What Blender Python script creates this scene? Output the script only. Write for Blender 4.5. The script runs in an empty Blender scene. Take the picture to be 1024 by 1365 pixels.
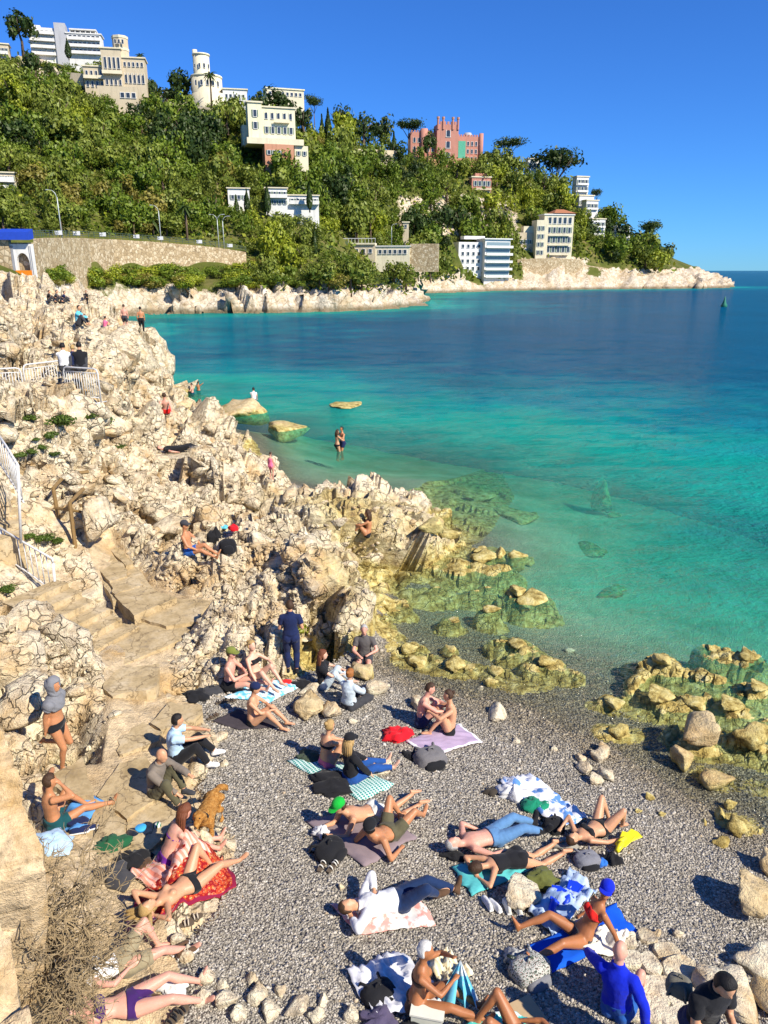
import bpy, bmesh, math, random
import numpy as np
from mathutils import Vector, Matrix, Euler
from mathutils.bvhtree import BVHTree

scene = bpy.context.scene
R = math.radians
# ------------------------------------------------------------------ camera
CAM_H = 9.2                      # metres above the sea
PITCH = R(18.1)
F_PX = 986.0                     # focal length in photograph pixels (1024 x 1365)
cam_data = bpy.data.cameras.new('camera')
cam = bpy.data.objects.new('camera', cam_data)
scene.collection.objects.link(cam)
cam.location = (0, 0, CAM_H)
cam.rotation_euler = (math.pi / 2 - PITCH, 0, 0)
cam_data.sensor_fit = 'VERTICAL'
cam_data.sensor_height = 36.0
cam_data.sensor_width = 27.0
cam_data.lens = 36.0 * F_PX / 1365.0
cam_data.clip_start = 0.1
cam_data.clip_end = 30000
scene.camera = cam
# ------------------------------------------------------------------ sky and sun
SUN_EL = R(40)
SUN_AZ = math.atan2(0.79, -0.61)          # compass angle of the sun from +Y, clockwise (behind the viewer, to the right)
world = bpy.data.worlds.new('World')
scene.world = world
world.use_nodes = True
wn = world.node_tree
wn.nodes.clear()
sky = wn.nodes.new('ShaderNodeTexSky')
sky.sky_type = 'NISHITA'
sky.sun_disc = False
sky.sun_elevation = SUN_EL
sky.sun_rotation = SUN_AZ
sky.altitude = 900
sky.air_density = 1.0
sky.dust_density = 0.0
sky.ozone_density = 1.0
hs = wn.nodes.new('ShaderNodeMix'); hs.data_type = 'RGBA'; hs.blend_type = 'MULTIPLY'
hs.inputs[0].default_value = 1.0
hs.inputs[7].default_value = (.17, .455, .97, 1)      # the clear, deep blue of this sky, the same all round
bg = wn.nodes.new('ShaderNodeBackground')
bg.inputs['Strength'].default_value = 0.11
wo = wn.nodes.new('ShaderNodeOutputWorld')
wn.links.new(sky.outputs[0], hs.inputs[6])
wn.links.new(hs.outputs[2], bg.inputs[0])
wn.links.new(bg.outputs[0], wo.inputs[0])
sun_data = bpy.data.lights.new('sun', 'SUN')
sun_data.energy = 4.6
sun_data.angle = R(0.53)
sun_data.color = (1.0, 0.93, 0.80)
sun = bpy.data.objects.new('sun', sun_data)
scene.collection.objects.link(sun)
SUN_DIR = Vector((math.sin(SUN_AZ) * math.cos(SUN_EL), math.cos(SUN_AZ) * math.cos(SUN_EL), math.sin(SUN_EL)))
sun.rotation_euler = (-SUN_DIR).to_track_quat('-Z', 'Y').to_euler()
# ------------------------------------------------------------------ colour and renderer settings
scene.view_settings.view_transform = 'Standard'
scene.view_settings.look = 'None'
scene.view_settings.exposure = 0.62
scene.view_settings.gamma = 1.0
scene.view_settings.use_curve_mapping = False
scene.render.engine = 'CYCLES'
scene.cycles.use_denoising = True
scene.cycles.max_bounces = 6
scene.cycles.diffuse_bounces = 2
scene.cycles.glossy_bounces = 2
scene.cycles.transparent_max_bounces = 8
scene.cycles.caustics_reflective = False
scene.cycles.caustics_refractive = False
scene.cycles.sample_clamp_indirect = 4

# ------------------------------------------------------------------ pixel -> ray helpers
CP, SP = math.cos(PITCH), math.sin(PITCH)
def ray(px, py):
    a = (px - 512.0) / F_PX
    v = (py - 682.5) / F_PX
    return np.array([a, CP - v * SP, -(v * CP + SP)])       # not normalised: depth along the view axis = 1
def at_z(px, py, z):
    d = ray(px, py)
    t = (z - CAM_H) / d[2]
    return np.array([0, 0, CAM_H]) + d * t
def at_d(px, py, D):
    """point on the pixel's ray at horizontal distance y = D in front of the camera"""
    d = ray(px, py)
    return np.array([0, 0, CAM_H]) + d * (D / d[1])

# ------------------------------------------------------------------ object helpers
COL = scene.collection
rng = np.random.default_rng(7)
random.seed(7)
def link(o, parent=None):
    COL.objects.link(o)
    if parent is not None:
        o.parent = parent
    return o
def mesh_np(name, verts, faces, mats=(), smooth=False):
    me = bpy.data.meshes.new(name)
    v = np.asarray(verts, dtype=np.float32).reshape(-1, 3)
    if isinstance(faces, np.ndarray) and faces.ndim == 2:
        nf, k = faces.shape
        me.vertices.add(len(v)); me.vertices.foreach_set('co', v.ravel())
        me.loops.add(nf * k); me.loops.foreach_set('vertex_index', faces.astype(np.int32).ravel())
        me.polygons.add(nf)
        me.polygons.foreach_set('loop_start', np.arange(0, nf * k, k, dtype=np.int32))
        me.polygons.foreach_set('loop_total', np.full(nf, k, dtype=np.int32))
    else:
        me.from_pydata(v.tolist(), [], [list(map(int, f)) for f in faces])
    for m in (mats if isinstance(mats, (list, tuple)) else [mats]):
        me.materials.append(m)
    me.update(calc_edges=True)
    if smooth:
        me.polygons.foreach_set('use_smooth', np.ones(len(me.polygons), dtype=bool))
    return me
def obj(name, me, parent=None, loc=None, rot=None, scale=None):
    o = bpy.data.objects.new(name, me)
    link(o, parent)
    if loc is not None: o.location = Vector([float(c) for c in loc])
    if rot is not None: o.rotation_euler = rot
    if scale is not None: o.scale = (scale,) * 3 if isinstance(scale, (int, float)) else scale
    return o
def tag(o, label=None, cat=None, group=None, kind=None):
    if label: o['label'] = label
    if cat: o['category'] = cat
    if group: o['group'] = group
    if kind: o['kind'] = kind
    return o
def empty(name, loc, rz=0.0):
    o = bpy.data.objects.new(name, None)
    o.empty_display_size = 0.2
    link(o)
    o.location = Vector([float(c) for c in loc]); o.rotation_euler = (0, 0, rz)
    return o
def copy_tree(o, parent=None):
    c = o.copy(); COL.objects.link(c); c.parent = parent
    for ch in o.children: copy_tree(ch, c)
    return c

class MB:
    """collects simple solids, built as one mesh"""
    def __init__(s): s.v = []; s.f = []; s.m = []; s.cur = 0
    def add(s, v, f):
        n = len(s.v); s.v.extend([tuple(map(float, p)) for p in v])
        for q in f: s.f.append([i + n for i in q]); s.m.append(s.cur)
    def box(s, c, size, M=None):
        x, y, z = [k / 2 for k in size]
        vs = [Vector((sx * x, sy * y, sz * z)) for sz in (-1, 1) for sy in (-1, 1) for sx in (-1, 1)]
        if M is not None: vs = [M @ p for p in vs]
        s.add([p + Vector(c) for p in vs], [(0, 2, 3, 1), (4, 5, 7, 6), (0, 1, 5, 4), (2, 6, 7, 3), (0, 4, 6, 2), (1, 3, 7, 5)])
    def tube(s, pts, r, n=6, cap=True):
        pts = [Vector(p) for p in pts]; k = len(pts)
        rr = r if hasattr(r, '__len__') else [r] * k
        rings = []
        ref = None
        for i, p in enumerate(pts):
            t = (pts[min(i + 1, k - 1)] - pts[max(i - 1, 0)])
            t = t.normalized() if t.length > 1e-9 else Vector((0, 0, 1))
            if ref is None:
                ref = Vector((0, 0, 1)) if abs(t.z) < .9 else Vector((1, 0, 0))
            a = t.cross(ref)
            if a.length < 1e-6: a = t.orthogonal()
            a.normalize(); b = a.cross(t).normalized(); ref = b
            rings.append([p + (a * math.cos(q) + b * math.sin(q)) * rr[i] for q in [2 * math.pi * j / n for j in range(n)]])
        vs = [q for rg in rings for q in rg]
        fs = [(i * n + j, i * n + (j + 1) % n, (i + 1) * n + (j + 1) % n, (i + 1) * n + j) for i in range(k - 1) for j in range(n)]
        if cap: fs += [tuple(range(n - 1, -1, -1)), tuple((k - 1) * n + j for j in range(n))]
        s.add(vs, fs)
    def rings(s, rings, cap=True):
        n = len(rings[0]); k = len(rings)
        vs = [q for rg in rings for q in rg]
        fs = [(i * n + j, i * n + (j + 1) % n, (i + 1) * n + (j + 1) % n, (i + 1) * n + j) for i in range(k - 1) for j in range(n)]
        if cap: fs += [tuple(range(n - 1, -1, -1)), tuple((k - 1) * n + j for j in range(n))]
        s.add(vs, fs)
    def prism(s, poly, z0, z1):
        n = len(poly)
        s.add([(x, y, z0) for x, y in poly] + [(x, y, z1) for x, y in poly],
              [tuple(range(n - 1, -1, -1)), tuple(range(n, 2 * n))] + [(i, (i + 1) % n, n + (i + 1) % n, n + i) for i in range(n)])
    def mesh(s, name, mats, smooth=False):
        me = bpy.data.meshes.new(name); me.from_pydata(s.v, [], s.f)
        for m in (mats if isinstance(mats, (list, tuple)) else [mats]): me.materials.append(m)
        if any(s.m): me.polygons.foreach_set('material_index', s.m)
        if smooth: me.polygons.foreach_set('use_smooth', [True] * len(me.polygons))
        me.update(); return me
    def build(s, name, mats, parent=None, smooth=False, loc=None, rot=None):
        return obj(name, s.mesh(name, mats, smooth), parent, loc, rot)

# ------------------------------------------------------------------ materials
class NT:
    def __init__(s, name):
        s.mat = bpy.data.materials.new(name); s.mat.use_nodes = True
        s.t = s.mat.node_tree; s.t.nodes.clear()
        s.out = s.t.nodes.new('ShaderNodeOutputMaterial')
    def n(s, typ, **kw):
        nd = s.t.nodes.new('ShaderNode' + typ)
        for k, v in kw.items():
            if k in nd.inputs: nd.inputs[k].default_value = v
            else: setattr(nd, k, v)
        return nd
    def l(s, a, b): s.t.links.new(a, b)
    def val(s, x, sock):
        if hasattr(x, 'node'): s.l(x, sock)
        else: sock.default_value = x
    def math(s, op, a, b=0.5, c=0.0, clamp=False):
        nd = s.n('Math', operation=op); nd.use_clamp = clamp
        s.val(a, nd.inputs[0]); s.val(b, nd.inputs[1]); s.val(c, nd.inputs[2]); return nd.outputs[0]
    def mix(s, f, a, b, mode='MIX'):
        nd = s.n('Mix', data_type='RGBA', blend_type=mode); nd.clamp_factor = True
        s.val(f, nd.inputs[0])
        for x, i in ((a, 6), (b, 7)):
            s.val(x if hasattr(x, 'node') else (*x[:3], 1.0), nd.inputs[i])
        return nd.outputs[2]
    def ramp(s, f, stops, interp='LINEAR'):
        nd = s.n('ValToRGB'); cr = nd.color_ramp; cr.interpolation = interp
        while len(cr.elements) < len(stops): cr.elements.new(0.5)
        for e, (p, c) in zip(cr.elements, stops):
            e.position = p; e.color = (*c[:3], 1.0) if hasattr(c, '__len__') else (c, c, c, 1.0)
        s.l(f, nd.inputs[0]); return nd.outputs[0]
    def noise(s, vec, scale, detail=4, rough=0.55, out=0, **kw):
        nd = s.n('TexNoise'); nd.inputs['Scale'].default_value = scale; nd.inputs['Detail'].default_value = detail
        nd.inputs['Roughness'].default_value = rough
        for k, v in kw.items(): nd.inputs[k].default_value = v
        if vec is not None: s.l(vec, nd.inputs['Vector'])
        return nd.outputs[out]
    def vor(s, vec, scale, feature='F1', out=0, rand=1.0):
        nd = s.n('TexVoronoi', feature=feature); nd.inputs['Scale'].default_value = scale
        nd.inputs['Randomness'].default_value = rand
        if vec is not None: s.l(vec, nd.inputs['Vector'])
        return nd.outputs[out]
    def bump(s, h, strength=0.5, dist=0.05, normal=None):
        nd = s.n('Bump'); nd.inputs['Strength'].default_value = strength; nd.inputs['Distance'].default_value = dist
        s.l(h, nd.inputs['Height'])
        if normal is not None: s.l(normal, nd.inputs['Normal'])
        return nd.outputs[0]
    def pbsdf(s, col, rough=0.7, normal=None, spec=0.3, **kw):
        nd = s.n('BsdfPrincipled')
        s.val(col if hasattr(col, 'node') else (*col[:3], 1.0), nd.inputs['Base Color'])
        s.val(rough, nd.inputs['Roughness']); nd.inputs['Specular IOR Level'].default_value = spec
        for k, v in kw.items(): s.val(v, nd.inputs[k])
        if normal is not None: s.l(normal, nd.inputs['Normal'])
        s.l(nd.outputs[0], s.out.inputs['Surface']); return nd
    def geo(s, out='Position'): return s.n('NewGeometry').outputs[out]
    def objco(s): return s.n('TexCoord').outputs['Object']
    def objrand(s): return s.n('ObjectInfo').outputs['Random']
    def attr(s, name, out='Fac'):
        nd = s.n('Attribute'); nd.attribute_name = name; return nd.outputs[out]

MATS = {}
def simple(name, col, rough=0.6, var=0.15, scale=8.0, bump=0.0, bscale=None, spec=0.3, rand=0.0, metal=0.0, sheen=0.0):
    """plain surface with fine colour variation and relief"""
    if name in MATS: return MATS[name]
    s = NT(name)
    co = s.objco()
    nz = s.noise(co, scale, 5, 0.6)
    c0 = [c * (1 - var) for c in col]; c1 = [min(c * (1 + var), 1) for c in col]
    c = s.mix(nz, c0, c1)
    if rand:
        c = s.mix(s.math('MULTIPLY', s.objrand(), rand), c, [k * .55 for k in col])
    nrm = None
    if bump: nrm = s.bump(s.noise(co, bscale or scale * 3, 4, 0.6), bump, 0.02)
    p = s.pbsdf(c, rough, nrm, spec)
    p.inputs['Metallic'].default_value = metal
    if sheen: p.inputs['Sheen Weight'].default_value = sheen
    MATS[name] = s.mat
    return s.mat
# ================================================================== NEAR TERRAIN (beach, rocky shore, headland)
CTRL = []     # (x, y, z)
def C(px, py, z): CTRL.append(at_z(px, py, z))
def W(x, y, z): CTRL.append(np.array([x, y, z], float))
for p in [  # beach
 (150,1365,1.05),(280,1365,.95),(450,1365,.95),(650,1365,.95),(850,1365,.9),(1024,1365,.8),
 (300,1250,.88),(500,1250,.8),(700,1250,.75),(900,1250,.6),(1024,1250,.42),
 (330,1100,.72),(500,1100,.62),(700,1100,.46),(850,1100,.28),(1000,1120,.06),(940,1120,.14),
 (310,985,.62),(400,980,.52),(550,980,.36),(700,985,.12),(800,1015,.06),(900,1060,.02),(960,1085,.0),
 (420,905,.45),(480,870,.12),(540,880,-.06),(640,905,-.10),(760,935,-.12),(850,985,-.10),(505,830,-.10),(600,930,.05),(720,955,.02),(800,985,.0),
 # sea bed
 (530,790,-.25),(600,800,-.45),(700,800,-.8),(800,800,-1.2),(900,800,-1.5),(1000,820,-1.6),(800,880,-.45),(900,900,-.55),
 (1000,950,-.5),(1000,1020,-.2),(640,850,-.3),(600,700,-.5),(620,650,-.9),(680,665,-1.2),(660,720,-.5),(740,700,-1.1),(700,740,-.6),(800,680,-2.0),(900,720,-1.7),(1000,650,-4),(700,620,-3.2),(560,640,-.7),
 (450,620,-1.4),(400,640,-.5),(360,600,-.4),(330,575,-.3),(400,580,-1.2),(500,560,-4),(500,600,-2.5),(300,570,-.1),(600,580,-5),(420,545,-3),(300,530,-1.5),(250,525,-1.5),
 (800,560,-7),(1000,560,-9),(600,500,-10),(400,490,-7),(300,480,-4),(900,470,-12),(600,440,-12),(300,440,-5),(450,425,-5),
 # cove beach
 (345,600,.05),(365,635,.1),(410,655,.1),(460,660,.1),
 # ledge and path on the left
 (20,1000,1.35),(85,1022,1.0),(60,940,1.5),(0,880,2.1),(60,850,1.9),(120,880,1.5),(150,960,1.1),(200,1010,.85),(180,1060,.9),
 (120,1100,1.0),(50,1110,1.25),(150,1160,1.0),(100,1250,1.15),(200,1120,.85),(240,960,.82),(285,950,.68),(230,1250,.95),(60,1300,1.3),
 (200,880,1.05),(230,800,1.2),(180,765,1.3),(150,735,1.4),(275,800,1.1),(280,870,1.0),(160,915,1.0),
 (75,818,1.1),(125,835,1.05),(45,790,1.55),(0,775,2.0),(30,835,1.4),(0,835,1.7),
 (10,722,2.5),(40,740,1.9),(70,760,1.5),(0,640,4.0),(0,545,5.1),(70,538,5.1),(130,532,5.0),
 (60,640,3.6),(95,600,4.0),(90,700,2.0),(150,650,2.4),(150,580,3.7),(200,565,2.4),(180,700,1.5),(235,605,2.0),(200,640,2.0),
 (270,605,1.7),(290,588,.8),(260,680,1.3),(240,745,.9),(310,640,1.7),(330,615,.9),(320,700,1.2),(300,765,.9),(350,785,.9),(390,730,1.1),(322,578,.25),(330,640,1.2),
 # ridge and outcrop
 (350,655,1.0),(400,675,1.4),(450,668,1.4),(500,668,1.3),(545,665,1.2),(580,695,.5),(480,705,1.3),(440,720,1.4),(430,762,1.5),
 (400,765,1.3),(460,765,1.1),(482,800,.6),(445,800,.95),(425,855,.45),(370,865,.6),(330,850,.75),(300,885,.8),(500,745,.5),(545,725,.35),(515,775,.0),(465,840,.6),
 # headland
 (188,446,4.9),(214,452,4.6),(150,442,5.2),(100,432,5.5),(50,424,6.0),(0,415,6.4),(60,475,5.6),(100,492,5.3),(130,485,5.2),(170,485,4.8),
 (198,485,4.0),(150,525,4.2),(185,548,2.6),(0,485,5.6),(215,548,.3),(260,562,.0),(235,565,.5),(200,535,1.0),
 (0,372,8.0),(60,375,7.6),(0,395,7.0),(80,402,6.6),(130,410,6.0),(150,425,5.4)]: C(*p)
for p in [(-15.0,54,-1.5),(-14.8,59,-2),(-17.2,64,-2),(-21,67,-2),(-28,72,-2),(-17.6,56.5,4.4),(-17.2,51,3.2),(-15.6,48.5,.2),
          (-33,84,-1.0),(-40,100,-1),(-46,120,0.5),(-30,110,-4),(-10,120,-8),(-24,90,-4),(-60,84,7),(-70,120,8.2),(-52,100,5.5),(-38,72,5.5),(-30,63,5.4),(-23,60,5.0),
          (10,5,.9),(14,8,.45),(20,12,-.8),(30,20,-4),(18,4,.9),(22,7,.2),(-6,4.2,1.6),(0,3.2,1.2),(6,3.2,1.1),(-3,4,1.2)]: W(*p)
CT = np.array(CTRL)
def warp(x, y): return np.stack([np.asarray(x) / np.asarray(y) * 1.0, np.log(np.asarray(y))], -1)
class RBF:
    def __init__(s, P, z, smooth=1e-4):
        s.P = P; n = len(P)
        d = np.linalg.norm(P[:, None] - P[None], axis=-1)
        A = np.zeros((n + 3, n + 3)); A[:n, :n] = d - smooth * np.eye(n) * -1
        A[:n, n:] = np.c_[np.ones(n), P]; A[n:, :n] = A[:n, n:].T
        s.w = np.linalg.lstsq(A, np.r_[z, 0, 0, 0], rcond=None)[0]
    def __call__(s, Q):
        Q = Q.reshape(-1, 2); out = np.empty(len(Q)); n = len(s.P)
        for i in range(0, len(Q), 20000):
            q = Q[i:i + 20000]
            d = np.sqrt((q[:, 0, None] - s.P[None, :, 0]) ** 2 + (q[:, 1, None] - s.P[None, :, 1]) ** 2)
            out[i:i + 20000] = d @ s.w[:n] + s.w[n] + q @ s.w[n + 1:]
        return out
near_rbf = RBF(warp(CT[:, 0], CT[:, 1]), CT[:, 2])
def base_z(x, y):
    return near_rbf(warp(x, y))

def hash3(i, j, k, seed):
    h = (i * 73856093) ^ (j * 19349663) ^ (k * 83492791) ^ (seed * 2654435761)
    h = (h ^ (h >> 13)) * 1274126177 & 0x7fffffff
    h = (h ^ (h >> 11)) * 668265263 & 0x7fffffff
    return h
def frac(h, m): return ((h // (1 + m * 37)) % 10007) / 10007.0
def vor3(p, s, seed):
    """cellular blocks: F2-F1, random value and offset vector of the nearest cell"""
    q = p / s; c = np.floor(q).astype(np.int64)
    f1 = np.full(len(q), 9.0); f2 = np.full(len(q), 9.0)
    hid = np.zeros(len(q), np.int64); off = np.zeros_like(q)
    for dx in (-1, 0, 1):
        for dy in (-1, 0, 1):
            for dz in (-1, 0, 1):
                ci = c + np.array([dx, dy, dz])
                h = hash3(ci[:, 0], ci[:, 1], ci[:, 2], seed)
                s_ = ci + np.stack([frac(h, 0), frac(h, 1), frac(h, 2)], -1)
                v = q - s_; d = np.sqrt((v * v).sum(1))
                near = d < f1
                f2 = np.where(near, f1, np.minimum(f2, d))
                hid = np.where(near, h, hid); off[near] = v[near]
                f1 = np.where(near, d, f1)
    return f2 - f1, hid, off
def blocks(p, s, seed, amp, tilt, crack, cw=0.12):
    g, h, off = vor3(p, s, seed)
    t = np.stack([frac(h, 3) - .5, frac(h, 4) - .5, frac(h, 5) - .5], -1) * 2 * tilt
    r = (frac(h, 6) - .4) * amp
    return s * (r + (t * off).sum(1) - crack * np.exp(-(g / cw)))
def vnoise2(x, y, seed):
    """smooth value noise"""
    xi = np.floor(x).astype(np.int64); yi = np.floor(y).astype(np.int64)
    fx = x - xi; fy = y - yi; fx = fx * fx * (3 - 2 * fx); fy = fy * fy * (3 - 2 * fy)
    v = lambda a, b: frac(hash3(a, b, a * 0 + 5, seed), 0)
    return (v(xi, yi) * (1 - fx) + v(xi + 1, yi) * fx) * (1 - fy) + (v(xi, yi + 1) * (1 - fx) + v(xi + 1, yi + 1) * fx) * fy
def fbm2(x, y, seed, oct=4):
    return sum(vnoise2(x * 2 ** o, y * 2 ** o, seed + o) * .5 ** o for o in range(oct)) / 1.9

def in_poly(x, y, poly):
    ins = np.zeros(x.shape, bool); n = len(poly)
    for i in range(n):
        x1, y1 = poly[i]; x2, y2 = poly[(i + 1) % n]
        c = ((y1 > y) != (y2 > y)) & (x < (x2 - x1) * (y - y1) / (y2 - y1 + 1e-12) + x1)
        ins ^= c
    return ins
def poly_dist(x, y, poly):
    """signed distance, negative inside"""
    d = np.full(x.shape, 1e9); n = len(poly)
    for i in range(n):
        a = np.array(poly[i]); b = np.array(poly[(i + 1) % n]); ab = b - a
        t = np.clip(((x - a[0]) * ab[0] + (y - a[1]) * ab[1]) / (ab @ ab + 1e-12), 0, 1)
        d = np.minimum(d, np.hypot(x - a[0] - t * ab[0], y - a[1] - t * ab[1]))
    return np.where(in_poly(x, y, poly), -d, d)
def wpoly(pts): return [tuple(at_z(px, py, z)[:2]) for px, py, z in pts]
# the shingle beach (outline in plan), and the small cove
BEACH = wpoly([(235,1365,.95),(228,1290,.95),(300,1215,.85),(318,1120,.78),(272,1050,.72),(296,985,.65),(250,940,.7),(330,925,.6),(395,905,.5),(440,885,.35),
               (500,850,.2),(505,800,0),(560,770,-.2),(640,735,-.6),(690,665,-1.3),(660,600,-3.6),(800,545,-7.5),(1150,540,-9)]) + [(60, 36), (60, 3), (-2.2, 3)]
COVE = wpoly([(338,588,.05),(352,628,.1),(395,655,.15),(470,664,.15),(560,650,-.6),(700,600,-4),(1000,500,-9),(700,430,-12),(250,432,-6),(222,470,-3)]) + [(-12, 60), (-13.5, 50)]
# stepped concrete path and ledge slabs, kept flat
FLAT = wpoly([(110,735,1.42),(150,722,1.42),(200,775,1.25),(285,800,1.1),(240,860,1.05),(215,925,1.0),(265,940,.75),(262,1000,.75),(240,1085,.82),(205,1160,.95),(215,1240,.95),(235,1300,.95),(240,1365,.95),(40,1365,1.2),(40,1200,1.15),(60,1130,1.15),(95,1100,1.08),(80,1030,1.02),(130,1010,1.05),(150,930,1.05),(140,880,1.1),(175,830,1.15)])
NU, NV = 660, 660
UMAX, Y0, Y1 = 0.74, 3.2, 140.0
uu = np.r_[np.linspace(-1.7, -UMAX - .02, 30), np.linspace(-UMAX, UMAX, 600), np.linspace(UMAX + .02, 1.9, 30)]; vv = np.exp(np.linspace(math.log(Y0), math.log(Y1), NV))
U, V = np.meshgrid(uu, vv)            # rows = distance
X = (U * V).ravel(); Y = V.ravel().copy()
Zb = base_z(X, Y)
bd = np.minimum(poly_dist(X, Y, BEACH), poly_dist(X, Y, COVE) + .2)
fd = poly_dist(X, Y, FLAT)
STEPZ = wpoly([(-40,690,2.6),(30,700,2.2),(95,745,1.6),(150,800,1.2),(160,870,1.05),(120,865,1.05),(60,830,1.3),(-40,790,1.9)])
sd_ = poly_dist(X, Y, STEPZ)
rockw = np.clip((bd - .02) / (.25 + .01 * Y), 0, 1) * np.clip(.16 + fd / .5, .03, 1) * np.clip(.12 + sd_ / .8, .10, 1)
SHELF = [(640,742,46,30),(700,798,84,36),(655,820,44,24),(600,830,44,20),(690,866,84,44),(722,890,76,44),(662,900,56,34),(598,733,60,40),(620,758,76,30),(700,912,70,24),(750,900,50,26),(570,790,80,26),(545,760,60,34),
         (640,788,70,22),(600,765,66,24),(885,900,90,60),(900,940,150,60),(975,952,110,56),(940,915,90,46),(1010,930,80,50),(865,922,56,46),(1000,885,80,46),(960,878,70,36),(560,884,84,30),(610,892,80,30),(545,870,50,28),(825,980,64,30),(820,942,66,20),(500,836,60,28),
         (525,812,60,30),(560,720,90,50),(590,700,70,40),(665,765,60,24),(930,990,90,60),(955,1040,60,36),(1000,1000,70,50),(1020,1050,50,30),(985,1105,50,30),(520,850,40,20)]
shelf = np.zeros(len(X))
for px_, py_, w_, h_ in SHELF:
    c_ = at_z(px_, py_, -.1); k_ = (c_[1] * CP + (CAM_H) * SP) / F_PX
    rx_ = w_ * k_ / 2; ry_ = max(rx_ * .55, h_ * k_ / 2 / math.sin(math.atan2(CAM_H, c_[1])) * .8)
    dd_ = ((X - c_[0]) / rx_) ** 2 + ((Y - c_[1]) / ry_) ** 2
    near_ = dd_ < 2.2
    nn_ = fbm2(X[near_] * 2.2, Y[near_] * 2.2, 17)
    prof = np.clip(1.25 - dd_[near_] - (nn_ - .5) * 1.6, 0, 1) ** .8
    top_ = -.20 + nn_ * min(.50, .18 + h_ * k_ * .30)
    lift_ = np.maximum(top_ - Zb[near_], .05) * prof
    shelf[near_] = np.maximum(shelf[near_], np.where(Zb[near_] > .12, prof * .05, lift_))
Zb = Zb + shelf
rockw *= np.where(Zb < 0, np.clip(1.0 + Zb * 1.1, .10, 1), 1)
sw_ = np.clip(shelf * 4, 0, .34)
shelfonly = rockw < .05
rockw = np.maximum(rockw, sw_)
P3 = np.stack([X, Y, Zb], -1)
act = rockw > .001
far_s = np.clip(Y / 22.0, 1.0, 2.2)
disp = np.zeros(len(X))
Pa = P3[act]
wob = np.stack([fbm2(Pa[:, 0] * .9, Pa[:, 1] * .9, 11), fbm2(Pa[:, 0] * .9 + 40, Pa[:, 1] * .9, 12), fbm2(Pa[:, 0] * .9, Pa[:, 1] * .9 + 70, 13)], -1) * .5
Pw = Pa + wob
da = blocks(Pw, 2.6, 1, .46, .50, .14, .08) * np.where(shelfonly[act], .25, 1) + blocks(Pw, 1.0, 2, .30, .5, .16, .08) + blocks(Pw, .38, 3, .20, .45, .16) + blocks(Pw, 6.0, 4, .12, .2, .03) * np.clip((Pa[:, 1] - 18) / 20, 0, 1)
disp[act] = da
# gentle undulation of the shingle
beach_und = (fbm2(X * .8, Y * .8, 21) - .5) * .10 + (fbm2(X * 3, Y * 3, 22) - .5) * .03
gx = np.gradient(Zb.reshape(NV, NU), axis=1) / np.maximum(np.gradient(X.reshape(NV, NU), axis=1), 1e-6)
gy = np.gradient(Zb.reshape(NV, NU), axis=0) / np.maximum(np.gradient(Y.reshape(NV, NU), axis=0), 1e-6)
gx = np.clip(gx.ravel(), -2, 2); gy = np.clip(gy.ravel(), -2, 2)
nrm = np.stack([-gx, -gy, np.ones_like(gx)], -1); nrm /= np.linalg.norm(nrm, axis=1, keepdims=True)
VN = P3 + nrm * (disp * rockw)[:, None]
VN[:, 2] += beach_und * (1 - np.clip(rockw * 3, 0, 1)) * (fd > .2)
idx = np.arange(NU * NV).reshape(NV, NU)
quads = np.stack([idx[:-1, :-1], idx[:-1, 1:], idx[1:, 1:], idx[1:, :-1]], -1).reshape(-1, 4)
qz = VN[quads, 2].max(1)
qy = Y[quads].mean(1)
keep = ~((qz < -2.5) & (qy > 20)) & ~(qz < -5)
qr = rockw[quads].mean(1)
is_beach = qr < .02
inflat = fd[quads].mean(1) < .05
is_beach &= ~inflat
terrain_bvh = BVHTree.FromPolygons(VN.tolist(), quads[keep].tolist())
CAMV = Vector((0, 0, CAM_H))
def hit(px, py):
    """where the ray through a photograph pixel meets the ground that is built"""
    d = Vector(ray(px, py)).normalized()
    h = terrain_bvh.ray_cast(CAMV, d)
    if h[0] is None: return Vector(at_z(px, py, 0.0))
    return h[0]
def gz(x, y, default=0.0):
    h = terrain_bvh.ray_cast(Vector((x, y, 40)), Vector((0, 0, -1)))
    return h[0].z if h[0] is not None else default
def submesh(name, sel, mats):
    q = quads[sel]; used = np.unique(q); remap = np.full(NU * NV, -1); remap[used] = np.arange(len(used))
    return mesh_np(name, VN[used], remap[q], mats, smooth=True)

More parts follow.
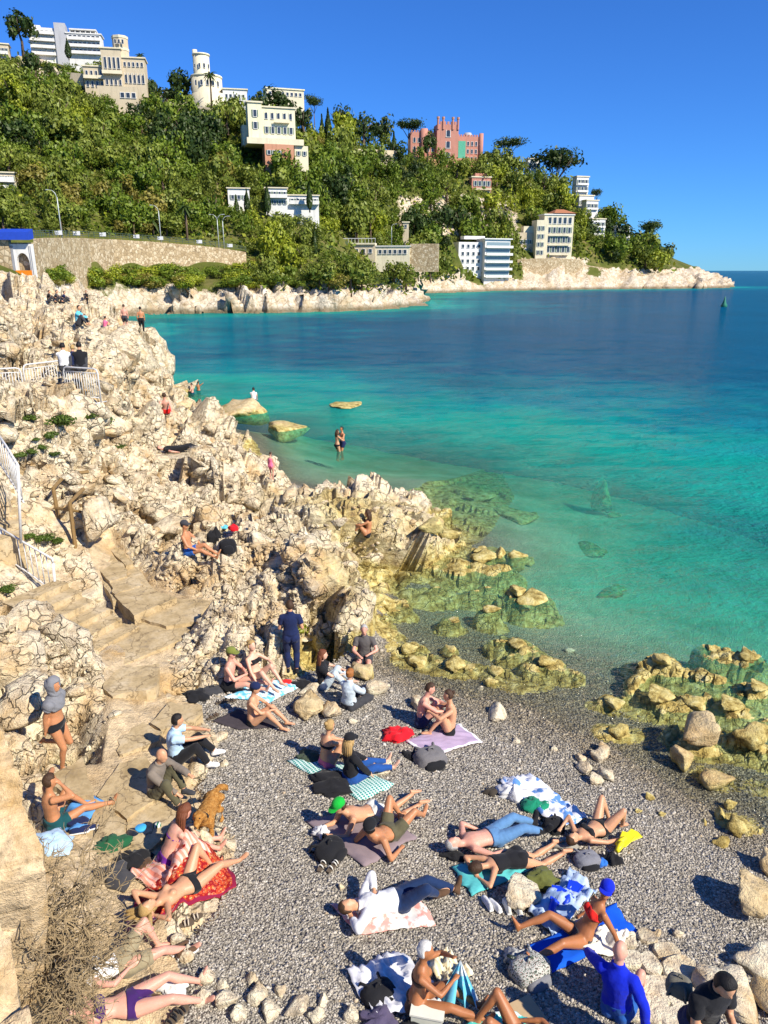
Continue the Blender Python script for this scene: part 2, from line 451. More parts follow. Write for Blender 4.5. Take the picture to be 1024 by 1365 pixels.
# ---- rock material: pale limestone, ochre stains, dark tide zone with weed
def rock_material(name, tide=True, pale=(.68, .56, .385), scale=1.0, cr0=.35, tz=1.0):
    s = NT(name); pos = s.geo()
    n1 = s.noise(pos, 0.9 * scale, 6, .6); n2 = s.noise(pos, 5.0 * scale, 6, .65); n3 = s.noise(pos, 28.0 * scale, 4, .6)
    c = s.ramp(n2, [(.28, [k * .50 for k in pale]), (.44, pale), (.66, [min(k * 1.42, .9) for k in pale])])
    c = s.mix(s.ramp(n1, [(.48, 0.0), (.66, 0.75)]), c, (.54, .34, .13))                      # ochre stain
    c = s.mix(s.ramp(s.noise(pos, 2.3 * scale, 5, .7), [(.56, 0.0), (.72, .6)]), c, (.30, .27, .23))       # grey weathering
    wv = s.n('TexVoronoi', feature='DISTANCE_TO_EDGE'); wv.inputs['Scale'].default_value = 3.2 * scale
    warpv = s.n('VectorMath', operation='MULTIPLY_ADD'); s.l(s.noise(pos, 2.5 * scale, 3, .5, out=1), warpv.inputs[0])
    warpv.inputs[1].default_value = (.55 / scale,) * 3; s.l(pos, warpv.inputs[2]); s.l(warpv.outputs[0], wv.inputs['Vector'])
    crack = s.ramp(wv.outputs['Distance'], [(0.0, cr0), (.03, .5 + cr0 / 2), (.07, 1.0)])
    crack = s.math('MAXIMUM', crack, s.ramp(s.noise(pos, 1.3 * scale, 4, .6), [(.42, 1.0), (.58, 0.0)]))
    c = s.mix(crack, (.20, .14, .08), c)
    c = s.mix(s.ramp(s.noise(pos, 60 * scale, 3, .7), [(.35, .35), (.5, 0.0)]), c, (.30, .22, .13))        # pits
    rough = .88
    if tide:
        sep = s.n('SeparateXYZ'); s.l(pos, sep.inputs[0])
        zz = s.math('ADD', sep.outputs[2], s.math('MULTIPLY', s.math('SUBTRACT', n1, .5), 1.3))
        att = s.attr('tide')
        wet = s.math('MAXIMUM', s.ramp(zz, [(.10 * tz, 1.0), (min(.42 * tz, .99), 0.0)]), att)
        weed = s.ramp(s.noise(pos, 3.5, 6, .7), [(.33, (.12, .08, .02)), (.45, (.42, .31, .09)), (.56, (.64, .53, .20)), (.70, (.74, .65, .36))])
        c = s.mix(wet, c, weed)
    smp = s.n('Mapping'); s.l(pos, smp.inputs[0]); smp.inputs['Rotation'].default_value = (.55, .35, .2); smp.inputs['Scale'].default_value = (.45, .45, 4.5)
    strata = s.noise(smp.outputs[0], 1.5 * scale, 5, .6)
    c = s.mix(s.ramp(strata, [(.30, .55), (.46, 0.0)]), c, s.mix(1.0, c, (.52, .45, .36), 'MULTIPLY'))
    n2 = s.math('ADD', n2, s.math('MULTIPLY', strata, .6))
    hgt = s.math('ADD', s.math('MULTIPLY', n2, .55), s.math('MULTIPLY', n3, .22))
    hgt = s.math('ADD', hgt, s.math('MULTIPLY', crack, .5))
    nr = s.bump(hgt, 1.0, .16 / scale)
    s.pbsdf(c, rough, nr, .2)
    return s.mat
M_ROCK = rock_material('limestone')
# ---- shingle
def shingle_material():
    s = NT('shingle'); pos = s.geo()
    cell = s.vor(pos, 24, out=1); d = s.vor(pos, 24, out=0)
    sepc = s.n('SeparateColor'); s.l(cell, sepc.inputs[0])
    c = s.ramp(sepc.outputs[0], [(0, (.20, .175, .14)), (.4, (.33, .295, .235)), (.75, (.46, .41, .33)), (1, (.66, .61, .52))])
    c = s.mix(s.ramp(d, [(.45, 0.0), (.75, .8)]), c, (.09, .08, .065))
    sep = s.n('SeparateXYZ'); s.l(pos, sep.inputs[0])
    wet = s.ramp(s.math('ADD', sep.outputs[2], s.math('MULTIPLY', s.noise(pos, 1.2, 3), .12)), [(.10, .62), (.24, 0.0)])
    c = s.mix(wet, c, s.mix(1.0, c, (.55, .50, .38), 'MULTIPLY'))
    sandf = s.ramp(s.math('MULTIPLY', sep.outputs[2], -1.0), [(.3, 0.0), (1.1, .85)])
    c = s.mix(sandf, c, s.mix(s.ramp(s.noise(pos, .5, 4), [(.4, 0.0), (.6, 1.0)]), (.74, .74, .52), (.52, .54, .34)))
    nr = s.bump(s.math('SUBTRACT', 1.0, d), .9, .05)
    s.pbsdf(c, .75, nr, .3); return s.mat
M_SHINGLE = shingle_material()
M_LEDGE = rock_material('ledge_stone', False, (.56, .43, .26), 1.0, 1.0)
ledge = obj('stone_ledge', submesh('stone_ledge', keep & ~is_beach & inflat, M_LEDGE)); tag(ledge, 'flat sandy stone ledge beside the shingle', kind='structure')
me = submesh('rocky_shore', keep & ~is_beach & ~inflat, M_ROCK)
me.set_sharp_from_angle(angle=R(32))
shore = obj('rocky_shore', me); tag(shore, 'pale limestone rocky shore and headland', kind='structure')
# tide stain: stronger on the seaward outcrop (ridge), whose rock is brown
tidev = np.zeros(len(me.vertices), np.float32)
co = np.empty(len(me.vertices) * 3, np.float32); me.vertices.foreach_get('co', co); co = co.reshape(-1, 3)
RIDGE = wpoly([(345,645,1.0),(420,655,1.3),(540,650,1.2),(600,700,.3),(500,780,.1),(490,850,.2),(455,850,.5),(430,800,1.0),(455,740,1.5),(400,690,1.2)])
rd = poly_dist(co[:, 0], co[:, 1], RIDGE)
tidev = np.clip(.5 - rd / 1.6, 0, 1) * .75 * (.35 + .9 * fbm2(co[:, 0] * 1.1, co[:, 1] * 1.1, 31)) + np.clip(.55 - co[:, 2], 0, 1) * .5 + np.clip(1 - poly_dist(co[:, 0], co[:, 1], BEACH) / .5, 0, 1) * (co[:, 2] < .75) * (co[:, 1] < 30) * np.where(co[:, 0] > -2.2, .8, 0)
a = me.attributes.new('tide', 'FLOAT', 'POINT'); a.data.foreach_set('value', np.clip(tidev, 0, 1).astype(np.float32))
me = submesh('beach', keep & is_beach, M_SHINGLE)
beach = obj('beach', me); tag(beach, 'grey shingle beach', kind='structure')

# ================================================================== SEA
def sea_depth(x, y):
    return -base_z(x, np.minimum(y, 139.0))
SU = np.r_[np.linspace(-3.5, -.76, 20), np.linspace(-.75, .75, 330), np.linspace(.77, 3.5, 20)]
SVs = np.exp(np.r_[np.linspace(math.log(4), math.log(140), 330), np.linspace(math.log(141), math.log(16000), 120)])
U2, V2 = np.meshgrid(SU, SVs)
sx, sy = (U2 * V2).ravel(), V2.ravel()
dep = sea_depth(np.clip(sx / sy, -.75, .75) * np.minimum(sy, 139.0), np.minimum(sy, 139.0))
far = np.clip((sy - 60) / 60, 0, 1)
COASTLINE = [(-46, 121)] + [tuple(at_z(x_, y_, 0)[:2]) for x_, y_ in [(140,424),(250,418.5),(400,416),(540,410.5),(556,407.5),(548,398),(600,389.8),(720,386.8),(880,385),(973,382.6)]]
cdist = np.full(sx.shape, 1e9)
for (xa, ya), (xb, yb) in zip(COASTLINE[:-1], COASTLINE[1:]):
    ab = np.array([xb - xa, yb - ya]); t_ = np.clip(((sx - xa) * ab[0] + (sy - ya) * ab[1]) / (ab @ ab), 0, 1)
    cdist = np.minimum(cdist, np.hypot(sx - xa - t_ * ab[0], sy - ya - t_ * ab[1]))
dep = dep * (1 - far) + far * np.clip(2.4 + cdist / 9, 2.4, 13)
si = np.arange(len(SU) * len(SVs)).reshape(len(SVs), len(SU))
sq = np.stack([si[:-1, :-1], si[:-1, 1:], si[1:, 1:], si[1:, :-1]], -1).reshape(-1, 4)
sq = sq[(dep[sq].max(1) > -.05)]
used = np.unique(sq); rm = np.full(si.size, -1); rm[used] = np.arange(len(used))
wave = (fbm2(sx * .25, sy * .4, 51) - .5) * .10 * np.clip(dep / 2, .02, 1) * np.clip(1 - sy / 160, 0, 1)
def sea_material():
    s = NT('sea_water'); pos = s.geo()
    d = s.attr('depth')
    n = s.noise(pos, .16, 5, .6); nb = s.noise(pos, .045, 4, .6)
    dn = s.math('MULTIPLY', d, s.math('ADD', .45, s.math('MULTIPLY', n, 1.1)))
    dd = s.math('DIVIDE', dn, 10.0)
    body = s.ramp(dd, [(0.0, (.16, .46, .28)), (.10, (.05, .55, .38)), (.26, (.006, .42, .32)), (.42, (.001, .20, .24)), (.7, (.001, .098, .18)), (1.0, (.001, .084, .17))])
    patch = s.ramp(nb, [(.45, 0.0), (.62, .5)])
    body = s.mix(patch, body, (.002, .07, .13))
    opac = s.ramp(dd, [(0.0, 0.0), (.03, .03), (.10, .22), (.2, .55), (.42, 1.0)])
    mp = s.n('Mapping'); s.l(pos, mp.inputs[0]); mp.inputs['Scale'].default_value = (.75, 1.25, 1)
    mp.inputs['Rotation'].default_value = (0, 0, R(-18))
    h4 = s.noise(mp.outputs[0], 11.0, 2, .6, Distortion=.4); h1 = s.noise(mp.outputs[0], 1.1, 4, .6, Distortion=.6); h2 = s.noise(mp.outputs[0], 4.5, 3, .6, Distortion=.5); h3 = s.noise(mp.outputs[0], .22, 3, .55)
    hh = s.math('ADD', s.math('ADD', s.math('MULTIPLY', h1, .5), s.math('MULTIPLY', h2, .32)), s.math('ADD', s.math('MULTIPLY', h3, .8), s.math('MULTIPLY', h4, .11)))
    nr = s.bump(hh, .75, .6)
    dif = s.n('BsdfDiffuse'); s.l(body, dif.inputs[0])
    s.l(s.bump(hh, .8, .7), dif.inputs['Normal'])
    tr = s.n('BsdfTransparent'); s.l(s.mix(s.ramp(dd, [(0.0, 0.0), (.15, 1.0)]), (.97, .99, .97), (.30, .90, .74)), tr.inputs[0])
    m1 = s.n('MixShader'); s.l(opac, m1.inputs[0]); s.l(tr.outputs[0], m1.inputs[1]); s.l(dif.outputs[0], m1.inputs[2])
    gl = s.n('BsdfGlossy', Roughness=.06); s.l(nr, gl.inputs['Normal'])
    fr = s.n('Fresnel', IOR=1.33); s.l(nr, fr.inputs['Normal'])
    m2 = s.n('MixShader'); s.l(s.math('MULTIPLY', fr.outputs[0], .42), m2.inputs[0]); s.l(m1.outputs[0], m2.inputs[1]); s.l(gl.outputs[0], m2.inputs[2])
    s.l(m2.outputs[0], s.out.inputs['Surface'])
    return s.mat
M_SEA = sea_material()
me = mesh_np('sea', np.stack([sx, sy, wave], -1)[used], rm[sq], M_SEA, smooth=True)
a = me.attributes.new('depth', 'FLOAT', 'POINT'); a.data.foreach_set('value', np.clip(dep[used], 0, 30).astype(np.float32))
sea = obj('sea', me); tag(sea, 'turquoise to deep blue sea', kind='structure')
# ================================================================== ROCKS
def hull_rock(seed, npts=16, sq=(1, 1, 1), boxy=0.88):
    """angular stone: convex hull of random points, unit radius"""
    r = np.random.default_rng(seed); bm = bmesh.new()
    for _ in range(npts):
        p = r.normal(size=3); p /= np.abs(p).max() * boxy + np.linalg.norm(p) * (1 - boxy)
        p = p * (.8 + .2 * r.random()) * np.array(sq)
        bm.verts.new(p)
    bmesh.ops.convex_hull(bm, input=bm.verts)
    bmesh.ops.delete(bm, geom=[v for v in bm.verts if not v.link_faces], context='VERTS')
    return bm
def bm_arrays(bm):
    bm.verts.index_update()
    v = np.array([p.co[:] for p in bm.verts]); f = np.array([[q.index for q in x.verts] for x in bm.faces])
    return v, f
ROCK_T = []
for i in range(14):
    bm = hull_rock(100 + i, 11 + i % 4, (1, .75 + .25 * ((i * 7) % 5) / 5, .55 + .35 * ((i * 3) % 4) / 4))
    bmesh.ops.triangulate(bm, faces=bm.faces)
    ROCK_T.append(bm_arrays(bm)); bm.free()
ROCK_M = [mesh_np('rock', v, f, M_ROCK) for v, f in ROCK_T]

def big_rock_mesh(name, seed, sq, mat, sub=3, rough=.17):
    """boulder: angular hull, subdivided, broken faces"""
    bm = hull_rock(seed, 13, sq, .75)
    bmesh.ops.triangulate(bm, faces=bm.faces)
    bmesh.ops.subdivide_edges(bm, edges=bm.edges, cuts=sub, use_grid_fill=True)
    for _ in range(2): bmesh.ops.smooth_vert(bm, verts=bm.verts, factor=.35, use_axis_x=True, use_axis_y=True, use_axis_z=True)
    bmesh.ops.triangulate(bm, faces=bm.faces)
    v, f = bm_arrays(bm); bm.free()
    n = v / np.linalg.norm(v, axis=1, keepdims=True)
    d = blocks(v + seed, .55, seed, .5, .6, .25) + blocks(v + seed, .22, seed + 1, .5, .5, .3)
    v = v + n * (d * rough * 2.2)[:, None]
    me = mesh_np(name, v, f, mat)
    me.polygons.foreach_set('use_smooth', (np.random.default_rng(seed).random(len(f)) < 2))
    return me

def px_size(p): return (Vector(p) - CAMV).dot(Vector((0, CP, -SP))) / F_PX      # metres per photograph pixel at p

# people on the rocks keep clear of loose stones
KEEP = [(20, 760), (50, 780), (80, 800), (110, 820), (140, 840), (40, 745), (70, 760), (255, 738), (490, 712), (240, 600), (390, 880), (310, 910), (345, 905), (350, 965), (300, 735), (85, 1022), (70, 1095), (225, 1060), (245, 1030), (435, 900), (483, 890), (95, 490), (188, 440)]
ROCKPOLY = [(0,420),(140,430),(215,450),(205,520),(200,545),(330,575),(340,620),(420,670),(560,660),(590,700),(500,760),(470,850),(400,880),(330,870),(290,910),(240,925),(222,880),(285,800),(230,790),(180,760),(155,715),(100,735),(140,780),(160,840),(130,880),(150,940),(150,1000),(60,1010),(0,1000)]
rp = np.random.default_rng(3)
def rock_spots(n, lo, hi, poly, seed, keepr=26):
    r = np.random.default_rng(seed); out = []
    xs = [p[0] for p in poly]; ys = [p[1] for p in poly]
    while len(out) < n:
        x = r.uniform(min(xs), max(xs)); y = r.uniform(min(ys), max(ys))
        if not in_poly(np.array([x]), np.array([y]), poly)[0]: continue
        if any(math.hypot(x - a, y - b) < keepr for a, b in KEEP): continue
        h = hit(x, y)
        out.append((h, lo + (hi - lo) * r.random() ** 2.2, r))
    return out
for h, s, r in rock_spots(285, 15, 46, ROCKPOLY, 5):
    m = px_size(h) * s / 2 * (1.0 if h.y < 30 else .8)
    o = obj('rock', ROCK_M[r.integers(len(ROCK_M))], shore, h - Vector((0, 0, m * .25)), (r.uniform(-.5, .5), r.uniform(-.5, .5), r.uniform(0, 6.3)), (m, m * r.uniform(.7, 1.1), m * r.uniform(.6, 1.1)))
def rotm(r, tilt=.6):
    return np.array(Euler((r.uniform(-tilt, tilt), r.uniform(-tilt, tilt), r.uniform(0, 6.3))).to_matrix())
def merged(spots, name, mat, parent, sink=.25, templates=ROCK_T):
    Vs, Fs, n = [], [], 0
    for h, s, r in spots:
        v, f = templates[r.integers(len(templates))]
        m = px_size(h) * s / 2
        q = (v * np.array([1, r.uniform(.7, 1), r.uniform(.5, .9)]) * m) @ rotm(r).T + np.array(h) - np.array([0, 0, m * sink])
        Vs.append(q); Fs.append(f + n); n += len(q)
    me = mesh_np(name, np.concatenate(Vs), np.concatenate(Fs), mat)
    o = obj(name, me, parent); o['kind'] = 'stuff'; return o
merged(rock_spots(1500, 5, 12, ROCKPOLY, 6, 12), 'rubble', M_ROCK, shore, .5)
RUB = [(190,730),(330,720),(430,740),(420,800),(380,860),(300,890),(235,930),(225,880),(285,800),(230,785),(200,760)]
merged(rock_spots(900, 4, 15, RUB, 8, 14), 'rubble', M_ROCK, shore)

# the undercut block at the end of the headland, and other large blocks
for i, (px, py, D, a, b_, h_) in enumerate([(186,478,54.5,2.6,2.6,3.0),(165,470,51,2.4,2.4,2.4),(200,470,56,1.7,2.2,2.4),(120,520,40,2.0,1.6,1.6),(75,500,36,1.6,1.4,1.3),(60,556,24.0,1.2,.9,.8),(105,556,24.2,1.1,.9,.9),(20,566,23.4,1.0,.8,.8),(128,545,24.6,.8,.7,.7),(140,560,27,1.3,1.1,1.0),(35,840,14.6,1.0,.8,.7),(95,850,14.2,.8,.5,.7),(20,890,13.2,1.0,.7,.8),(35,935,11.8,.9,.6,.6),(225,700,23,.8,.7,.6),(135,690,19.5,.7,.6,.7),(265,860,15.8,.6,.5,.5),(235,830,17.0,.5,.4,.4)]):
    p = Vector(at_d(px, py, D)); me = big_rock_mesh('rock', 340 + i, (1, .9, .9), M_ROCK)
    obj('rock', me, shore, p, (0, 0, i * 1.1), (a, b_, h_))
# ---- shingle pebbles: real stones, too many to count
peb_t = []
def octa(bm):
    for p in ((1, 0, 0), (-.9, .3, 0), (.1, 1, .1), (-.1, -1, 0), (.2, .1, 1), (0, 0, -1), (.6, -.7, .4)): bm.verts.new(p)
    bmesh.ops.convex_hull(bm, input=bm.verts)
for i in range(8):
    r = np.random.default_rng(900 + i); bm = bmesh.new(); bmesh.ops.create_icosphere(bm, subdivisions=1, radius=1) if i >= 6 else octa(bm)
    for v in bm.verts: v.co = Vector((v.co.x * (1 + r.normal() * .12), v.co.y * (.75 + r.normal() * .1), v.co.z * (.5 + r.normal() * .07)))
    peb_t.append(bm_arrays(bm)); bm.free()
def pebble_field(n, seed):
    r = np.random.default_rng(seed)
    px = r.uniform(60, 1060, n * 3); py = r.uniform(790, 1400, n * 3)
    d = np.stack([(px - 512) / F_PX, CP - (py - 682.5) / F_PX * SP, -((py - 682.5) / F_PX * CP + SP)], -1)
    x = y = None
    z = np.full(len(px), .5)
    for _ in range(6):
        t = (z - CAM_H) / d[:, 2]; x = d[:, 0] * t; y = d[:, 1] * t; z = base_z(x, y)
    z = z + ((fbm2(x * .8, y * .8, 21) - .5) * .10 + (fbm2(x * 3, y * 3, 22) - .5) * .03)
    ok = (poly_dist(x, y, BEACH) < .1) & (z > -.45) & (poly_dist(x, y, FLAT) > .15)
    # thin out the far ones so that every square metre carries about the same
    ok &= r.random(len(px)) < 1.0
    x, y, z = x[ok][:n], y[ok][:n], z[ok][:n]
    n = len(x); size = .013 + .016 * r.random(n) ** 2 + .03 * (r.random(n) ** 18); size *= np.clip(y / 10.5, .8, 1.4)
    which = r.integers(0, 8, n); Vs, Fs, off = [], [], 0
    for k in range(8):
        i = np.where(which == k)[0]; v, f = peb_t[k]
        a = r.uniform(0, 6.28, len(i)); tl = r.normal(0, .25, (len(i), 2))
        ca, sa = np.cos(a), np.sin(a)
        q = v[None] * size[i][:, None, None]
        zz = q[:, :, 2] + q[:, :, 0] * tl[:, :1] + q[:, :, 1] * tl[:, 1:]
        w = np.stack([q[:, :, 0] * ca[:, None] - q[:, :, 1] * sa[:, None] + x[i][:, None],
                      q[:, :, 0] * sa[:, None] + q[:, :, 1] * ca[:, None] + y[i][:, None], zz + (z[i] + size[i] * .05)[:, None]], -1)
        Vs.append(w.reshape(-1, 3)); Fs.append((f[None] + (np.arange(len(i)) * len(v))[:, None, None] + off).reshape(-1, 3)); off += len(i) * len(v)
    s = NT('pebble'); ri = s.geo('Random Per Island'); pos = s.geo()
    c = s.ramp(ri, [(0, (.20, .175, .14)), (.3, (.31, .275, .22)), (.65, (.41, .365, .295)), (.9, (.52, .47, .39)), (.97, (.60, .55, .47)), (1, (.48, .36, .22))])
    sep = s.n('SeparateXYZ'); s.l(pos, sep.inputs[0])
    wet = s.ramp(s.math('ADD', sep.outputs[2], s.math('MULTIPLY', s.noise(pos, 1.2, 3), .12)), [(.10, .75), (.24, 0.0)])
    c = s.mix(wet, c, s.mix(1.0, c, (.62, .55, .38), 'MULTIPLY'))
    s.pbsdf(c, s.math('SUBTRACT', .8, s.math('MULTIPLY', wet, .45)), None, .3)
    o = obj('pebbles', mesh_np('pebbles', np.concatenate(Vs), np.concatenate(Fs), s.mat, smooth=True))
    tag(o, 'small grey and beige beach pebbles', 'pebbles', kind='stuff')
pebble_field(78000, 77)

# ---- single boulders on the shingle and in the water
M_BOULDER = rock_material('boulder_stone', True, (.60, .47, .26), 1.2, .9)
M_PALE = rock_material('pale_stone', False, (.70, .59, .42), 1.3, .9)
M_WEED = rock_material('weed_stone', True, (.56, .46, .18), 1.4, .9, 2.3)
MESHES = {}
def boulder(px, py, w, h, label, group=None, kind='boulder', seed=None, tall=None, ground=None, depth=1.0, name='boulder'):
    """px,py: foot of the stone; w,h in photograph pixels"""
    p = hit(px, py) if ground is None else Vector(at_z(px, py, ground))
    k = px_size(p); seed = seed if seed is not None else int(px * 7 + py) % 9
    key = (kind, seed % 9)
    if key not in MESHES:
        MESHES[key] = big_rock_mesh(name, 300 + seed % 9, (1, .85, .75), {'boulder': M_BOULDER, 'pale': M_PALE, 'weed': M_WEED}[kind])
    rx = w * k / 2; rz = (tall if tall is not None else h * k * .75)
    yc = p.y + rx * depth * .4; zb_ = gz(p.x, yc, p.z) - .08; top_ = max(p.z, zb_ + .08) + rz * .95
    hz_ = (top_ - zb_) / 2
    o = obj(name, MESHES[key], None, (p.x, yc, (top_ + zb_) / 2), (0, 0, (seed * 1.7) % 6.28), (rx * 1.12, rx * depth * 1.1, hz_ * 1.3))
    tag(o, label, 'rock', group); return o
G1 = 'weed covered rocks in the shallow water'
L1 = 'yellow weed covered rock breaking the surface of the shallow water'
for px, py, w, h in [(668,745,34,34),(690,748,26,26),(712,800,30,16),(690,800,24,22),(655,822,24,14),(690,868,30,20),(728,893,30,20),(662,902,28,20),(598,735,30,26),(640,742,24,18),
                     (885,905,34,30),(880,945,50,28),(930,950,44,24),(975,955,44,28),(1010,935,34,24),(1000,890,34,22)]:
    boulder(px, py, w, h * .7, L1, G1, 'weed', ground=-.12)
G2 = 'low yellow rocks at the waterline'
L2 = 'low ochre rock awash at the edge of the shingle'
for px, py, w, h in [(560,885,66,22),(610,893,60,22),(545,872,36,22),(825,984,54,26),(820,943,50,12),(600,868,50,14),(500,838,44,20),(520,815,30,16),(655,912,30,10)]:
    boulder(px, py, w * .6, h * .8, L2, G2, 'weed', ground=0.0)
G3 = 'pale rocks just under the sea surface'
L3 = 'pale rock seen through the clear water off the beach'
for px, py, w, h in [(690,692,90,18),(710,690,50,14),(790,737,80,18),(800,740,40,14),(815,795,62,20),(825,790,40,14),(808,638,64,14),(820,690,36,8),(465,542,90,7),(600,672,50,12),(640,668,60,8),(675,752,100,40),(650,748,60,34),(705,752,50,26),(715,806,80,20)]:
    boulder(px, py, w * .8, h, L3, G3, 'weed', tall=.26, depth=.75)
boulder(575,722,44,34,'dark pointed rock block at the tip of the brown ridge','',kind='weed',seed=2)
SEAT_ROCK = boulder(314,556,96,46,'large brown rock in the sea that the man in white sits on',None,'boulder',1,ground=-.15)
boulder(278,557,56,28,'rounded rock beside the large brown rock in the sea',None,'boulder',4,ground=-.1)
boulder(245,558,44,18,'rounded brown rock nearest the foot of the cliff in the sea',None,'boulder',3,ground=-.1)
boulder(381,575,66,20,'long flat-topped rock standing alone in the turquoise water',None,'boulder',5,ground=-.15)
boulder(415,955,50,40,'brown split boulder beside the seated woman in pale denim',None,'boulder',6)
boulder(440,958,34,36,'pitted pale boulder leaning against the brown split boulder',None,'pale',1)
boulder(412,925,32,18,'white rounded stone behind the brown split boulder',None,'pale',2)
boulder(502,928,32,24,'white rounded boulder beside the woman in pale denim',None,'pale',7)
boulder(486,905,44,36,'boulder on which the man in a patterned shirt sits',None,'boulder',8)
boulder(664,957,40,24,'lone pale yellow stone on the open shingle near the water',None,'pale',3)
boulder(560,945,30,22,'white stone behind the couple on the lilac towel',None,'pale',5)
for px, py, w, h in [(780,1030,26,22),(800,1015,30,26),(812,1038,30,26),(795,1045,26,18),(775,1015,16,14),(805,1002,20,18)]:
    boulder(px, py, w, h, 'pale knobbly stone in the cluster on the damp shingle', 'cluster of pale stones on the damp shingle', 'pale')
boulder(932,1005,74,66,'tall yellow boulder standing at the waterline',None,'boulder',2,ground=0.0)
boulder(910,1022,32,42,'narrow upright stone leaning on the tall yellow boulder',None,'boulder',5,ground=0.0)
boulder(958,1052,44,22,'flat-topped pitted stone at the waterline beyond the yellow boulder',None,'boulder',7,ground=0.0)
boulder(1003,1005,56,40,'dark rounded rock in the water beside the yellow boulder',None,'weed',0,ground=-.05)
for px, py, w, h in [(962,1090,22,18),(985,1112,34,28),(962,1132,28,14),(866,1070,18,10),(850,1095,10,6),(882,1096,10,8),(975,1075,16,10),(940,1100,14,9)]:
    boulder(px, py, w, h, 'small yellow stone on the dark wet shingle', 'small yellow stones on the wet shingle', 'weed', ground=.05)
boulder(1010,1225,84,74,'large angular boulder with a pitted pale top beside the shingle',None,'boulder',4)
boulder(1030,1165,40,40,'brown boulder behind the large angular boulder',None,'boulder',6)
boulder(1015,1300,74,40,'flat pale rock slab between the large boulder and the man in black',None,'pale',0)
boulder(985,1345,110,60,'big pale rock that the man in black stands against',None,'pale',8)
boulder(1030,1350,60,60,'dark rock block beside the man in black',None,'boulder',1)
boulder(697,1210,66,44,'sandy rounded boulder beside the pale trainers',None,'pale',4)
boulder(838,1262,34,22,'sandy stone at the corner of the blue mat',None,'pale',2)
for i, (px, py, w, h) in enumerate([(888,1272,34,20),(862,1252,24,16),(908,1298,48,32),(880,1322,52,30),(866,1288,26,26),(914,1338,46,36),(872,1348,44,26),(842,1282,36,16),(900,1362,40,24),(846,1350,30,20)]):
    p = hit(px, py); k = px_size(p); r = random.Random(i + 3); m = MB(); nn = 9; a0_ = r.uniform(0, 1)
    pl = [(math.cos(a0_ + 6.28 * j / nn) * w * k * .56 * r.uniform(.85, 1.1), math.sin(a0_ + 6.28 * j / nn) * h * k * .80 * r.uniform(.85, 1.1)) for j in range(nn)]
    m.rings([[(x, y, -.10) for x, y in pl], [(x * 1.02, y * 1.02, .045) for x, y in pl], [(x * .92, y * .92, .075) for x, y in pl]])
    tag(m.build('flat_stone', M_PALE, None, False, p, (r.uniform(-.05, .05), r.uniform(-.05, .05), 0)), 'flat buff paving-like stone set in the shingle near the man in black', 'stone', 'flat buff stones in the shingle')
for px, py, w, h in [(470,1022,40,16),(505,1030,44,16),(452,1010,36,18)]:
    boulder(px, py, w, h, 'low buff stone behind the green striped towel', 'low buff stones behind the striped towel', 'pale', tall=.14)
for px, py, w, h in [(345,1335,34,16),(300,1345,30,18),(375,1325,22,12),(395,1350,38,20),(335,1310,20,16),(430,1340,22,12),(275,1310,26,18),(360,1355,30,18),(265,1340,30,18),(295,1320,22,14),(420,1362,26,14),(318,1360,28,16),(470,1360,26,12),(250,1280,26,16),(236,1262,20,12)]:
    boulder(px, py, w, h, 'pale rounded stone lying on the shingle below the lying women', 'pale stones on the shingle below the ledge', 'pale', tall=.15)
for px, py, w, h in [(290,985,26,12),(300,1020,14,8),(470,965,12,8),(640,920,10,6),(760,870,14,6),(690,990,14,8),(740,1000,12,6),(850,1250,14,10),(876,1248,14,10),(905,1250,14,10),(455,1185,10,6),(410,860,30,18),(455,905,20,12)]:
    boulder(px, py, w, h, 'small white stone lying loose on the grey shingle', 'small white stones on the shingle', 'pale', tall=.09)

# ================================================================== PATH, STEPS, RAILS
M_CONC = NT('worn_concrete')
def conc():
    s = M_CONC; pos = s.geo()
    n1 = s.noise(pos, 1.6, 6, .65); n2 = s.noise(pos, 14, 5, .6)
    c = s.ramp(n1, [(.3, (.32, .23, .11)), (.5, (.50, .38, .21)), (.7, (.60, .49, .32))])
    cv = s.n('TexVoronoi', feature='DISTANCE_TO_EDGE'); cv.inputs['Scale'].default_value = 1.5; wv2 = s.n('VectorMath', operation='MULTIPLY_ADD'); s.l(s.noise(pos, 3.0, 4, .6, out=1), wv2.inputs[0]); wv2.inputs[1].default_value = (.5, .5, .5); s.l(pos, wv2.inputs[2]); s.l(wv2.outputs[0], cv.inputs['Vector'])
    c = s.mix(s.ramp(cv.outputs[0], [(0, .85), (.025, 0.0)]), c, (.13, .09, .05))
    c = s.mix(s.ramp(s.noise(pos, 4, 5, .7), [(.55, 0.0), (.7, .7)]), c, (.24, .19, .13))
    c = s.mix(s.ramp(n2, [(.35, .5), (.5, 0.0)]), c, (.30, .22, .12))
    s.pbsdf(c, .9, s.bump(s.math('ADD', n1, s.math('MULTIPLY', n2, .3)), .5, .05), .15); return s.mat
M_CONC = conc()
path = empty('path', (0, 0, 0)); tag(path, 'worn concrete and flagstone path', kind='structure')
def slab(pts, z, th, parent=path, name='slab', mat=None, jitter=.02):
    w = [at_z(px, py, z) for px, py in pts]
    m = MB(); r = np.random.default_rng(int(pts[0][0] * 13 + pts[0][1])); n = len(w)
    # densify outline and roughen it
    out = []
    for i in range(n):
        a, b = w[i], w[(i + 1) % n]
        for k in range(4):
            q = a + (b - a) * k / 4
            out.append((q[0] + r.normal() * jitter, q[1] + r.normal() * jitter))
    m.prism(out, z - th, z)
    o = m.build(name, mat or M_CONC, parent)
    return o
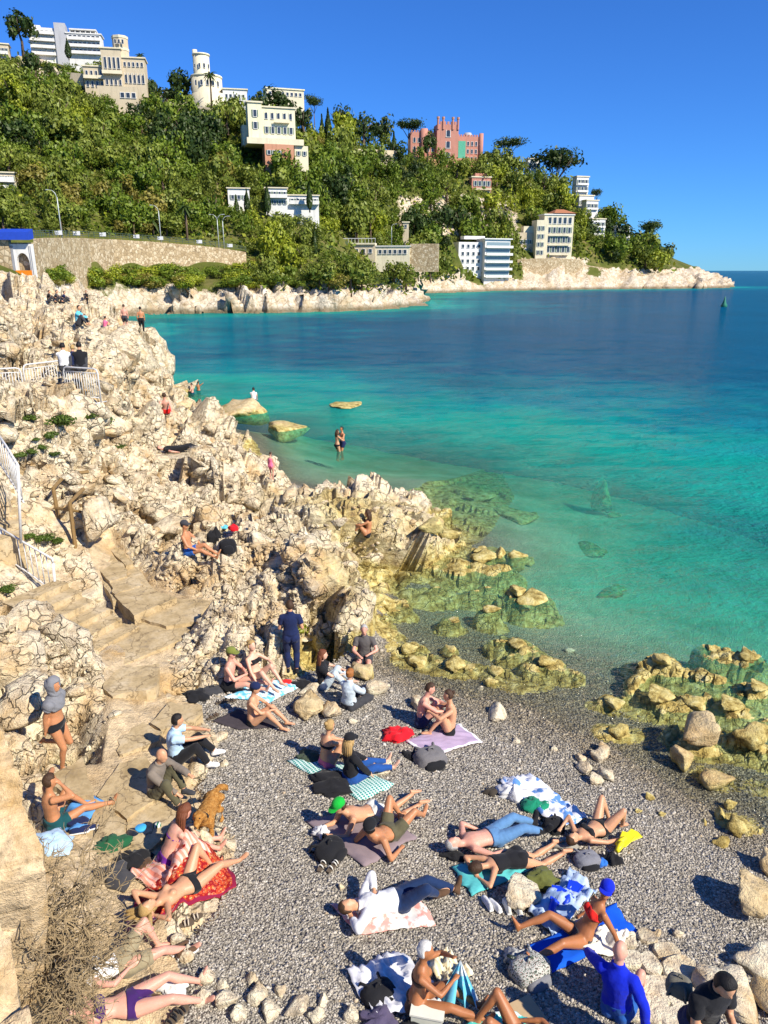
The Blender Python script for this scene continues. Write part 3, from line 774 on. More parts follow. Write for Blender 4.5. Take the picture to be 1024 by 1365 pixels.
for pts, z, th in [
    ([(118,745),(150,724),(182,752),(206,786),(150,802),(136,775)], 1.31, .7), ([(112,738),(140,727),(152,745),(130,757)], 1.45, .6), ([(131,758),(153,746),(166,752),(170,768),(146,775)], 1.42, .6), ([(142,727),(158,724),(176,752),(168,754)], 1.44, .6),
    ([(147,777),(171,769),(184,772),(190,780),(152,792)], 1.38, .6),
    ([(152,793),(190,781),(236,796),(180,821)], 1.36, .6), ([(181,823),(237,798),(282,800),(262,828),(222,835)], 1.20, .6),
    ([(130,868),(166,845),(181,824),(221,836),(258,830),(243,852),(160,888)], 1.12, .6),
    ([(134,916),(156,892),(212,885),(209,916),(150,927)], 1.16, .55), ([(200,963),(225,937),(266,941),(270,951),(216,974)], .98, .5),
    ([(159,979),(190,963),(217,975),(212,988),(156,1007)], .99, .5), ([(62,1038),(110,1010),(125,1060),(94,1062)], 1.15, .4),
    ([(130,1063),(157,1018),(196,1008),(214,1060),(170,1090)], .98, .5), ([(110,1125),(129,1066),(169,1092),(160,1140),(120,1165)], 1.03, .5), ([(171,1091),(215,1062),(238,1085),(205,1132),(162,1140)], .93, .4)]:
    slab(pts, z, th)
# lower flight of steps
steps = empty('stone_steps', (0, 0, 0)); tag(steps, 'short flight of worn stone steps below the white handrail', 'steps')
sa, sb = at_z(40, 785, 1.95), at_z(150, 858, 1.12)
dirv = Vector(sb - sa); n = 6; hd = Vector((dirv.x, dirv.y, 0)).normalized(); side = Vector((-hd.y, hd.x, 0))
for i in range(n):
    c = Vector(sa) + dirv * ((i + .5) / n)
    L = Vector((dirv.x, dirv.y, 0)).length / n
    m = MB(); r = random.Random(i)
    q = [c - hd * L * .5 - side * .75, c + hd * L * (.5 + r.uniform(0, .06)) - side * (.72 + r.uniform(0, .1)), c + hd * L * (.5 + r.uniform(0, .06)) + side * (.7 + r.uniform(0, .12)), c - hd * L * .5 + side * .75]
    m.prism([(p.x, p.y) for p in q], c.z - .5 - .004 * i, c.z + .03 - i * .004)
    m.build('step', M_CONC, steps)
# upper flight along the left
up = empty('stone_stairs', (0, 0, 0)); tag(up, 'long flight of stone stairs behind the tall white railing', 'stairs')
ua, ub = Vector((-13.2, 23.6, 5.05)), Vector((-9.75, 17.3, 2.75))
dv = ub - ua; hd = Vector((dv.x, dv.y, 0)).normalized(); side = Vector((-hd.y, hd.x, 0)); n = 14
for i in range(n):
    c = ua + dv * ((i + .5) / n); L = Vector((dv.x, dv.y, 0)).length / n
    m = MB(); q = [c - hd * L * .5 - side * .7, c + hd * L * .53 - side * .7, c + hd * L * .53 + side * .7, c - hd * L * .5 + side * .7]
    m.prism([(p.x, p.y) for p in q], c.z - .9, c.z)
    m.build('step', M_CONC, up)
M_RAIL = simple('painted_rail', (.62, .61, .58), .5, .15, 20, spec=.4)
M_RUST = simple('brown_rail', (.26, .16, .06), .7, .3, 12, .3)
def railing(top, low, n, label, posts=(), r=.028, mat=None, group=None, foot_drop=None):
    rt = empty('handrail', top[0]); tag(rt, label, 'railing', group)
    base = Vector([float(c) for c in top[0]])
    T = [Vector([float(c) for c in p]) - base for p in top]; Lw = [Vector([float(c) for c in p]) - base for p in low]
    m = MB(); m.tube(T, r, 8); m.build('top_rail', mat or M_RAIL, rt, True)
    m = MB(); m.tube(Lw, r * .8, 8); m.build('bottom_rail', mat or M_RAIL, rt, True)
    def samp(P, t):
        k = t * (len(P) - 1); i = min(int(k), len(P) - 2); return P[i].lerp(P[i + 1], k - i)
    for i in range(n):
        t = (i + .5) / n
        m = MB(); m.tube([samp(T, t), samp(Lw, t)], r * .5, 6); m.build('baluster', mat or M_RAIL, rt, True)
    for a, b in posts:
        m = MB(); m.tube([Vector([float(c) for c in a]) - base, Vector([float(c) for c in b]) - base], r * 1.25, 8); m.build('post', mat or M_RAIL, rt, True)
    return rt
# tall railing beside the stairs
A, B = at_d(-14, 562, 19.6), at_d(24, 620, 17.3)
A2, B2 = A - np.array([0, 0, .95]), B - np.array([0, 0, .95])
F = at_d(28, 724, 17.25)
railing([A, at_d(8, 594, 18.3), B], [A2, at_d(8, 594, 18.3) - np.array([0, 0, .95]), B2], 12, 'tall white railing beside the long stone stairs', [(B, F), (A, A - np.array([0, 0, 1.6]))])
A, B = at_d(-16, 694, 17.9), at_d(70, 745, 16.8); F = at_z(77, 814, 1.1); B3 = B + (F - B) * .08
railing([A, at_d(30, 722, 17.3), B, B3], [A - np.array([0, 0, .8]), at_d(30, 722, 17.3) - np.array([0, 0, .82]), B3 - np.array([0, 0, .82]), B3 - np.array([0, 0, .83])], 16, 'slender white handrail beside the short stone steps', [(B3, F - np.array([0, 0, .1])), (at_d(0, 703, 17.7), at_d(0, 703, 17.7) - np.array([0, 0, 1.3]))])
# steel crowd barriers on the upper platform
def barrier(pa, pb, h, label, nb=13):
    a = Vector(pa); b = Vector(pb); rt = empty('crowd_barrier', (a + b) / 2); tag(rt, label, 'barrier', 'steel barriers on the upper platform')
    o = rt.location; ax = (b - a); L = ax.length; ax.normalize(); u = Vector((0, 0, 1)); c = .14
    loop = [a + u * .02, a + u * (h - c), a + u * (h - .03) + ax * .05, a + u * h + ax * c, b + u * h - ax * c, b + u * (h - .03) - ax * .05, b + u * (h - c), b + u * .02]
    m = MB(); m.tube([p - o for p in loop], .026, 8); m.build('frame', M_RAIL, rt, True)
    m = MB(); m.tube([a + u * .16 - o, b + u * .16 - o], .02, 6); m.build('bottom_rail', M_RAIL, rt, True)
    m = MB(); m.tube([a + u * (h - .14) - o, b + u * (h - .14) - o], .016, 6); m.build('upper_rail', M_RAIL, rt, True)
    for i in range(nb):
        p = a.lerp(b, (i + 1) / (nb + 1)); m = MB(); m.tube([p + u * .16 - o, p + u * (h - .14) - o], .012, 5); m.build('bar', M_RAIL, rt, True)
    sd = ax.cross(u)
    for p in (a, b):
        m = MB(); m.tube([p + ax * 0 - sd * .25 + u * .015 - o, p + sd * .25 + u * .015 - o], .02, 6); m.build('foot', M_RAIL, rt, True)
slab([(-40,552),(-30,505),(84,502),(96,522),(90,534),(60,544)], 5.06, .5, jitter=.06)
barrier(at_z(-24, 541, 5.06), at_z(34, 537, 5.06), 1.14, 'steel crowd barrier nearest the long stone stairs')
barrier(at_z(37, 532, 5.06), at_z(87, 524, 5.06), 1.14, 'middle steel crowd barrier of three, before the seated trio')
barrier(at_z(90, 533, 5.06), at_z(135, 537, 5.06), 1.10, 'steel crowd barrier at the cliff end of the platform')
# bent brown handrails at the top of the path
hr = empty('bent_handrail', hit(101, 729)); tag(hr, 'pair of bent brown handrails at the head of the path', 'handrail')
o_ = hr.location
def hrp(px, py, D): return Vector(at_d(px, py, D)) - o_
D1 = o_.y
m = MB(); m.tube([hrp(101, 733, D1), hrp(93, 670, D1), hrp(111, 652, D1 + 1.4)], .055, 6); m.build('rail', M_RUST, hr)
m = MB(); m.tube([hrp(79, 697, D1 + .5), hrp(71, 651, D1 + .5), hrp(88, 632, D1 + 1.9), hrp(118, 629, D1 + 2.4)], .055, 6); m.build('rail', M_RUST, hr)
m = MB(); m.tube([hrp(73, 677, D1 + .5), hrp(94, 680, D1), hrp(118, 684, D1 + .9)], .04, 6); m.build('crossbar', M_RUST, hr)

# ---- green tufts on the rock
def leaf_clump(name, n, rad, size, seed, flat=.6, mat=None, shell=.45):
    """cloud of small leaf faces filling an uneven rounded volume"""
    r = np.random.default_rng(seed)
    k = max(6, n // 75); cen = r.normal(size=(k, 3)); cen /= np.linalg.norm(cen, axis=1, keepdims=True)
    cen *= (r.random((k, 1)) ** .5) * np.array([.72, .72, .55 * flat]); cr = .28 + .30 * r.random(k)
    w = r.integers(0, k, n); d = r.normal(size=(n, 3)); d /= np.linalg.norm(d, axis=1, keepdims=True)
    p = (cen[w] + d * (cr[w] * (shell + (1 - shell) * r.random(n)))[:, None] * np.array([1, 1, flat + .15])) * rad
    nn = d + r.normal(size=(n, 3)) * .38; nn /= np.linalg.norm(nn, axis=1, keepdims=True)
    t = np.cross(nn, r.normal(size=(n, 3))); t /= np.linalg.norm(t, axis=1, keepdims=True); b = np.cross(nn, t)
    s = size * (.6 + .8 * r.random(n))[:, None]
    v = np.stack([p - t * s, p - b * s * .55, p + t * s, p + b * s * .55], 1).reshape(-1, 3)
    f = np.arange(n * 4).reshape(-1, 4)
    return mesh_np(name, v, f, mat)
def leaf_material(name, c0, c1, rand=.5, trans=.25):
    s = NT(name); pos = s.geo(); ri = s.geo('Random Per Island')
    c = s.mix(ri, c0, c1)
    c = s.mix(s.math('MULTIPLY', s.objrand(), rand), c, [k * .45 for k in c0])
    d = s.n('BsdfDiffuse'); s.l(c, d.inputs[0]); t = s.n('BsdfTranslucent'); s.l(c, t.inputs[0])
    g = s.n('BsdfGlossy', Roughness=.5); g.inputs[0].default_value = (.6, .6, .5, 1)
    m = s.n('MixShader'); m.inputs[0].default_value = trans; s.l(d.outputs[0], m.inputs[1]); s.l(t.outputs[0], m.inputs[2])
    m2 = s.n('MixShader'); m2.inputs[0].default_value = .04; s.l(m.outputs[0], m2.inputs[1]); s.l(g.outputs[0], m2.inputs[2])
    s.l(m2.outputs[0], s.out.inputs[0]); return s.mat
M_TUFT = leaf_material('tuft_leaves', (.06, .12, .015), (.16, .22, .04))
M_TUFT_Y = leaf_material('tuft_leaves_yellow', (.22, .26, .02), (.42, .42, .06), .1)
tuft_m = [leaf_clump('tuft', 700, 1.0, .10, 40 + i, .5, M_TUFT) for i in range(3)]
for i, (px, py, w) in enumerate([(108,545,36),(84,570,34),(143,568,24),(44,562,20),(58,600,16),(45,606,14),(50,588,10),(10,790,20),(62,722,22),(80,724,16),(40,718,16),(75,608,12),(120,560,22),(70,585,18),(160,600,14),(30,610,16)]):
    p = hit(px, py); k = px_size(p) * w * .75
    o = obj('green_tuft', tuft_m[i % 3], None, p + Vector((0, -k * .3, k * .45)), (0, 0, i * 1.3), (k, k, k * .8))
    tag(o, 'green tuft of leaves growing from the pale rock face', 'plant', 'green tufts growing on the rock')
p = hit(397, 836); k = px_size(p) * 20
tag(obj('yellow_tuft', leaf_clump('tuft', 700, 1.0, .10, 60, .5, M_TUFT_Y), None, p, None, (k, k, k * .8)), 'bright yellow-green plant growing above the person in navy', 'plant')
# ================================================================== FAR COAST AND HILL
FC = []
def H(px, py, D): FC.append(at_d(px, py, D))
COAST_PX = [(140,424),(200,419.5),(250,418.5),(300,417.5),(350,417),(400,416),(450,415),(500,413),(540,410.5),(556,407.5),(560,403),(548,398),(545,394),(565,391),(600,389.8),(640,388.6),(680,387.4),(720,386.8),(760,386.2),(820,385.6),(880,385),(940,384.4),(968,383.8),(973,382.6)]
coast = [at_z(x, y, 0) for x, y in COAST_PX]
LAND = [(-46.0, 121.0)] + [tuple(p[:2]) for p in coast] + [(222, 500), (200, 560), (330, 950), (-900, 950), (-300, 121)]
for p in [(150,386,176),(200,384,172),(250,383,171),(300,384,172),(350,386,174),(400,388,177),(450,389,181),(500,391,190),(535,394,200),
          (60,364,143),(110,364,163),(150,363,176),(200,362,186),(250,362,193),(325,359,204),(100,372,152),(200,373,177),(300,372,186),
          (55,318,149),(110,319,171),(150,320,185),(200,322,195),(250,325,202),(325,335,213),(400,346,220),(450,352,235),(400,372,195),(460,370,215),(520,372,240),
          (460,338,262),(550,337,300),(600,352,345),(600,375,356),(560,380,300),(520,385,250),(640,372,372),(690,372,382),(610,340,348),
          (0,315,142),(0,290,162),(100,290,194),(200,290,216),(300,290,238),(400,290,256),(500,300,292),(600,300,352),(680,312,396),
          (0,200,210),(100,190,240),(200,200,262),(300,225,275),(360,228,283),(400,232,288),(450,240,322),(550,250,384),(640,265,432),(720,290,432),(800,322,440),(500,225,400),
          (0,110,280),(100,118,302),(160,150,306),(200,150,310),(270,150,325),(340,168,322),(400,200,332),(480,210,405),(560,215,458),(600,222,480),(640,222,482),(700,232,480),(770,272,480),(830,317,478),(880,347,475),(905,362,470),
          (0,72,330),(80,86,338),(200,130,345),(330,140,375),(420,182,410),(500,198,450),
          (700,346,398),(740,343,402),(770,349,404),(820,360,412),(860,366,418),(900,372,425),(940,377,428),(966,381.5,437),(700,368,385),(760,368,392),(820,376,402)]: H(*p)
for p in coast: FC.append(p); FC.append(p * np.array([.985, .985, 1]) - np.array([0, 0, 3]))
for p in [(-900,900,95),(-300,700,90),(0,800,80),(200,700,30),(260,600,4),(230,520,4),(-80,121,8.4),(-100,128,9),(-60,118,8.2),(-46,121,1)]: FC.append(np.array(p, float))
FC = np.array(FC)
far_rbf = RBF(warp(FC[:, 0], FC[:, 1]), FC[:, 2], 1e-6)
def far_z(x, y): return far_rbf(warp(x, y))
HU, HV = 430, 330
hu = np.linspace(-.78, .60, HU)
hv = np.exp(np.r_[np.linspace(math.log(118), math.log(250), 190), np.linspace(math.log(251), math.log(900), HV - 190)])
A_, B_ = np.meshgrid(hu, hv)
hx, hy = (A_ * B_).ravel(), B_.ravel()
hz = far_z(hx, hy)
cd = -poly_dist(hx, hy, LAND)                     # metres inland
rockf = np.clip(1.15 - cd / (7 + hy * .016), 0, 1)
def zone(px0, py0, px1, py1, x, y, z):
    d = (y * CP - (z - CAM_H) * SP)
    px = 512 + x / d * F_PX; py = 682.5 - ((z - CAM_H) * CP + y * SP) / d * F_PX
    return np.clip(1 - np.maximum(np.abs(px - (px0 + px1) / 2) / (px1 - px0) * 2, np.abs(py - (py0 + py1) / 2) / (py1 - py0) * 2) ** 4, 0, 1)
rockf *= np.clip((9.5 - hz) / 3, 0, 1)
for zr in [(520, 258, 700, 318), (690, 340, 790, 388), (20, 72, 70, 120), (200, 128, 300, 160), (790, 355, 970, 388)]:
    rockf = np.maximum(rockf, zone(*zr, hx, hy, hz))
hp = np.stack([hx, hy, hz], -1)
w_ = rockf > .02
hd = np.zeros(len(hx))
q_ = hp[w_]
hd[w_] = blocks(q_, 9, 61, .30, .35, .12) + blocks(q_, 3.6, 62, .40, .5, .2) + blocks(q_, 1.5, 63, .4, .5, .22)
gx = np.gradient(hz.reshape(HV, HU), axis=1) / np.gradient(hx.reshape(HV, HU), axis=1)
gy = np.gradient(hz.reshape(HV, HU), axis=0) / np.gradient(hy.reshape(HV, HU), axis=0)
hn = np.stack([-np.clip(gx.ravel(), -2, 2), -np.clip(gy.ravel(), -2, 2), np.ones(len(hx))], -1); hn /= np.linalg.norm(hn, axis=1, keepdims=True)
hp = hp + hn * (hd * rockf)[:, None] + np.array([0, 0, 1]) * ((fbm2(hx * .08, hy * .08, 71) - .5) * 3 * np.clip(cd / 30 - .5, 0, 1) * (1 - rockf))[:, None]
hi = np.arange(HU * HV).reshape(HV, HU)
hq = np.stack([hi[:-1, :-1], hi[:-1, 1:], hi[1:, 1:], hi[1:, :-1]], -1).reshape(-1, 4)
hq = hq[(cd[hq].max(1) > -2) & (hp[hq, 2].max(1) > -1.5)]
hill_bvh = BVHTree.FromPolygons(hp.tolist(), hq.tolist())
def hill_hit(px, py):
    h = hill_bvh.ray_cast(CAMV, Vector(ray(px, py)).normalized()); return h[0]
def hz_at(x, y):
    h = hill_bvh.ray_cast(Vector((x, y, 300)), Vector((0, 0, -1))); return h[0].z if h[0] else 0.0
def hill_material():
    s = NT('hillside'); pos = s.geo(); a = s.attr('rock')
    soil = s.ramp(s.noise(pos, .12, 6, .65), [(.3, (.06, .075, .014)), (.5, (.10, .115, .022)), (.7, (.19, .16, .06))])
    n1 = s.noise(pos, .18, 6, .7); n2 = s.noise(pos, 1.1, 5, .65)
    rock = s.ramp(n2, [(.28, (.34, .26, .17)), (.44, (.60, .51, .38)), (.66, (.78, .69, .55))])
    rock = s.mix(s.ramp(n1, [(.45, 0.0), (.65, .75)]), rock, (.40, .27, .12))
    wv = s.n('TexVoronoi', feature='DISTANCE_TO_EDGE'); wv.inputs['Scale'].default_value = .55; s.l(pos, wv.inputs['Vector'])
    rock = s.mix(s.ramp(wv.outputs[0], [(0, .45), (.07, 1.0)]), (.16, .11, .06), rock)
    sep = s.n('SeparateXYZ'); s.l(pos, sep.inputs[0])
    rock = s.mix(s.ramp(s.math('DIVIDE', sep.outputs[2], 6.0), [(.08, .85), (.26, 0.0)]), rock, (.17, .13, .07))
    f = s.math('ADD', a, s.math('MULTIPLY', s.math('SUBTRACT', s.noise(pos, .35, 5, .7), .5), .9))
    c = s.mix(s.ramp(f, [(.38, 0.0), (.5, 1.0)]), soil, rock)
    s.pbsdf(c, .9, s.bump(n2, .8, .6), .1); return s.mat
used = np.unique(hq); rm = np.full(hi.size, -1); rm[used] = np.arange(len(used))
me = mesh_np('hill', hp[used], rm[hq], hill_material(), smooth=True)
a = me.attributes.new('rock', 'FLOAT', 'POINT'); a.data.foreach_set('value', rockf[used].astype(np.float32))
hill = obj('hill', me); tag(hill, 'wooded coastal hill and rocky cape', kind='structure')

# ---- buildings ------------------------------------------------------------------
M_GLASS = simple('window_dark', (.035, .045, .055), .15, .3, 3, spec=.6)
M_GLASS_LIT = simple('window_lit_tint', (.22, .30, .32), .2, .3, 2, spec=.6)  # bluish light on the glass put into its base colour; nothing glows
M_SHUT = simple('shutter_green', (.14, .20, .14), .7, .2, 5)
M_FRAME = simple('window_frame', (.75, .73, .68), .6, .1, 5)
def plaster(name, col):
    s = NT(name); pos = s.geo(); mp = s.n('Mapping'); s.l(pos, mp.inputs[0]); mp.inputs['Scale'].default_value = (.9, .9, .10)
    c = s.mix(s.noise(pos, .35, 5, .6), [k * .84 for k in col], [min(k * 1.10, 1) for k in col])
    c = s.mix(s.ramp(s.noise(mp.outputs[0], 1.2, 5, .65), [(.52, 0.0), (.75, .55)]), c, [k * .50 for k in col])     # rain streaks
    s.pbsdf(c, .85, s.bump(s.noise(pos, 1.6, 4), .3, .1), .15); return s.mat
M_CREAM = plaster('cream_plaster', (.74, .66, .46)); M_WHITE = plaster('white_plaster', (.76, .74, .68)); M_PINK = plaster('pink_plaster', (.54, .25, .18))
M_BEIGE = plaster('beige_plaster', (.60, .50, .34)); M_TERRA = plaster('salmon_plaster', (.56, .28, .17)); M_GREY = plaster('grey_plaster', (.45, .45, .46)); M_YCREAM = plaster('yellow_plaster', (.78, .72, .48))
M_TILE = simple('roof_tiles', (.42, .17, .08), .8, .3, 2.0, .4, 6)
M_SCAF = simple('scaffold_net', (.10, .40, .26), .8, .3, 1.0)
M_FLAT = simple('flat_roof', (.42, .40, .37), .9, .2, .5)
M_WALLSTONE = NT('wall_stone')
def wallstone():
    s = M_WALLSTONE; pos = s.geo()
    v = s.n('TexVoronoi', feature='DISTANCE_TO_EDGE'); v.inputs['Scale'].default_value = 1.4; s.l(pos, v.inputs['Vector'])
    cell = s.vor(pos, 1.4, out=1); sp = s.n('SeparateColor'); s.l(cell, sp.inputs[0])
    c = s.ramp(sp.outputs[0], [(0, (.36, .26, .14)), (.5, (.52, .40, .24)), (1, (.66, .55, .37))])
    c = s.mix(s.ramp(v.outputs[0], [(0, 0.0), (.10, 1.0)]), (.22, .16, .09), c)
    c = s.mix(s.ramp(s.noise(pos, .25, 5, .7), [(.5, 0.0), (.7, .5)]), c, (.30, .22, .12))
    s.pbsdf(c, .9, s.bump(v.outputs[0], .6, .15), .15); return s.mat
M_WALLSTONE = wallstone()
TAKEN = []          # (px0, py0, px1, py1, D): facades that trees nearer the viewer must not cover
class Bld:
    """a building whose front stands at distance D; facade coordinates come from photograph pixels"""
    def __init__(s, name, label, px, base_py, D, yaw=0.0, cat='building', vis=None, shut=None):
        s.shut = (name in ('cream_villa', 'white_house', 'white_terrace', 'hill_house', 'cream_palazzo', 'pink_house')) if shut is None else shut; s.D = D; s.px = px; s.by = base_py
        p = at_d(px, base_py, D); s.o = p; s.k = px_size(p)
        s.root = empty(name, p, yaw); tag(s.root, label, cat)
        if vis: TAKEN.append((vis[0], vis[1], vis[2], vis[1] + (vis[3] - vis[1]) * .72, D))
    def X(s, px): return (px - s.px) * s.k
    def Z(s, py): return (s.by - py) * s.k
    def block(s, px0, px1, py0, py1, y0, y1, mat, name='wall', parent=None, drop=0.0):
        y1 = y0 + (y1 - y0) * .55 if y1 - y0 > 6 else y1
        m = MB(); x0, x1, z0, z1 = s.X(px0), s.X(px1), s.Z(py1) - drop, s.Z(py0)
        m.box(((x0 + x1) / 2, (y0 + y1) / 2, (z0 + z1) / 2), (x1 - x0, y1 - y0, z1 - z0))
        return m.build(name, mat, parent or s.root)
    def drum(s, px0, px1, py0, py1, yc, mat, name='tower', n=20, taper=1.0, drop=0.0, parent=None):
        m = MB(); r = (s.X(px1) - s.X(px0)) / 2; xc = (s.X(px0) + s.X(px1)) / 2
        rg = lambda z, q: [(xc + math.cos(a) * q, yc + math.sin(a) * q, z) for a in [2 * math.pi * i / n for i in range(n)]]
        m.rings([rg(s.Z(py1) - drop, r), rg(s.Z(py0), r * taper)]); return m.build(name, mat, parent or s.root, n > 8)
    def win(s, px, py, w, h, y, mat=None, name='window', arch=False, side=None, parent=None):
        """window with reveal, frame, pane and sill; w, h in photo pixels"""
        W_, H_ = w * s.k, h * s.k; x, z = s.X(px), s.Z(py); t = min(W_, H_) * .13
        m = MB()
        m.box((x, y - .04, z), (W_, .10, H_)) if not arch else None
        if arch:
            pts = [(-W_ / 2, -H_ / 2), (W_ / 2, -H_ / 2), (W_ / 2, H_ * .2)] + [(W_ / 2 * math.cos(a), H_ * .2 + W_ / 2 * math.sin(a)) for a in (.5, 1.05, 1.57, 2.09, 2.64)] + [(-W_ / 2, H_ * .2)]
            n = len(pts); m.add([(x + a, y + .02, z + b) for a, b in pts] + [(x + a, y - .09, z + b) for a, b in pts], [tuple(range(n, 2 * n))] + [(i, (i + 1) % n, n + (i + 1) % n, n + i) for i in range(n)])
        m.cur = 1
        for dx in (-1, 1): m.box((x + dx * (W_ / 2 + t / 2), y - .07, z), (t, .18, H_ + t))
        m.box((x, y - .07, z + H_ / 2 + t * .2), (W_, .17, t)) if not arch else None
        m.box((x, y - .12, z - H_ / 2 - t * .4), (W_ + 3 * t, .30, t * .8))
        if s.shut and not arch:
            m.cur = 2
            for dx in (-1, 1): m.box((x + dx * (W_ / 2 + t + W_ * .22), y - .05, z), (W_ * .40, .10, H_))
        return m.build(name, [mat or M_GLASS, M_FRAME, M_SHUT], parent or s.root)
    def grid(s, px0, px1, py0, py1, nx, ny, w, h, y, mat=None, arch=False):
        for j in range(ny):
            for i in range(nx):
                s.win(px0 + (px1 - px0) * (i + .5) / nx, py0 + (py1 - py0) * (j + .5) / ny, w, h, y, mat, arch=arch)
    def balcony(s, px0, px1, py, y, out=1.4, mat=None, rail=True):
        m = MB(); x0, x1, z = s.X(px0), s.X(px1), s.Z(py)
        m.box(((x0 + x1) / 2, y - out / 2, z), (x1 - x0, out, .28))
        if rail: m.box(((x0 + x1) / 2, y - out + .06, z + .55), (x1 - x0, .08, .82))
        return m.build('balcony', mat or M_WHITE, s.root)
    def cornice(s, px0, px1, py, y0, y1, mat, th=1.2, over=.4):
        y1 = y0 + (y1 - y0) * .55 if y1 - y0 > 6 else y1
        m = MB(); x0, x1, z = s.X(px0) - over, s.X(px1) + over, s.Z(py)
        m.box(((x0 + x1) / 2, (y0 + y1) / 2, z), (x1 - x0, y1 - y0 + 2 * over, th * s.k)); return m.build('cornice', mat, s.root)

# 1 modern apartment blocks on the crest
b = Bld('apartment_block', 'grey and white modern apartment block highest on the wooded hill', 68, 90, 336, 0.25, vis=(45, 40, 92, 78))
b.block(46, 78, 44, 92, 0, 12, M_WHITE, drop=6); b.block(78, 92, 38, 92, -1, 12, M_GREY, 'stair_tower', drop=6); b.block(50, 60, 40, 44, 2, 8, M_WHITE, 'roof_house')
for j in range(4): b.balcony(47, 77, 52 + j * 8, 0); b.grid(48, 77, 46 + j * 8, 52 + j * 8, 5, 1, 3.6, 3.6, -.03)
b = Bld('apartment_block', 'white apartment block with long balconies and roof terrace above the villa', 115, 85, 338, 0.18, vis=(92, 44, 138, 72))
b.block(94, 137, 50, 88, 0, 11, M_WHITE, drop=6); b.block(98, 132, 44.5, 46, 0, 9, M_WHITE, 'roof_canopy'); b.cornice(94, 137, 50, 0, 11, M_WHITE, 1.4)
for i in range(6): b.block(98.5 + i * 6.4, 99.3 + i * 6.4, 46, 50, .3, 1.0, M_WHITE, 'column')
for j in range(3): b.balcony(96, 136, 58 + j * 8, 0); b.grid(96, 136, 51 + j * 8, 57 + j * 8, 7, 1, 3.8, 3.8, -.03)
# 2 ornate villa with octagonal tower
b = Bld('villa', 'ornate beige villa with an octagonal tower and tall windows', 158, 150, 305, 0.18, vis=(118, 60, 198, 142))
b.block(118, 146, 95, 152, 2, 14, M_BEIGE, drop=5); b.block(143, 168, 75, 152, 0, 14, M_BEIGE, drop=5); b.block(168, 197, 84, 152, 1, 14, M_BEIGE, drop=5)
b.drum(157, 177, 60, 152, 4, M_BEIGE, 'tower', 8); b.drum(156.4, 177.6, 58, 61, 4, M_CREAM, 'tower_crown', 8); b.drum(156.4, 177.6, 72, 75, 4, M_CREAM, 'tower_band', 8)
b.cornice(143, 168, 75, 0, 14, M_CREAM, 1.6); b.cornice(168, 197, 84, 1, 14, M_CREAM, 1.6); b.cornice(118, 143, 95, 2, 14, M_CREAM, 1.6)
b.grid(160, 174, 62, 71, 3, 1, 2.4, 5, .75); b.grid(145, 167, 80, 104, 4, 1, 2.8, 13, -.03); b.grid(145, 167, 106, 122, 4, 1, 2.8, 7, -.03, arch=True); b.grid(169, 196, 88, 96, 5, 1, 2.6, 5, .97)
b.grid(169, 196, 98, 118, 5, 1, 3, 12, .97, arch=True); b.grid(119, 143, 98, 122, 4, 2, 2.6, 7, 1.97); b.balcony(143, 168, 105, 0, 1.6, M_CREAM); b.balcony(118, 143, 110, 2, 1.6, M_CREAM)
b.block(138, 188, 124, 152, -7, 0, M_BEIGE, 'terrace', drop=8); b.grid(165, 186, 130, 138, 3, 1, 4.5, 6, -7.03)
# 3 white tower villa
b = Bld('tower_villa', 'cream villa with a stepped round tower beside a palm', 285, 142, 325, 0.2, vis=(257, 72, 330, 136))
b.drum(262, 283, 78, 145, 6, M_CREAM, 'tower', 24, drop=5); b.drum(261.5, 268, 72, 100, 6, M_CREAM, 'stair_turret', 14); b.drum(261, 284, 77, 79, 6, M_YCREAM, 'tower_cap', 24)
b.drum(257, 298, 103, 146, 8, M_CREAM, 'drum', 28, drop=6); b.drum(256.4, 298.6, 101.5, 104, 8, M_YCREAM, 'parapet', 28); b.drum(257, 303, 124, 148, 7, M_CREAM, 'base_drum', 28, drop=6)
b.block(298, 330, 118, 146, 3, 13, M_WHITE, 'wing', drop=6); b.cornice(298, 330, 118, 3, 13, M_YCREAM, 1.4)
for i, px in enumerate((264, 270, 276, 281)): b.win(px, 92, 2.2, 5, 6 - math.sqrt(max(.1, (10.5 * b.k) ** 2 - ((px - 272.5) * b.k) ** 2)) - .06)
for px in (264, 271, 279, 286, 292): b.win(px, 112, 3, 7, 8 - math.sqrt(max(.1, (20.5 * b.k) ** 2 - ((px - 277.5) * b.k) ** 2)) - .06, arch=True)
b.grid(300, 328, 122, 132, 5, 1, 2.6, 5, 2.97)
# 4 cream villa over a salmon base
b = Bld('cream_villa', 'cream three-storey villa above a salmon base on the wooded slope', 368, 228, 281, 0.28, vis=(328, 150, 405, 220))
b.block(336, 396, 152, 192, 0, 14, M_YCREAM); b.block(334, 352, 148, 192, -1.2, 9, M_YCREAM, 'bay'); b.cornice(352, 396, 152, 0, 14, M_CREAM, 1.8); b.cornice(334, 352, 148, -1.2, 9, M_CREAM, 1.8)
b.grid(354, 394, 156, 168, 5, 1, 3.4, 8, -.03, M_GLASS, True); b.grid(354, 394, 173, 185, 5, 1, 3.4, 8, -.03); b.grid(336, 350, 154, 182, 1, 2, 4, 8, -1.23); b.balcony(368, 388, 170, 0, 1.3, M_CREAM)
b.block(330, 404, 191, 198, -4, 14, M_CREAM, 'terrace'); b.block(352, 390, 198, 230, -4.5, 8, M_TERRA, 'base_wall', drop=5); b.block(328, 345, 172, 196, 4, 13, M_CREAM, 'annex')
b.grid(354, 374, 203, 213, 3, 1, 3.5, 5, -4.53); b.block(392, 410, 198, 226, -3, 6, M_CREAM, 'annex', drop=4); b.grid(393, 409, 203, 211, 2, 1, 3, 5, -3.03)
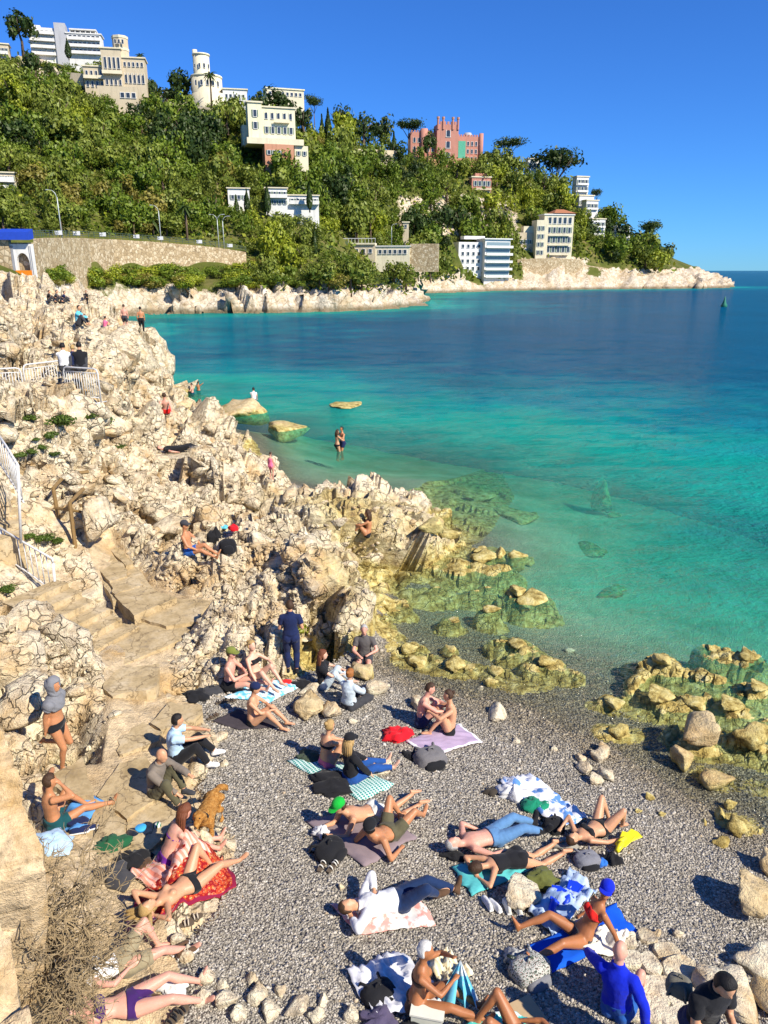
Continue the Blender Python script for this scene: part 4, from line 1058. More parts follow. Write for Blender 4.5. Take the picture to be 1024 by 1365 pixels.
# 5 low white buildings in the trees
b = Bld('white_house', 'low white flat-roofed house at the end of the terrace in the trees', 318, 292, 246, 0.2, vis=(305, 254, 333, 278))
b.block(306, 334, 254, 292, 0, 10, M_WHITE, drop=4); b.cornice(306, 334, 254, 0, 10, M_CREAM, 1.4); b.grid(308, 332, 258, 272, 3, 1, 3.4, 5, -.03)
b = Bld('white_terrace', 'long white two-storey terrace with balconies in the trees', 390, 292, 250, 0.18, vis=(355, 256, 426, 276))
b.block(356, 384, 254, 292, 0, 10, M_WHITE, drop=4); b.block(384, 426, 262, 292, 1, 10, M_WHITE, drop=4); b.cornice(356, 384, 254, 0, 10, M_CREAM, 1.4); b.cornice(385, 426, 262, 1, 10, M_CREAM, 1.4)
b.grid(358, 384, 258, 264, 4, 1, 3, 4.5, -.03); b.grid(387, 425, 266, 271, 5, 1, 3.4, 4, .97); b.grid(358, 384, 268, 275, 4, 1, 3, 4.5, -.03); b.balcony(357, 384, 266, 0); b.balcony(387, 426, 273, 1)
# 6 crest building
b = Bld('crest_house', 'flat pale house half hidden behind dark trees on the crest', 382, 140, 385, 0.3, vis=(356, 118, 406, 124))
b.block(356, 406, 121, 142, 0, 14, M_CREAM, drop=6); b.cornice(356, 406, 121, 0, 14, M_YCREAM, 1.6); b.grid(358, 404, 124, 130, 8, 1, 3, 4, -.03)
# 7 pink castle
b = Bld('pink_castle', 'pink battlemented castle with a square crenellated tower on the ridge', 596, 222, 480, 0.18, 'castle', vis=(546, 163, 646, 208))
def merlons(b, px0, px1, py, y0, y1, n, mat, w=.55, h=2.0, name='merlon'):
    st = (px1 - px0) / n
    for i in range(n): b.block(px0 + st * (i + .5 - w / 2), px0 + st * (i + .5 + w / 2), py - h, py + .05, y0, y0 + .8, mat, name)
b.block(547, 582, 181, 224, 2, 16, M_PINK, drop=6); b.block(581, 610, 172, 224, -1, 14, M_PINK, 'tower', drop=6); b.block(610, 644, 184, 224, 3, 16, M_PINK, drop=6)
for px in (582, 589, 602, 609): b.drum(px - 1.5, px + 1.5, 165, 178, -1, M_PINK, 'turret', 8); b.drum(px - 1.9, px + 1.9, 163.2, 165.6, -1, M_TERRA, 'turret_cap', 8)
merlons(b, 584, 608, 172, -1, 0, 5, M_PINK, .6, 3.5); merlons(b, 547, 581, 181, 2, 3, 9, M_PINK, .6, 2.2); merlons(b, 611, 644, 184, 3, 4, 9, M_PINK, .6, 2.2)
b.drum(560, 570, 177, 222, 2, M_PINK, 'turret', 10); b.drum(641, 647, 180, 222, 3, M_PINK, 'turret', 10); b.drum(621, 636, 178, 184, 8, M_GREY, 'roof_dome', 12, .6)
b.grid(549, 580, 185, 206, 5, 2, 3, 6, 1.97, arch=True); b.grid(591, 601, 176, 216, 1, 3, 5, 8, -1.03, arch=True); b.grid(612, 640, 188, 216, 5, 3, 2.6, 5, 2.97)
b.block(612, 622, 190, 214, 1.9, 2.2, M_SCAF, 'scaffold_net')
b.block(546, 646, 212, 226, -2, 1.8, M_TERRA, 'terrace', drop=6)
# 8 small pink house below
b = Bld('pink_house', 'small pink house with white trim below the castle', 641, 262, 440, 0.18, vis=(627, 234, 656, 256))
b.block(628, 655, 238, 264, 0, 10, M_PINK, drop=5); b.cornice(628, 655, 238, 0, 10, M_CREAM, 1.6); b.block(634, 650, 233, 237.2, 2, 7, M_PINK, 'attic'); b.grid(630, 654, 242, 250, 4, 1, 3, 6, -.03); b.balcony(630, 654, 254, 0, 2, M_BEIGE); b.grid(630, 654, 255, 261, 4, 1, 3, 5, -.03)
# 9 white modern block on the waterside
b = Bld('waterfront_block', 'white five-storey waterfront block with glazed balconies', 643, 374, 372, 0.35, vis=(606, 320, 682, 372))
b.block(607, 641, 326, 375, 0, 16, M_WHITE, drop=3); b.block(641, 678, 322, 372, -3, 14, M_WHITE, 'balcony_wing', drop=3); b.cornice(641, 678, 322, -3, 14, M_WHITE, 1.4, .8)
for j in range(5):
    y = 326 + j * 9.2; b.block(643, 677, y, y + 5.4, -3.12, -2.9, M_GLASS_LIT, 'glazing'); b.balcony(641, 680, y + 7, -3, 1.8)
    if j < 4: b.grid(609, 640, y + 2, y + 8, 4, 1, 3.4, 4.2, -.03)
b.block(620, 650, 318, 322, 4, 12, M_WHITE, 'roof_house')
# 10 cream palazzo with red roof
b = Bld('cream_palazzo', 'tall cream palazzo with arched loggia and red tiled roof above the cliff', 738, 343, 402, 0.18, vis=(695, 283, 764, 342))
b.block(722, 763, 289, 345, 0, 14, M_CREAM, drop=4); b.block(711, 727, 297, 345, -1, 12, M_CREAM, drop=4); b.block(690, 712, 312, 345, 3, 14, M_BEIGE, 'annex', drop=4); b.block(698, 711, 304, 314, 4, 12, M_CREAM, 'annex')
m = MB(); x0, x1, z = b.X(736), b.X(764), b.Z(289)
m.add([(x0 - .6, -.6, z + .3), (x1 + .6, -.6, z + .3), (x1 + .6, 14.6, z + .3), (x0 - .6, 14.6, z + .3), ((x0 + x1) / 2 - 2, 7, z + 2.6), ((x0 + x1) / 2 + 2, 7, z + 2.6)], [(0, 1, 5, 4), (1, 2, 5), (2, 3, 4, 5), (3, 0, 4), (3, 2, 1, 0)]); m.build('roof', M_TILE, b.root)
b.cornice(722, 763, 290, 0, 14, M_WHITE, 1.3); b.grid(726, 761, 292, 302, 5, 1, 4.2, 8, -.03, arch=True)
for j in range(3): b.grid(726, 761, 304 + j * 12, 314 + j * 12, 5, 1, 3.4, 7, -.03); b.balcony(728, 758, 316 + j * 12, 0, 1.2, M_CREAM)
b.grid(712, 722, 302, 342, 2, 4, 2.4, 5, -1.03); b.grid(692, 710, 318, 340, 3, 2, 3, 5, 2.97)
# 11 houses towards the cape
for px0, px1, t, bs, D, yaw, lab in [(786, 806, 294, 326, 446, .3, 'slim white house with balconies among the cape trees'), (818, 840, 303, 320, 452, .25, 'low white house with terraces above the cape'),
                                     (766, 784, 238, 268, 480, .3, 'white house on the steep crest beneath the broad umbrella pine'), (770, 792, 262, 280, 470, .3, 'stepped cream house lower on the steep crest'),
                                     (703, 720, 213, 230, 482, .2, 'pale grey house between the two umbrella pines'), (0, 14, 62, 88, 320, .3, 'small beige house at the top of the wooded slope'), (0, 22, 232, 256, 190, .3, 'flat beige house among the lower trees'),
                                     (780, 798, 268, 282, 462, .3, 'small white villa on the crest above the slim house')]:
    b = Bld('hill_house', lab, (px0 + px1) / 2, bs, D, yaw, 'house', vis=(px0, t, px1, t + (bs - t) * .55))
    b.block(px0, px1, t, bs, 0, 9, M_WHITE if px0 > 100 else M_BEIGE, drop=5); b.cornice(px0, px1, t, 0, 9, M_CREAM, 1.4)
    ny = max(1, int((bs - t) / 10)); b.grid(px0 + 1, px1 - 1, t + 2, bs - 2, 3, ny, (px1 - px0) * .16, 4.6, -.03)
    for j in range(ny): b.balcony(px0 + 1, px1 - 1, t + 2 + (bs - t - 4) / ny * (j + .95), 0, 1.2)
# garden walls and terraces on the slope
def strip_wall(name, label, pts, h, th, mat, cat='wall', drop=3.0):
    """wall along points (px, py of its top edge, D)"""
    P = [at_d(*p) for p in pts]; m = MB(); n = len(P)
    for i in range(n - 1):
        a, b_ = P[i], P[i + 1]; d = np.array([b_[0] - a[0], b_[1] - a[1], 0]); d /= np.linalg.norm(d); s_ = np.array([-d[1], d[0], 0]) * th
        if s_[1] < 0: s_ = -s_
        dn = np.array([0, 0, h + drop])
        m.add([a, b_, b_ + s_, a + s_, a - dn, b_ - dn, b_ + s_ - dn, a + s_ - dn], [(0, 1, 2, 3), (4, 7, 6, 5), (0, 4, 5, 1), (1, 5, 6, 2), (2, 6, 7, 3), (3, 7, 4, 0)])
    o = m.build(name, mat); tag(o, label, cat); return o
strip_wall('garden_wall', 'long balustraded garden wall below the dark cedars', [(462,198,392),(500,199,400),(530,201,410)], 4, .8, M_BEIGE)
strip_wall('garden_wall', 'lower garden terrace wall between the villa and the castle', [(400,222,300),(412,226,330),(470,228,372),(540,226,420)], 2.5, .8, M_BEIGE)
strip_wall('garden_wall', 'stone terrace wall under the cream round tower', [(258,141,318),(300,146,316),(332,152,318)], 4, .8, M_BEIGE)
strip_wall('garden_wall', 'broken stone terrace wall below the crest apartments', [(40,78,318),(70,88,318),(75,95,312),(110,98,310)], 3, .8, M_BEIGE)
strip_wall('sea_wall', 'yellow stone sea wall under the cream palazzo', [(690,346,388),(735,343.5,392),(772,346,398),(778,351,400)], 7, 1.0, M_WALLSTONE)
strip_wall('sea_wall', 'low stone parapet along the cape garden', [(780,353,404),(830,361,414),(870,367,421)], 2, .6, M_WALLSTONE)
# coast road viaduct
b = Bld('road_terrace', 'pale road terrace on columns beside the coast road', 520, 346, 268, -.1, vis=(445, 318, 585, 330))
b.block(446, 500, 325, 327, 0, 10, M_CREAM, 'deck'); b.block(448, 500, 327, 346, .6, 8, M_BEIGE, drop=4); b.block(500, 546, 329, 346, 1.0, 8, M_CREAM, drop=4); b.block(546, 584, 326, 346, 2.0, 8, M_WALLSTONE, 'wall', drop=4)
b.cornice(500, 546, 329, 1.0, 8, M_WHITE, 1.2)
for i in range(13): b.block(446 + i * 4.5, 446.4 + i * 4.5, 319.5, 325, .1, .25, M_RAIL, 'rail_post')
b.block(446, 500.6, 319, 319.7, .1, .25, M_RAIL, 'rail'); b.grid(503, 543, 332, 340, 6, 1, 4, 5, .97); b.grid(452, 498, 331, 339, 5, 1, 4, 5, .57)
# stone lookout by the road
b = Bld('lookout_tower', 'small beige stone turret beside the coast road', 541, 310, 330, 0, vis=(534, 285, 548, 305))
b.block(537, 545, 297, 312, 0, 4, M_BEIGE, 'wall', drop=4); b.cornice(537, 545, 297, 0, 4, M_CREAM, 1.4); b.win(541, 302, 2.4, 4, -.03)
# 14 retaining wall with promenade fence
WALLPTS = [(44,318,139),(60,317,145),(85,317,155),(110,317.5,165),(150,319,178),(200,322,188),(250,326,195),(290,330,201),(328,336,206)]
rw = strip_wall('retaining_wall', 'long curved stone retaining wall below the coast road', WALLPTS, 7.5, 1.2, M_WALLSTONE)
fn = empty('promenade_fence', at_d(*WALLPTS[0])); tag(fn, 'dark metal fence along the top of the stone retaining wall', 'fence')
M_DARK = simple('dark_metal', (.06, .09, .08), .5, .2, 5); M_SIGN = simple('white_board', (.78, .78, .76), .6, .08, 2)
o_ = fn.location.copy(); WP = [Vector(at_d(a, c - 1, d + .6)) for a, c, d in WALLPTS]
def along(P, t):
    k = t * (len(P) - 1); i = min(int(k), len(P) - 2); return P[i].lerp(P[i + 1], k - i)
for dz in (.35, .75, 1.15):
    m = MB(); m.tube([p + Vector((0, 0, dz)) - o_ for p in WP], .05, 5); m.build('rail', M_DARK, fn)
for i in range(46):
    p = along(WP, i / 45) - o_; m = MB(); m.tube([p, p + Vector((0, 0, 1.25))], .055, 5); m.build('post', M_DARK, fn)
for t in (.22, .34, .46, .58, .66, .80, .93):
    p = along(WP, t) - o_; m = MB(); m.box(p + Vector((0, -.15, .8)), (1.4, .06, .8)); m.build('sign_board', M_SIGN, fn)
# arched alcove with blue awning
b = Bld('arched_kiosk', 'white arched alcove in the stone wall under a blue awning', 34, 373, 130, .12, 'kiosk', vis=(4, 310, 50, 372))
b.block(5, 49, 326, 376, 1.2, 6, M_WALLSTONE, 'wall', drop=1.5); b.block(5, 20, 322, 376, -.4, 1.1, M_WALLSTONE, 'buttress', drop=1.5)
m = MB(); W0, W1 = b.X(20), b.X(48); zt = b.Z(328); cx, ar, az = b.X(34.5), b.X(42.5) - b.X(34.5), b.Z(352)
pts = [(cx - ar, -.3)] + [(cx - ar * math.cos(a), az + ar * 1.6 * math.sin(a)) for a in [math.pi * i / 12 for i in range(13)]] + [(cx + ar, -.3)]
outer = [(W0, -.3)] + [(W0 + (W1 - W0) * i / 12, zt) for i in range(13)] + [(W1, -.3)]
n = len(pts); vs = [(x, 0, z) for x, z in pts] + [(x, 0, z) for x, z in outer] + [(x, .9, z) for x, z in pts] + [(x, .9, z) for x, z in outer]
fs = [(i, i + 1, n + i + 1, n + i) for i in range(n - 1)] + [(2 * n + i, i, i + 1, 2 * n + i + 1)[::-1] for i in range(n - 1)] + [(n + i, n + i + 1, 3 * n + i + 1, 3 * n + i) for i in range(n - 1)]
m.add(vs, fs); m.build('arch', M_WHITE, b.root)
for i in range(5):
    px = 21 + i * 1.3 if i < 3 else 44 + (i - 3) * 2; b.block(px, px + .5, 330, 372, -.12, .0, M_GREY, 'bar')
M_BLUE = simple('blue_canvas', (.015, .06, .42), .7, .2, 2); M_ORANGE = simple('orange_cloth', (.75, .22, .01), .8, .2, 2)
m = MB(); x0, x1 = b.X(10), b.X(49); zt = b.Z(313); 
m.add([(x0, 1.2, zt + .5), (x1, 1.2, zt + .5), (x1, -1.2, zt - .1), (x0, -1.2, zt - .1), (x1, -1.2, zt - 1.3), (x0, -1.2, zt - 1.3), (x0, 1.2, zt - 1.0), (x1, 1.2, zt - 1.0)], [(0, 3, 2, 1), (3, 5, 4, 2), (0, 6, 5, 3), (1, 2, 4, 7), (6, 7, 4, 5), (0, 1, 7, 6)]); m.build('awning', M_BLUE, b.root)
b.block(24, 44, 361, 372, -.3, .3, M_ORANGE, 'counter_cloth')
# street lamps
M_LAMP = simple('lamp_metal', (.55, .58, .55), .5, .1, 3, metal=.3)
def lamp(px, base_py, top_py, D, arms, label):
    p = Vector(at_d(px, base_py, D)); k = px_size(p); h = (base_py - top_py) * k
    rt = empty('street_lamp', p); tag(rt, label, 'street lamp')
    m = MB(); m.tube([(0, 0, -1.5), (0, 0, h * .6), (0, 0, h * .85)], [.14, .11, .09], 8); m.build('pole', M_LAMP, rt, True)
    for a in arms:
        m = MB(); m.tube([(0, 0, h * .84), (a * .3, 0, h * .93), (a * .8, 0, h * .985), (a * 1.5, 0, h)], [.08, .07, .06, .05], 6); m.build('arm', M_LAMP, rt, True)
        m = MB(); m.rings([[(a * 1.4 + (x), y * .16, h + z) for x, y in ((-.1, -1), (.6 * a, -1), (.6 * a, 1), (-.1, 1))] for z in (-.08, .06)]); m.build('lamp_head', M_LAMP, rt)
lamp(83, 318, 258, 157, (-1,), 'tall single-armed street lamp above the shrub end of the wall')
lamp(215, 323, 277, 193, (-1,), 'single-armed street lamp beside the palm on the coast road')
lamp(292, 331, 289, 204, (-1, 1), 'double-armed street lamp on the coast road')
lamp(299, 331, 291, 207, (1,), 'slim street lamp behind the double-armed lamp')
lamp(474, 322, 294, 275, (-1,), 'street lamp at the start of the road terrace')
lamp(522, 322, 300, 285, (1,), 'street lamp beside the stone turret on the road')
# navigation buoy
bp = Vector(at_z(965, 409, 0)); bu = empty('navigation_buoy', bp); tag(bu, 'green conical navigation buoy floating alone offshore', 'buoy')
M_BUOY = simple('buoy_green', (.03, .20, .12), .4, .2, 2)
cir = lambda r, z, n=14: [(r * math.cos(2 * math.pi * i / n), r * math.sin(2 * math.pi * i / n), z) for i in range(n)]
m = MB(); m.rings([cir(.7, -.3), cir(.8, .3), cir(.75, .6)]); m.build('float', M_BUOY, bu)
m = MB(); m.rings([cir(.6, .6), cir(.22, 1.9), cir(.18, 2.1)]); m.build('tower', M_BUOY, bu)
m = MB(); m.rings([cir(.3, 2.1), cir(.02, 2.7)]); m.build('topmark', M_BUOY, bu)

# ---- trees -----------------------------------------------------------------------
M_BARK = simple('bark', (.13, .09, .06), .9, .3, 3, .4)
LEAF = {'olive': leaf_material('olive_leaves', (.125, .17, .02), (.31, .35, .05), .3), 'green': leaf_material('green_leaves', (.085, .15, .012), (.26, .33, .03), .3),
        'lime': leaf_material('lime_leaves', (.20, .26, .012), (.46, .48, .04), .25), 'dark': leaf_material('dark_leaves', (.025, .055, .012), (.075, .115, .02), .4), 'gold': leaf_material('gold_leaves', (.20, .17, .025), (.36, .31, .06), .35)}
def trunk_mesh(seed, h=1.0, spread=.25, r0=.045, forks=4, base=-.3):
    r = random.Random(seed); m = MB(); top = (r.uniform(-.05, .05), r.uniform(-.05, .05), h * .55)
    m.tube([(0, 0, base), (r.uniform(-.02, .02), 0, h * .25), top], [r0 * 1.3, r0, r0 * .75], 6)
    for i in range(forks):
        a = 6.28 * i / forks + r.uniform(-.4, .4); s = spread * r.uniform(.7, 1.2)
        m.tube([top, (top[0] + math.cos(a) * s * .5, top[1] + math.sin(a) * s * .5, h * .75), (top[0] + math.cos(a) * s, top[1] + math.sin(a) * s, h * r.uniform(.88, 1.0))], [r0 * .6, r0 * .4, r0 * .15], 5)
    return m.mesh('trunk', M_BARK, True)
TRUNKS = [trunk_mesh(i) for i in range(4)]
CROWNS = {k: [leaf_clump('crown', 640, 1.0, .10, 500 + i * 7 + len(k), .8, LEAF[k]) for i in range(3)] for k in LEAF}
TLAB = {'olive': 'rounded olive-green broadleaf tree on the wooded hillside', 'green': 'mid-green broadleaf tree on the wooded hillside', 'lime': 'bright yellow-green tree on the wooded hillside',
        'dark': 'dark evergreen tree on the wooded hillside', 'gold': 'golden-brown tree on the wooded hillside'}
def broad_tree(p, kind, w, h, seed, label=None, group=None, name='broadleaf_tree'):
    rt = empty(name, p, seed * 1.37); tag(rt, label or TLAB[kind], 'tree', group or (None if label else 'broadleaf trees on the hillside'))
    obj('trunk', TRUNKS[seed % 4], rt, (0, 0, 0), None, (h * .8, h * .8, h * .75))
    obj('crown', CROWNS[kind][seed % 3], rt, (0, 0, h * .55), None, (w * .60, w * .60, h * .64))
    return rt
tr_ = np.random.default_rng(44)
HILLPOLY = [(0,70),(60,90),(110,100),(200,140),(260,145),(330,165),(400,190),(540,210),(640,222),(700,226),(780,275),(830,310),(880,345),(905,362),(870,368),(800,352),(775,345),(700,340),(690,372),(600,376),(570,376),(540,392),(450,388),(335,384),(330,335),(300,322),(150,315),(0,310)]
def cluster_kind(px, py):
    v = vnoise2(np.array([px / 55.0]), np.array([py / 40.0]), 91)[0] * .75 + tr_.random() * .25
    if py > 250 and px < 330: return 'olive' if v < .45 else ('gold' if v < .52 else ('green' if v < .78 else 'lime'))
    return 'dark' if v < .25 else ('green' if v < .48 else ('olive' if v < .72 else ('lime' if v < .93 else 'gold')))
cand = []
tries = 0
while len(cand) < 980 and tries < 30000:
    tries += 1
    px, py = tr_.uniform(-25, 915), tr_.uniform(70, 395)
    if not in_poly(np.array([max(px, 1.0)]), np.array([py]), HILLPOLY)[0]: continue
    if 525 < px < 690 and 262 < py < 318 and tr_.random() < .62: continue
    p = hill_hit(px, py)
    if p is None: continue
    k = px_size(p)
    w = (14 + 30 * tr_.random() ** 1.6) * (1 if px < 480 else .85); h = w * tr_.uniform(.95, 1.4)
    if any(px + w / 2 > a + 2 and px - w / 2 < c - 2 and py - h * 1.02 < d_ - 1 and py > b_ + 1 and p.y < D + 6 for a, b_, c, d_, D in TAKEN): continue
    if min([abs(px - q[0]) + abs(py - q[1]) * 1.3 for q in cand[-400:]] or [99]) < 5: continue
    cand.append((px, py, w * k, h * k, p, cluster_kind(px, py), w))
cand.sort(key=lambda c: -c[6])
for i, c in enumerate(cand[:285]): broad_tree(c[4], c[5], c[2], c[3], i)
Vs, Fs, Ms, n = [], [], [], 0
kl = list(LEAF)
for i, c in enumerate(cand[285:]):
    me = CROWNS[c[5]][i % 3]; v = np.empty(len(me.vertices) * 3, np.float32); me.vertices.foreach_get('co', v); v = v.reshape(-1, 4, 3)[::2].reshape(-1, 3)
    v = v * np.array([c[2] * .6, c[2] * .6, c[3] * .6]) + np.array(c[4]) + np.array([0, 0, c[3] * .55])
    Vs.append(v); Fs.append(np.arange(n, n + len(v)).reshape(-1, 4)); n += len(v); Ms.append(np.full(len(v) // 4, kl.index(c[5])))
# undergrowth between the trees
ug = np.random.default_rng(12); cnt = 0; U_ = []
ux, uy = ug.uniform(-20, 915, 36000), ug.uniform(70, 395, 36000)
ok = in_poly(np.maximum(ux, 1), uy, HILLPOLY)
for px, py in zip(ux[ok][:13000], uy[ok][:13000]):
    p = hill_hit(px, py)
    if p is None: continue
    if 525 < px < 690 and 262 < py < 318 and ug.random() < .6: continue
    s = px_size(p) * ug.uniform(2, 4)
    if any(a - 2 < px < c + 2 and b_ < py < d_ for a, b_, c, d_, D in TAKEN): continue
    for _ in range(2):
        q = np.array(p) + ug.normal(size=3) * s * .9 + np.array([0, 0, s * .6]); t = ug.normal(size=3); t /= np.linalg.norm(t); b2 = np.cross(t, ug.normal(size=3)); b2 /= np.linalg.norm(b2)
        U_.append(np.stack([q - t * s, q - b2 * s * .6, q + t * s, q + b2 * s * .6]))
U_ = np.concatenate(U_); Vs.append(U_); Fs.append(np.arange(n, n + len(U_)).reshape(-1, 4)); Ms.append(ug.choice([0, 1, 2, 3], len(U_) // 4, p=[.35, .35, .12, .18]))
me = mesh_np('woodland', np.concatenate(Vs), np.concatenate(Fs), [LEAF[k] for k in kl]); me.polygons.foreach_set('material_index', np.concatenate(Ms).astype(np.int32))
wl = obj('woodland', me); tag(wl, 'dense green woodland and undergrowth filling the hillside', 'woodland', kind='stuff')

# special trees
def umbrella_pine(px, base_py, c0, c1, top, bot, D, label, seed, forks=5):
    p = Vector(at_d(px, base_py, D)); k = px_size(p); h = (base_py - top) * k; w = (c1 - c0) * k; ch = (bot - top) * k; cx = ((c0 + c1) / 2 - px) * k
    rt = empty('umbrella_pine', p); tag(rt, label, 'tree')
    r = random.Random(seed); m = MB(); fz = h - ch * 1.6; m.tube([(0, 0, -3), (cx * .1, 0, fz * .5), (cx * .3, 0, fz)], [w * .028, w * .022, w * .018], 7)
    for i in range(forks):
        a = 6.28 * i / forks + r.uniform(-.3, .3); m.tube([(cx * .3, 0, fz), (cx * .7 + math.cos(a) * w * .15, math.sin(a) * w * .12, (fz + h - ch * .5) / 2), (cx + math.cos(a) * w * .33, math.sin(a) * w * .3, h - ch * .45)], [w * .013, w * .01, w * .005], 5)
    m.build('trunk', M_BARK, rt, True)
    cm = leaf_clump('crown', 1500, 1.0, .06, 700 + seed, .5, LEAF['dark'], .3)
    obj('crown', cm, rt, (cx, 0, h - ch * .5), None, (w * .62, w * .58, ch * 1.25)); return rt
umbrella_pine(680, 222, 657, 699, 187, 200, 478, 'slender umbrella pine on the skyline beside the pink castle', 1)
umbrella_pine(738, 248, 711, 776, 200, 228, 478, 'broad umbrella pine on the skyline above the cape', 2, 7)
umbrella_pine(420, 178, 405, 432, 132, 146, 400, 'small umbrella pine on the skyline behind the cream villa', 3)
umbrella_pine(545, 205, 525, 562, 163, 178, 455, 'round-topped pine touching the pink castle', 4)
umbrella_pine(795, 272, 787, 802, 253, 262, 480, 'tiny umbrella pine on the steep crest', 5)
umbrella_pine(868, 335, 848, 880, 296, 312, 470, 'windswept pine near the tip of the cape', 6)
umbrella_pine(155, 352, 130, 190, 305, 330, 150, 'low spreading pine under the coast road wall', 7) if False else None
for px, bs, top, w, D, lab in [(30, 66, 18, 44, 322, 'tall dark conifer at the top of the slope beside the apartments'), (236, 138, 94, 40, 335, 'dark round evergreen between the ornate villa and the tower'), (205, 135, 105, 24, 335, 'dark evergreen beside the ornate villa'),
                               (452, 190, 140, 30, 415, 'dark tall tree on the skyline beside the cypresses'), (485, 200, 150, 36, 440, 'layered cedar on the skyline before the garden wall'), (510, 202, 158, 30, 445, 'dark cedar next to the layered cedar on the skyline'),
                               (375, 165, 122, 44, 368, 'dark rounded tree hiding the crest house'), (345, 160, 124, 26, 360, 'dark tree beside the wing of the tower villa'), (570, 214, 176, 20, 470, 'dark tree standing against the pink castle'), (406, 190, 140, 26, 372, 'dark tree behind the cream villa'),
                               (780, 330, 296, 40, 440, 'dark bushy tree behind the cream palazzo'), (820, 335, 292, 40, 455, 'green tree above the low white house on the cape'), (850, 345, 302, 40, 460, 'dense green tree on the cape beneath the windswept pine'), (880, 355, 322, 34, 462, 'dense green tree at the cape tip'),
                               (655, 225, 200, 26, 482, 'green tree beside the castle turret')]:
    p = Vector(at_d(px, bs, D)); k = px_size(p); broad_tree(p, 'dark', w * k * 1.1, (bs - top) * k, px, lab, name='evergreen_tree')
def spindle(name, n, seed, mat, size=.05):
    r = np.random.default_rng(seed); z = r.random(n); rad = np.sin(np.clip(z * 1.05 + .04, 0, 1) ** .6 * math.pi) ** .8 * (.75 + .25 * r.random(n)); a = r.uniform(0, 6.28, n)
    p = np.stack([np.cos(a) * rad, np.sin(a) * rad, z], -1); t = np.stack([r.normal(0, .1, n), r.normal(0, .1, n), np.full(n, size * 1.1)], -1); b2 = np.stack([-np.sin(a), np.cos(a), np.zeros(n)], -1) * .22
    return mesh_np(name, np.stack([p - t, p - b2, p + t, p + b2], 1).reshape(-1, 3), np.arange(n * 4).reshape(-1, 4), mat)
SPIN = spindle('crown', 420, 3, LEAF['dark'])
for px, bs, top, w, D in [(345,205,165,11,330),(395,205,160,12,345),(438,195,150,12,410),(430,200,158,10,405),(468,205,168,9,420),(357,285,248,11,246),(413,280,246,9,248),(330,285,255,9,240),(316,290,262,8,238),(470,262,236,8,335),(455,262,232,8,330),(92,78,55,9,328),(420,345,305,9,230),(525,218,180,10,440)]:
    p = Vector(at_d(px, bs, D)); k = px_size(p); h = (bs - top) * k
    rt = empty('cypress_tree', p, px); tag(rt, 'narrow dark cypress tree rising among the hillside houses', 'tree', 'cypresses on the hillside')
    obj('crown', SPIN, rt, (0, 0, h * .06), None, (w * k / 2, w * k / 2, h * .94)); obj('trunk', TRUNKS[0], rt, None, None, (h * .5, h * .5, h * .3))
def palm(px, bs, top, w, D, label):
    p = Vector(at_d(px, bs, D)); k = px_size(p); h = (bs - top) * k; R_ = w * k / 2
    rt = empty('palm_tree', p); tag(rt, label, 'tree'); m = MB(); m.tube([(0, 0, -1.5), (.1, 0, h * .4), (0, 0, h * .82)], [.38, .3, .26], 8); m.build('trunk', M_BARK, rt, True)
    for i in range(20):
        a = i * 2.399; e = .9 - 1.5 * (i / 20); m = MB(); d = Vector((math.cos(a), math.sin(a), 0)); s_ = Vector((-d.y, d.x, 0)); P = []
        for j in range(6):
            t = j / 5; P.append(d * (R_ * t) + Vector((0, 0, h * .83 + R_ * (e * t - .75 * t * t))))
        vs = []
        for j, q in enumerate(P):
            ww = R_ * .13 * math.sin(math.pi * (j / 5 * .85 + .12)); vs += [q - s_ * ww - Vector((0, 0, ww * .6)), q, q + s_ * ww - Vector((0, 0, ww * .6))]
        m.add(vs, [(3 * j + c, 3 * j + c + 1, 3 * j + c + 4, 3 * j + c + 3) for j in range(5) for c in (0, 1)]); m.build('frond', LEAF['dark'], rt)
palm(282, 138, 96, 20, 318, 'palm tree standing in front of the cream round tower')
palm(188, 90, 72, 14, 316, 'palm crown beside the octagonal tower of the ornate villa')
palm(205, 325, 285, 34, 200, 'bushy palm tree beside the coast road')
palm(250, 325, 270, 22, 206, 'tall thin palm tree behind the promenade')
# shrubs under the wall
SHR = {k: [leaf_clump('foliage', 650, 1.0, .085, 820 + i + len(k), .75, LEAF[k]) for i in range(2)] for k in ('lime', 'green', 'gold')}
sr = np.random.default_rng(31)
for i in range(120):
    px = sr.uniform(60, 338) if i < 90 else sr.uniform(330, 470); py = 362 + sr.uniform(0, 22) if px < 200 else 360 + sr.uniform(4, 26)
    if px > 335: py = sr.uniform(352, 386)
    p = hill_hit(px, py)
    if p is None or p.y > 260: continue
    k = px_size(p); w = sr.uniform(18, 38) * k; kd = sr.choice(['green', 'lime', 'gold'], p=[.45, .35, .2])
    rt = empty('shrub', p, i); tag(rt, {'green': 'green leafy shrub between the retaining wall and the sea rocks', 'lime': 'yellow-green leafy shrub between the retaining wall and the sea rocks', 'gold': 'brownish dry shrub between the retaining wall and the sea rocks'}[kd], 'shrub', 'shrubs below the retaining wall')
    obj('foliage', SHR[kd][i % 2], rt, (0, 0, w * .25), None, (w / 2, w / 2, w * .42)); obj('stem', TRUNKS[i % 4], rt, None, None, (w * .5, w * .5, w * .35))
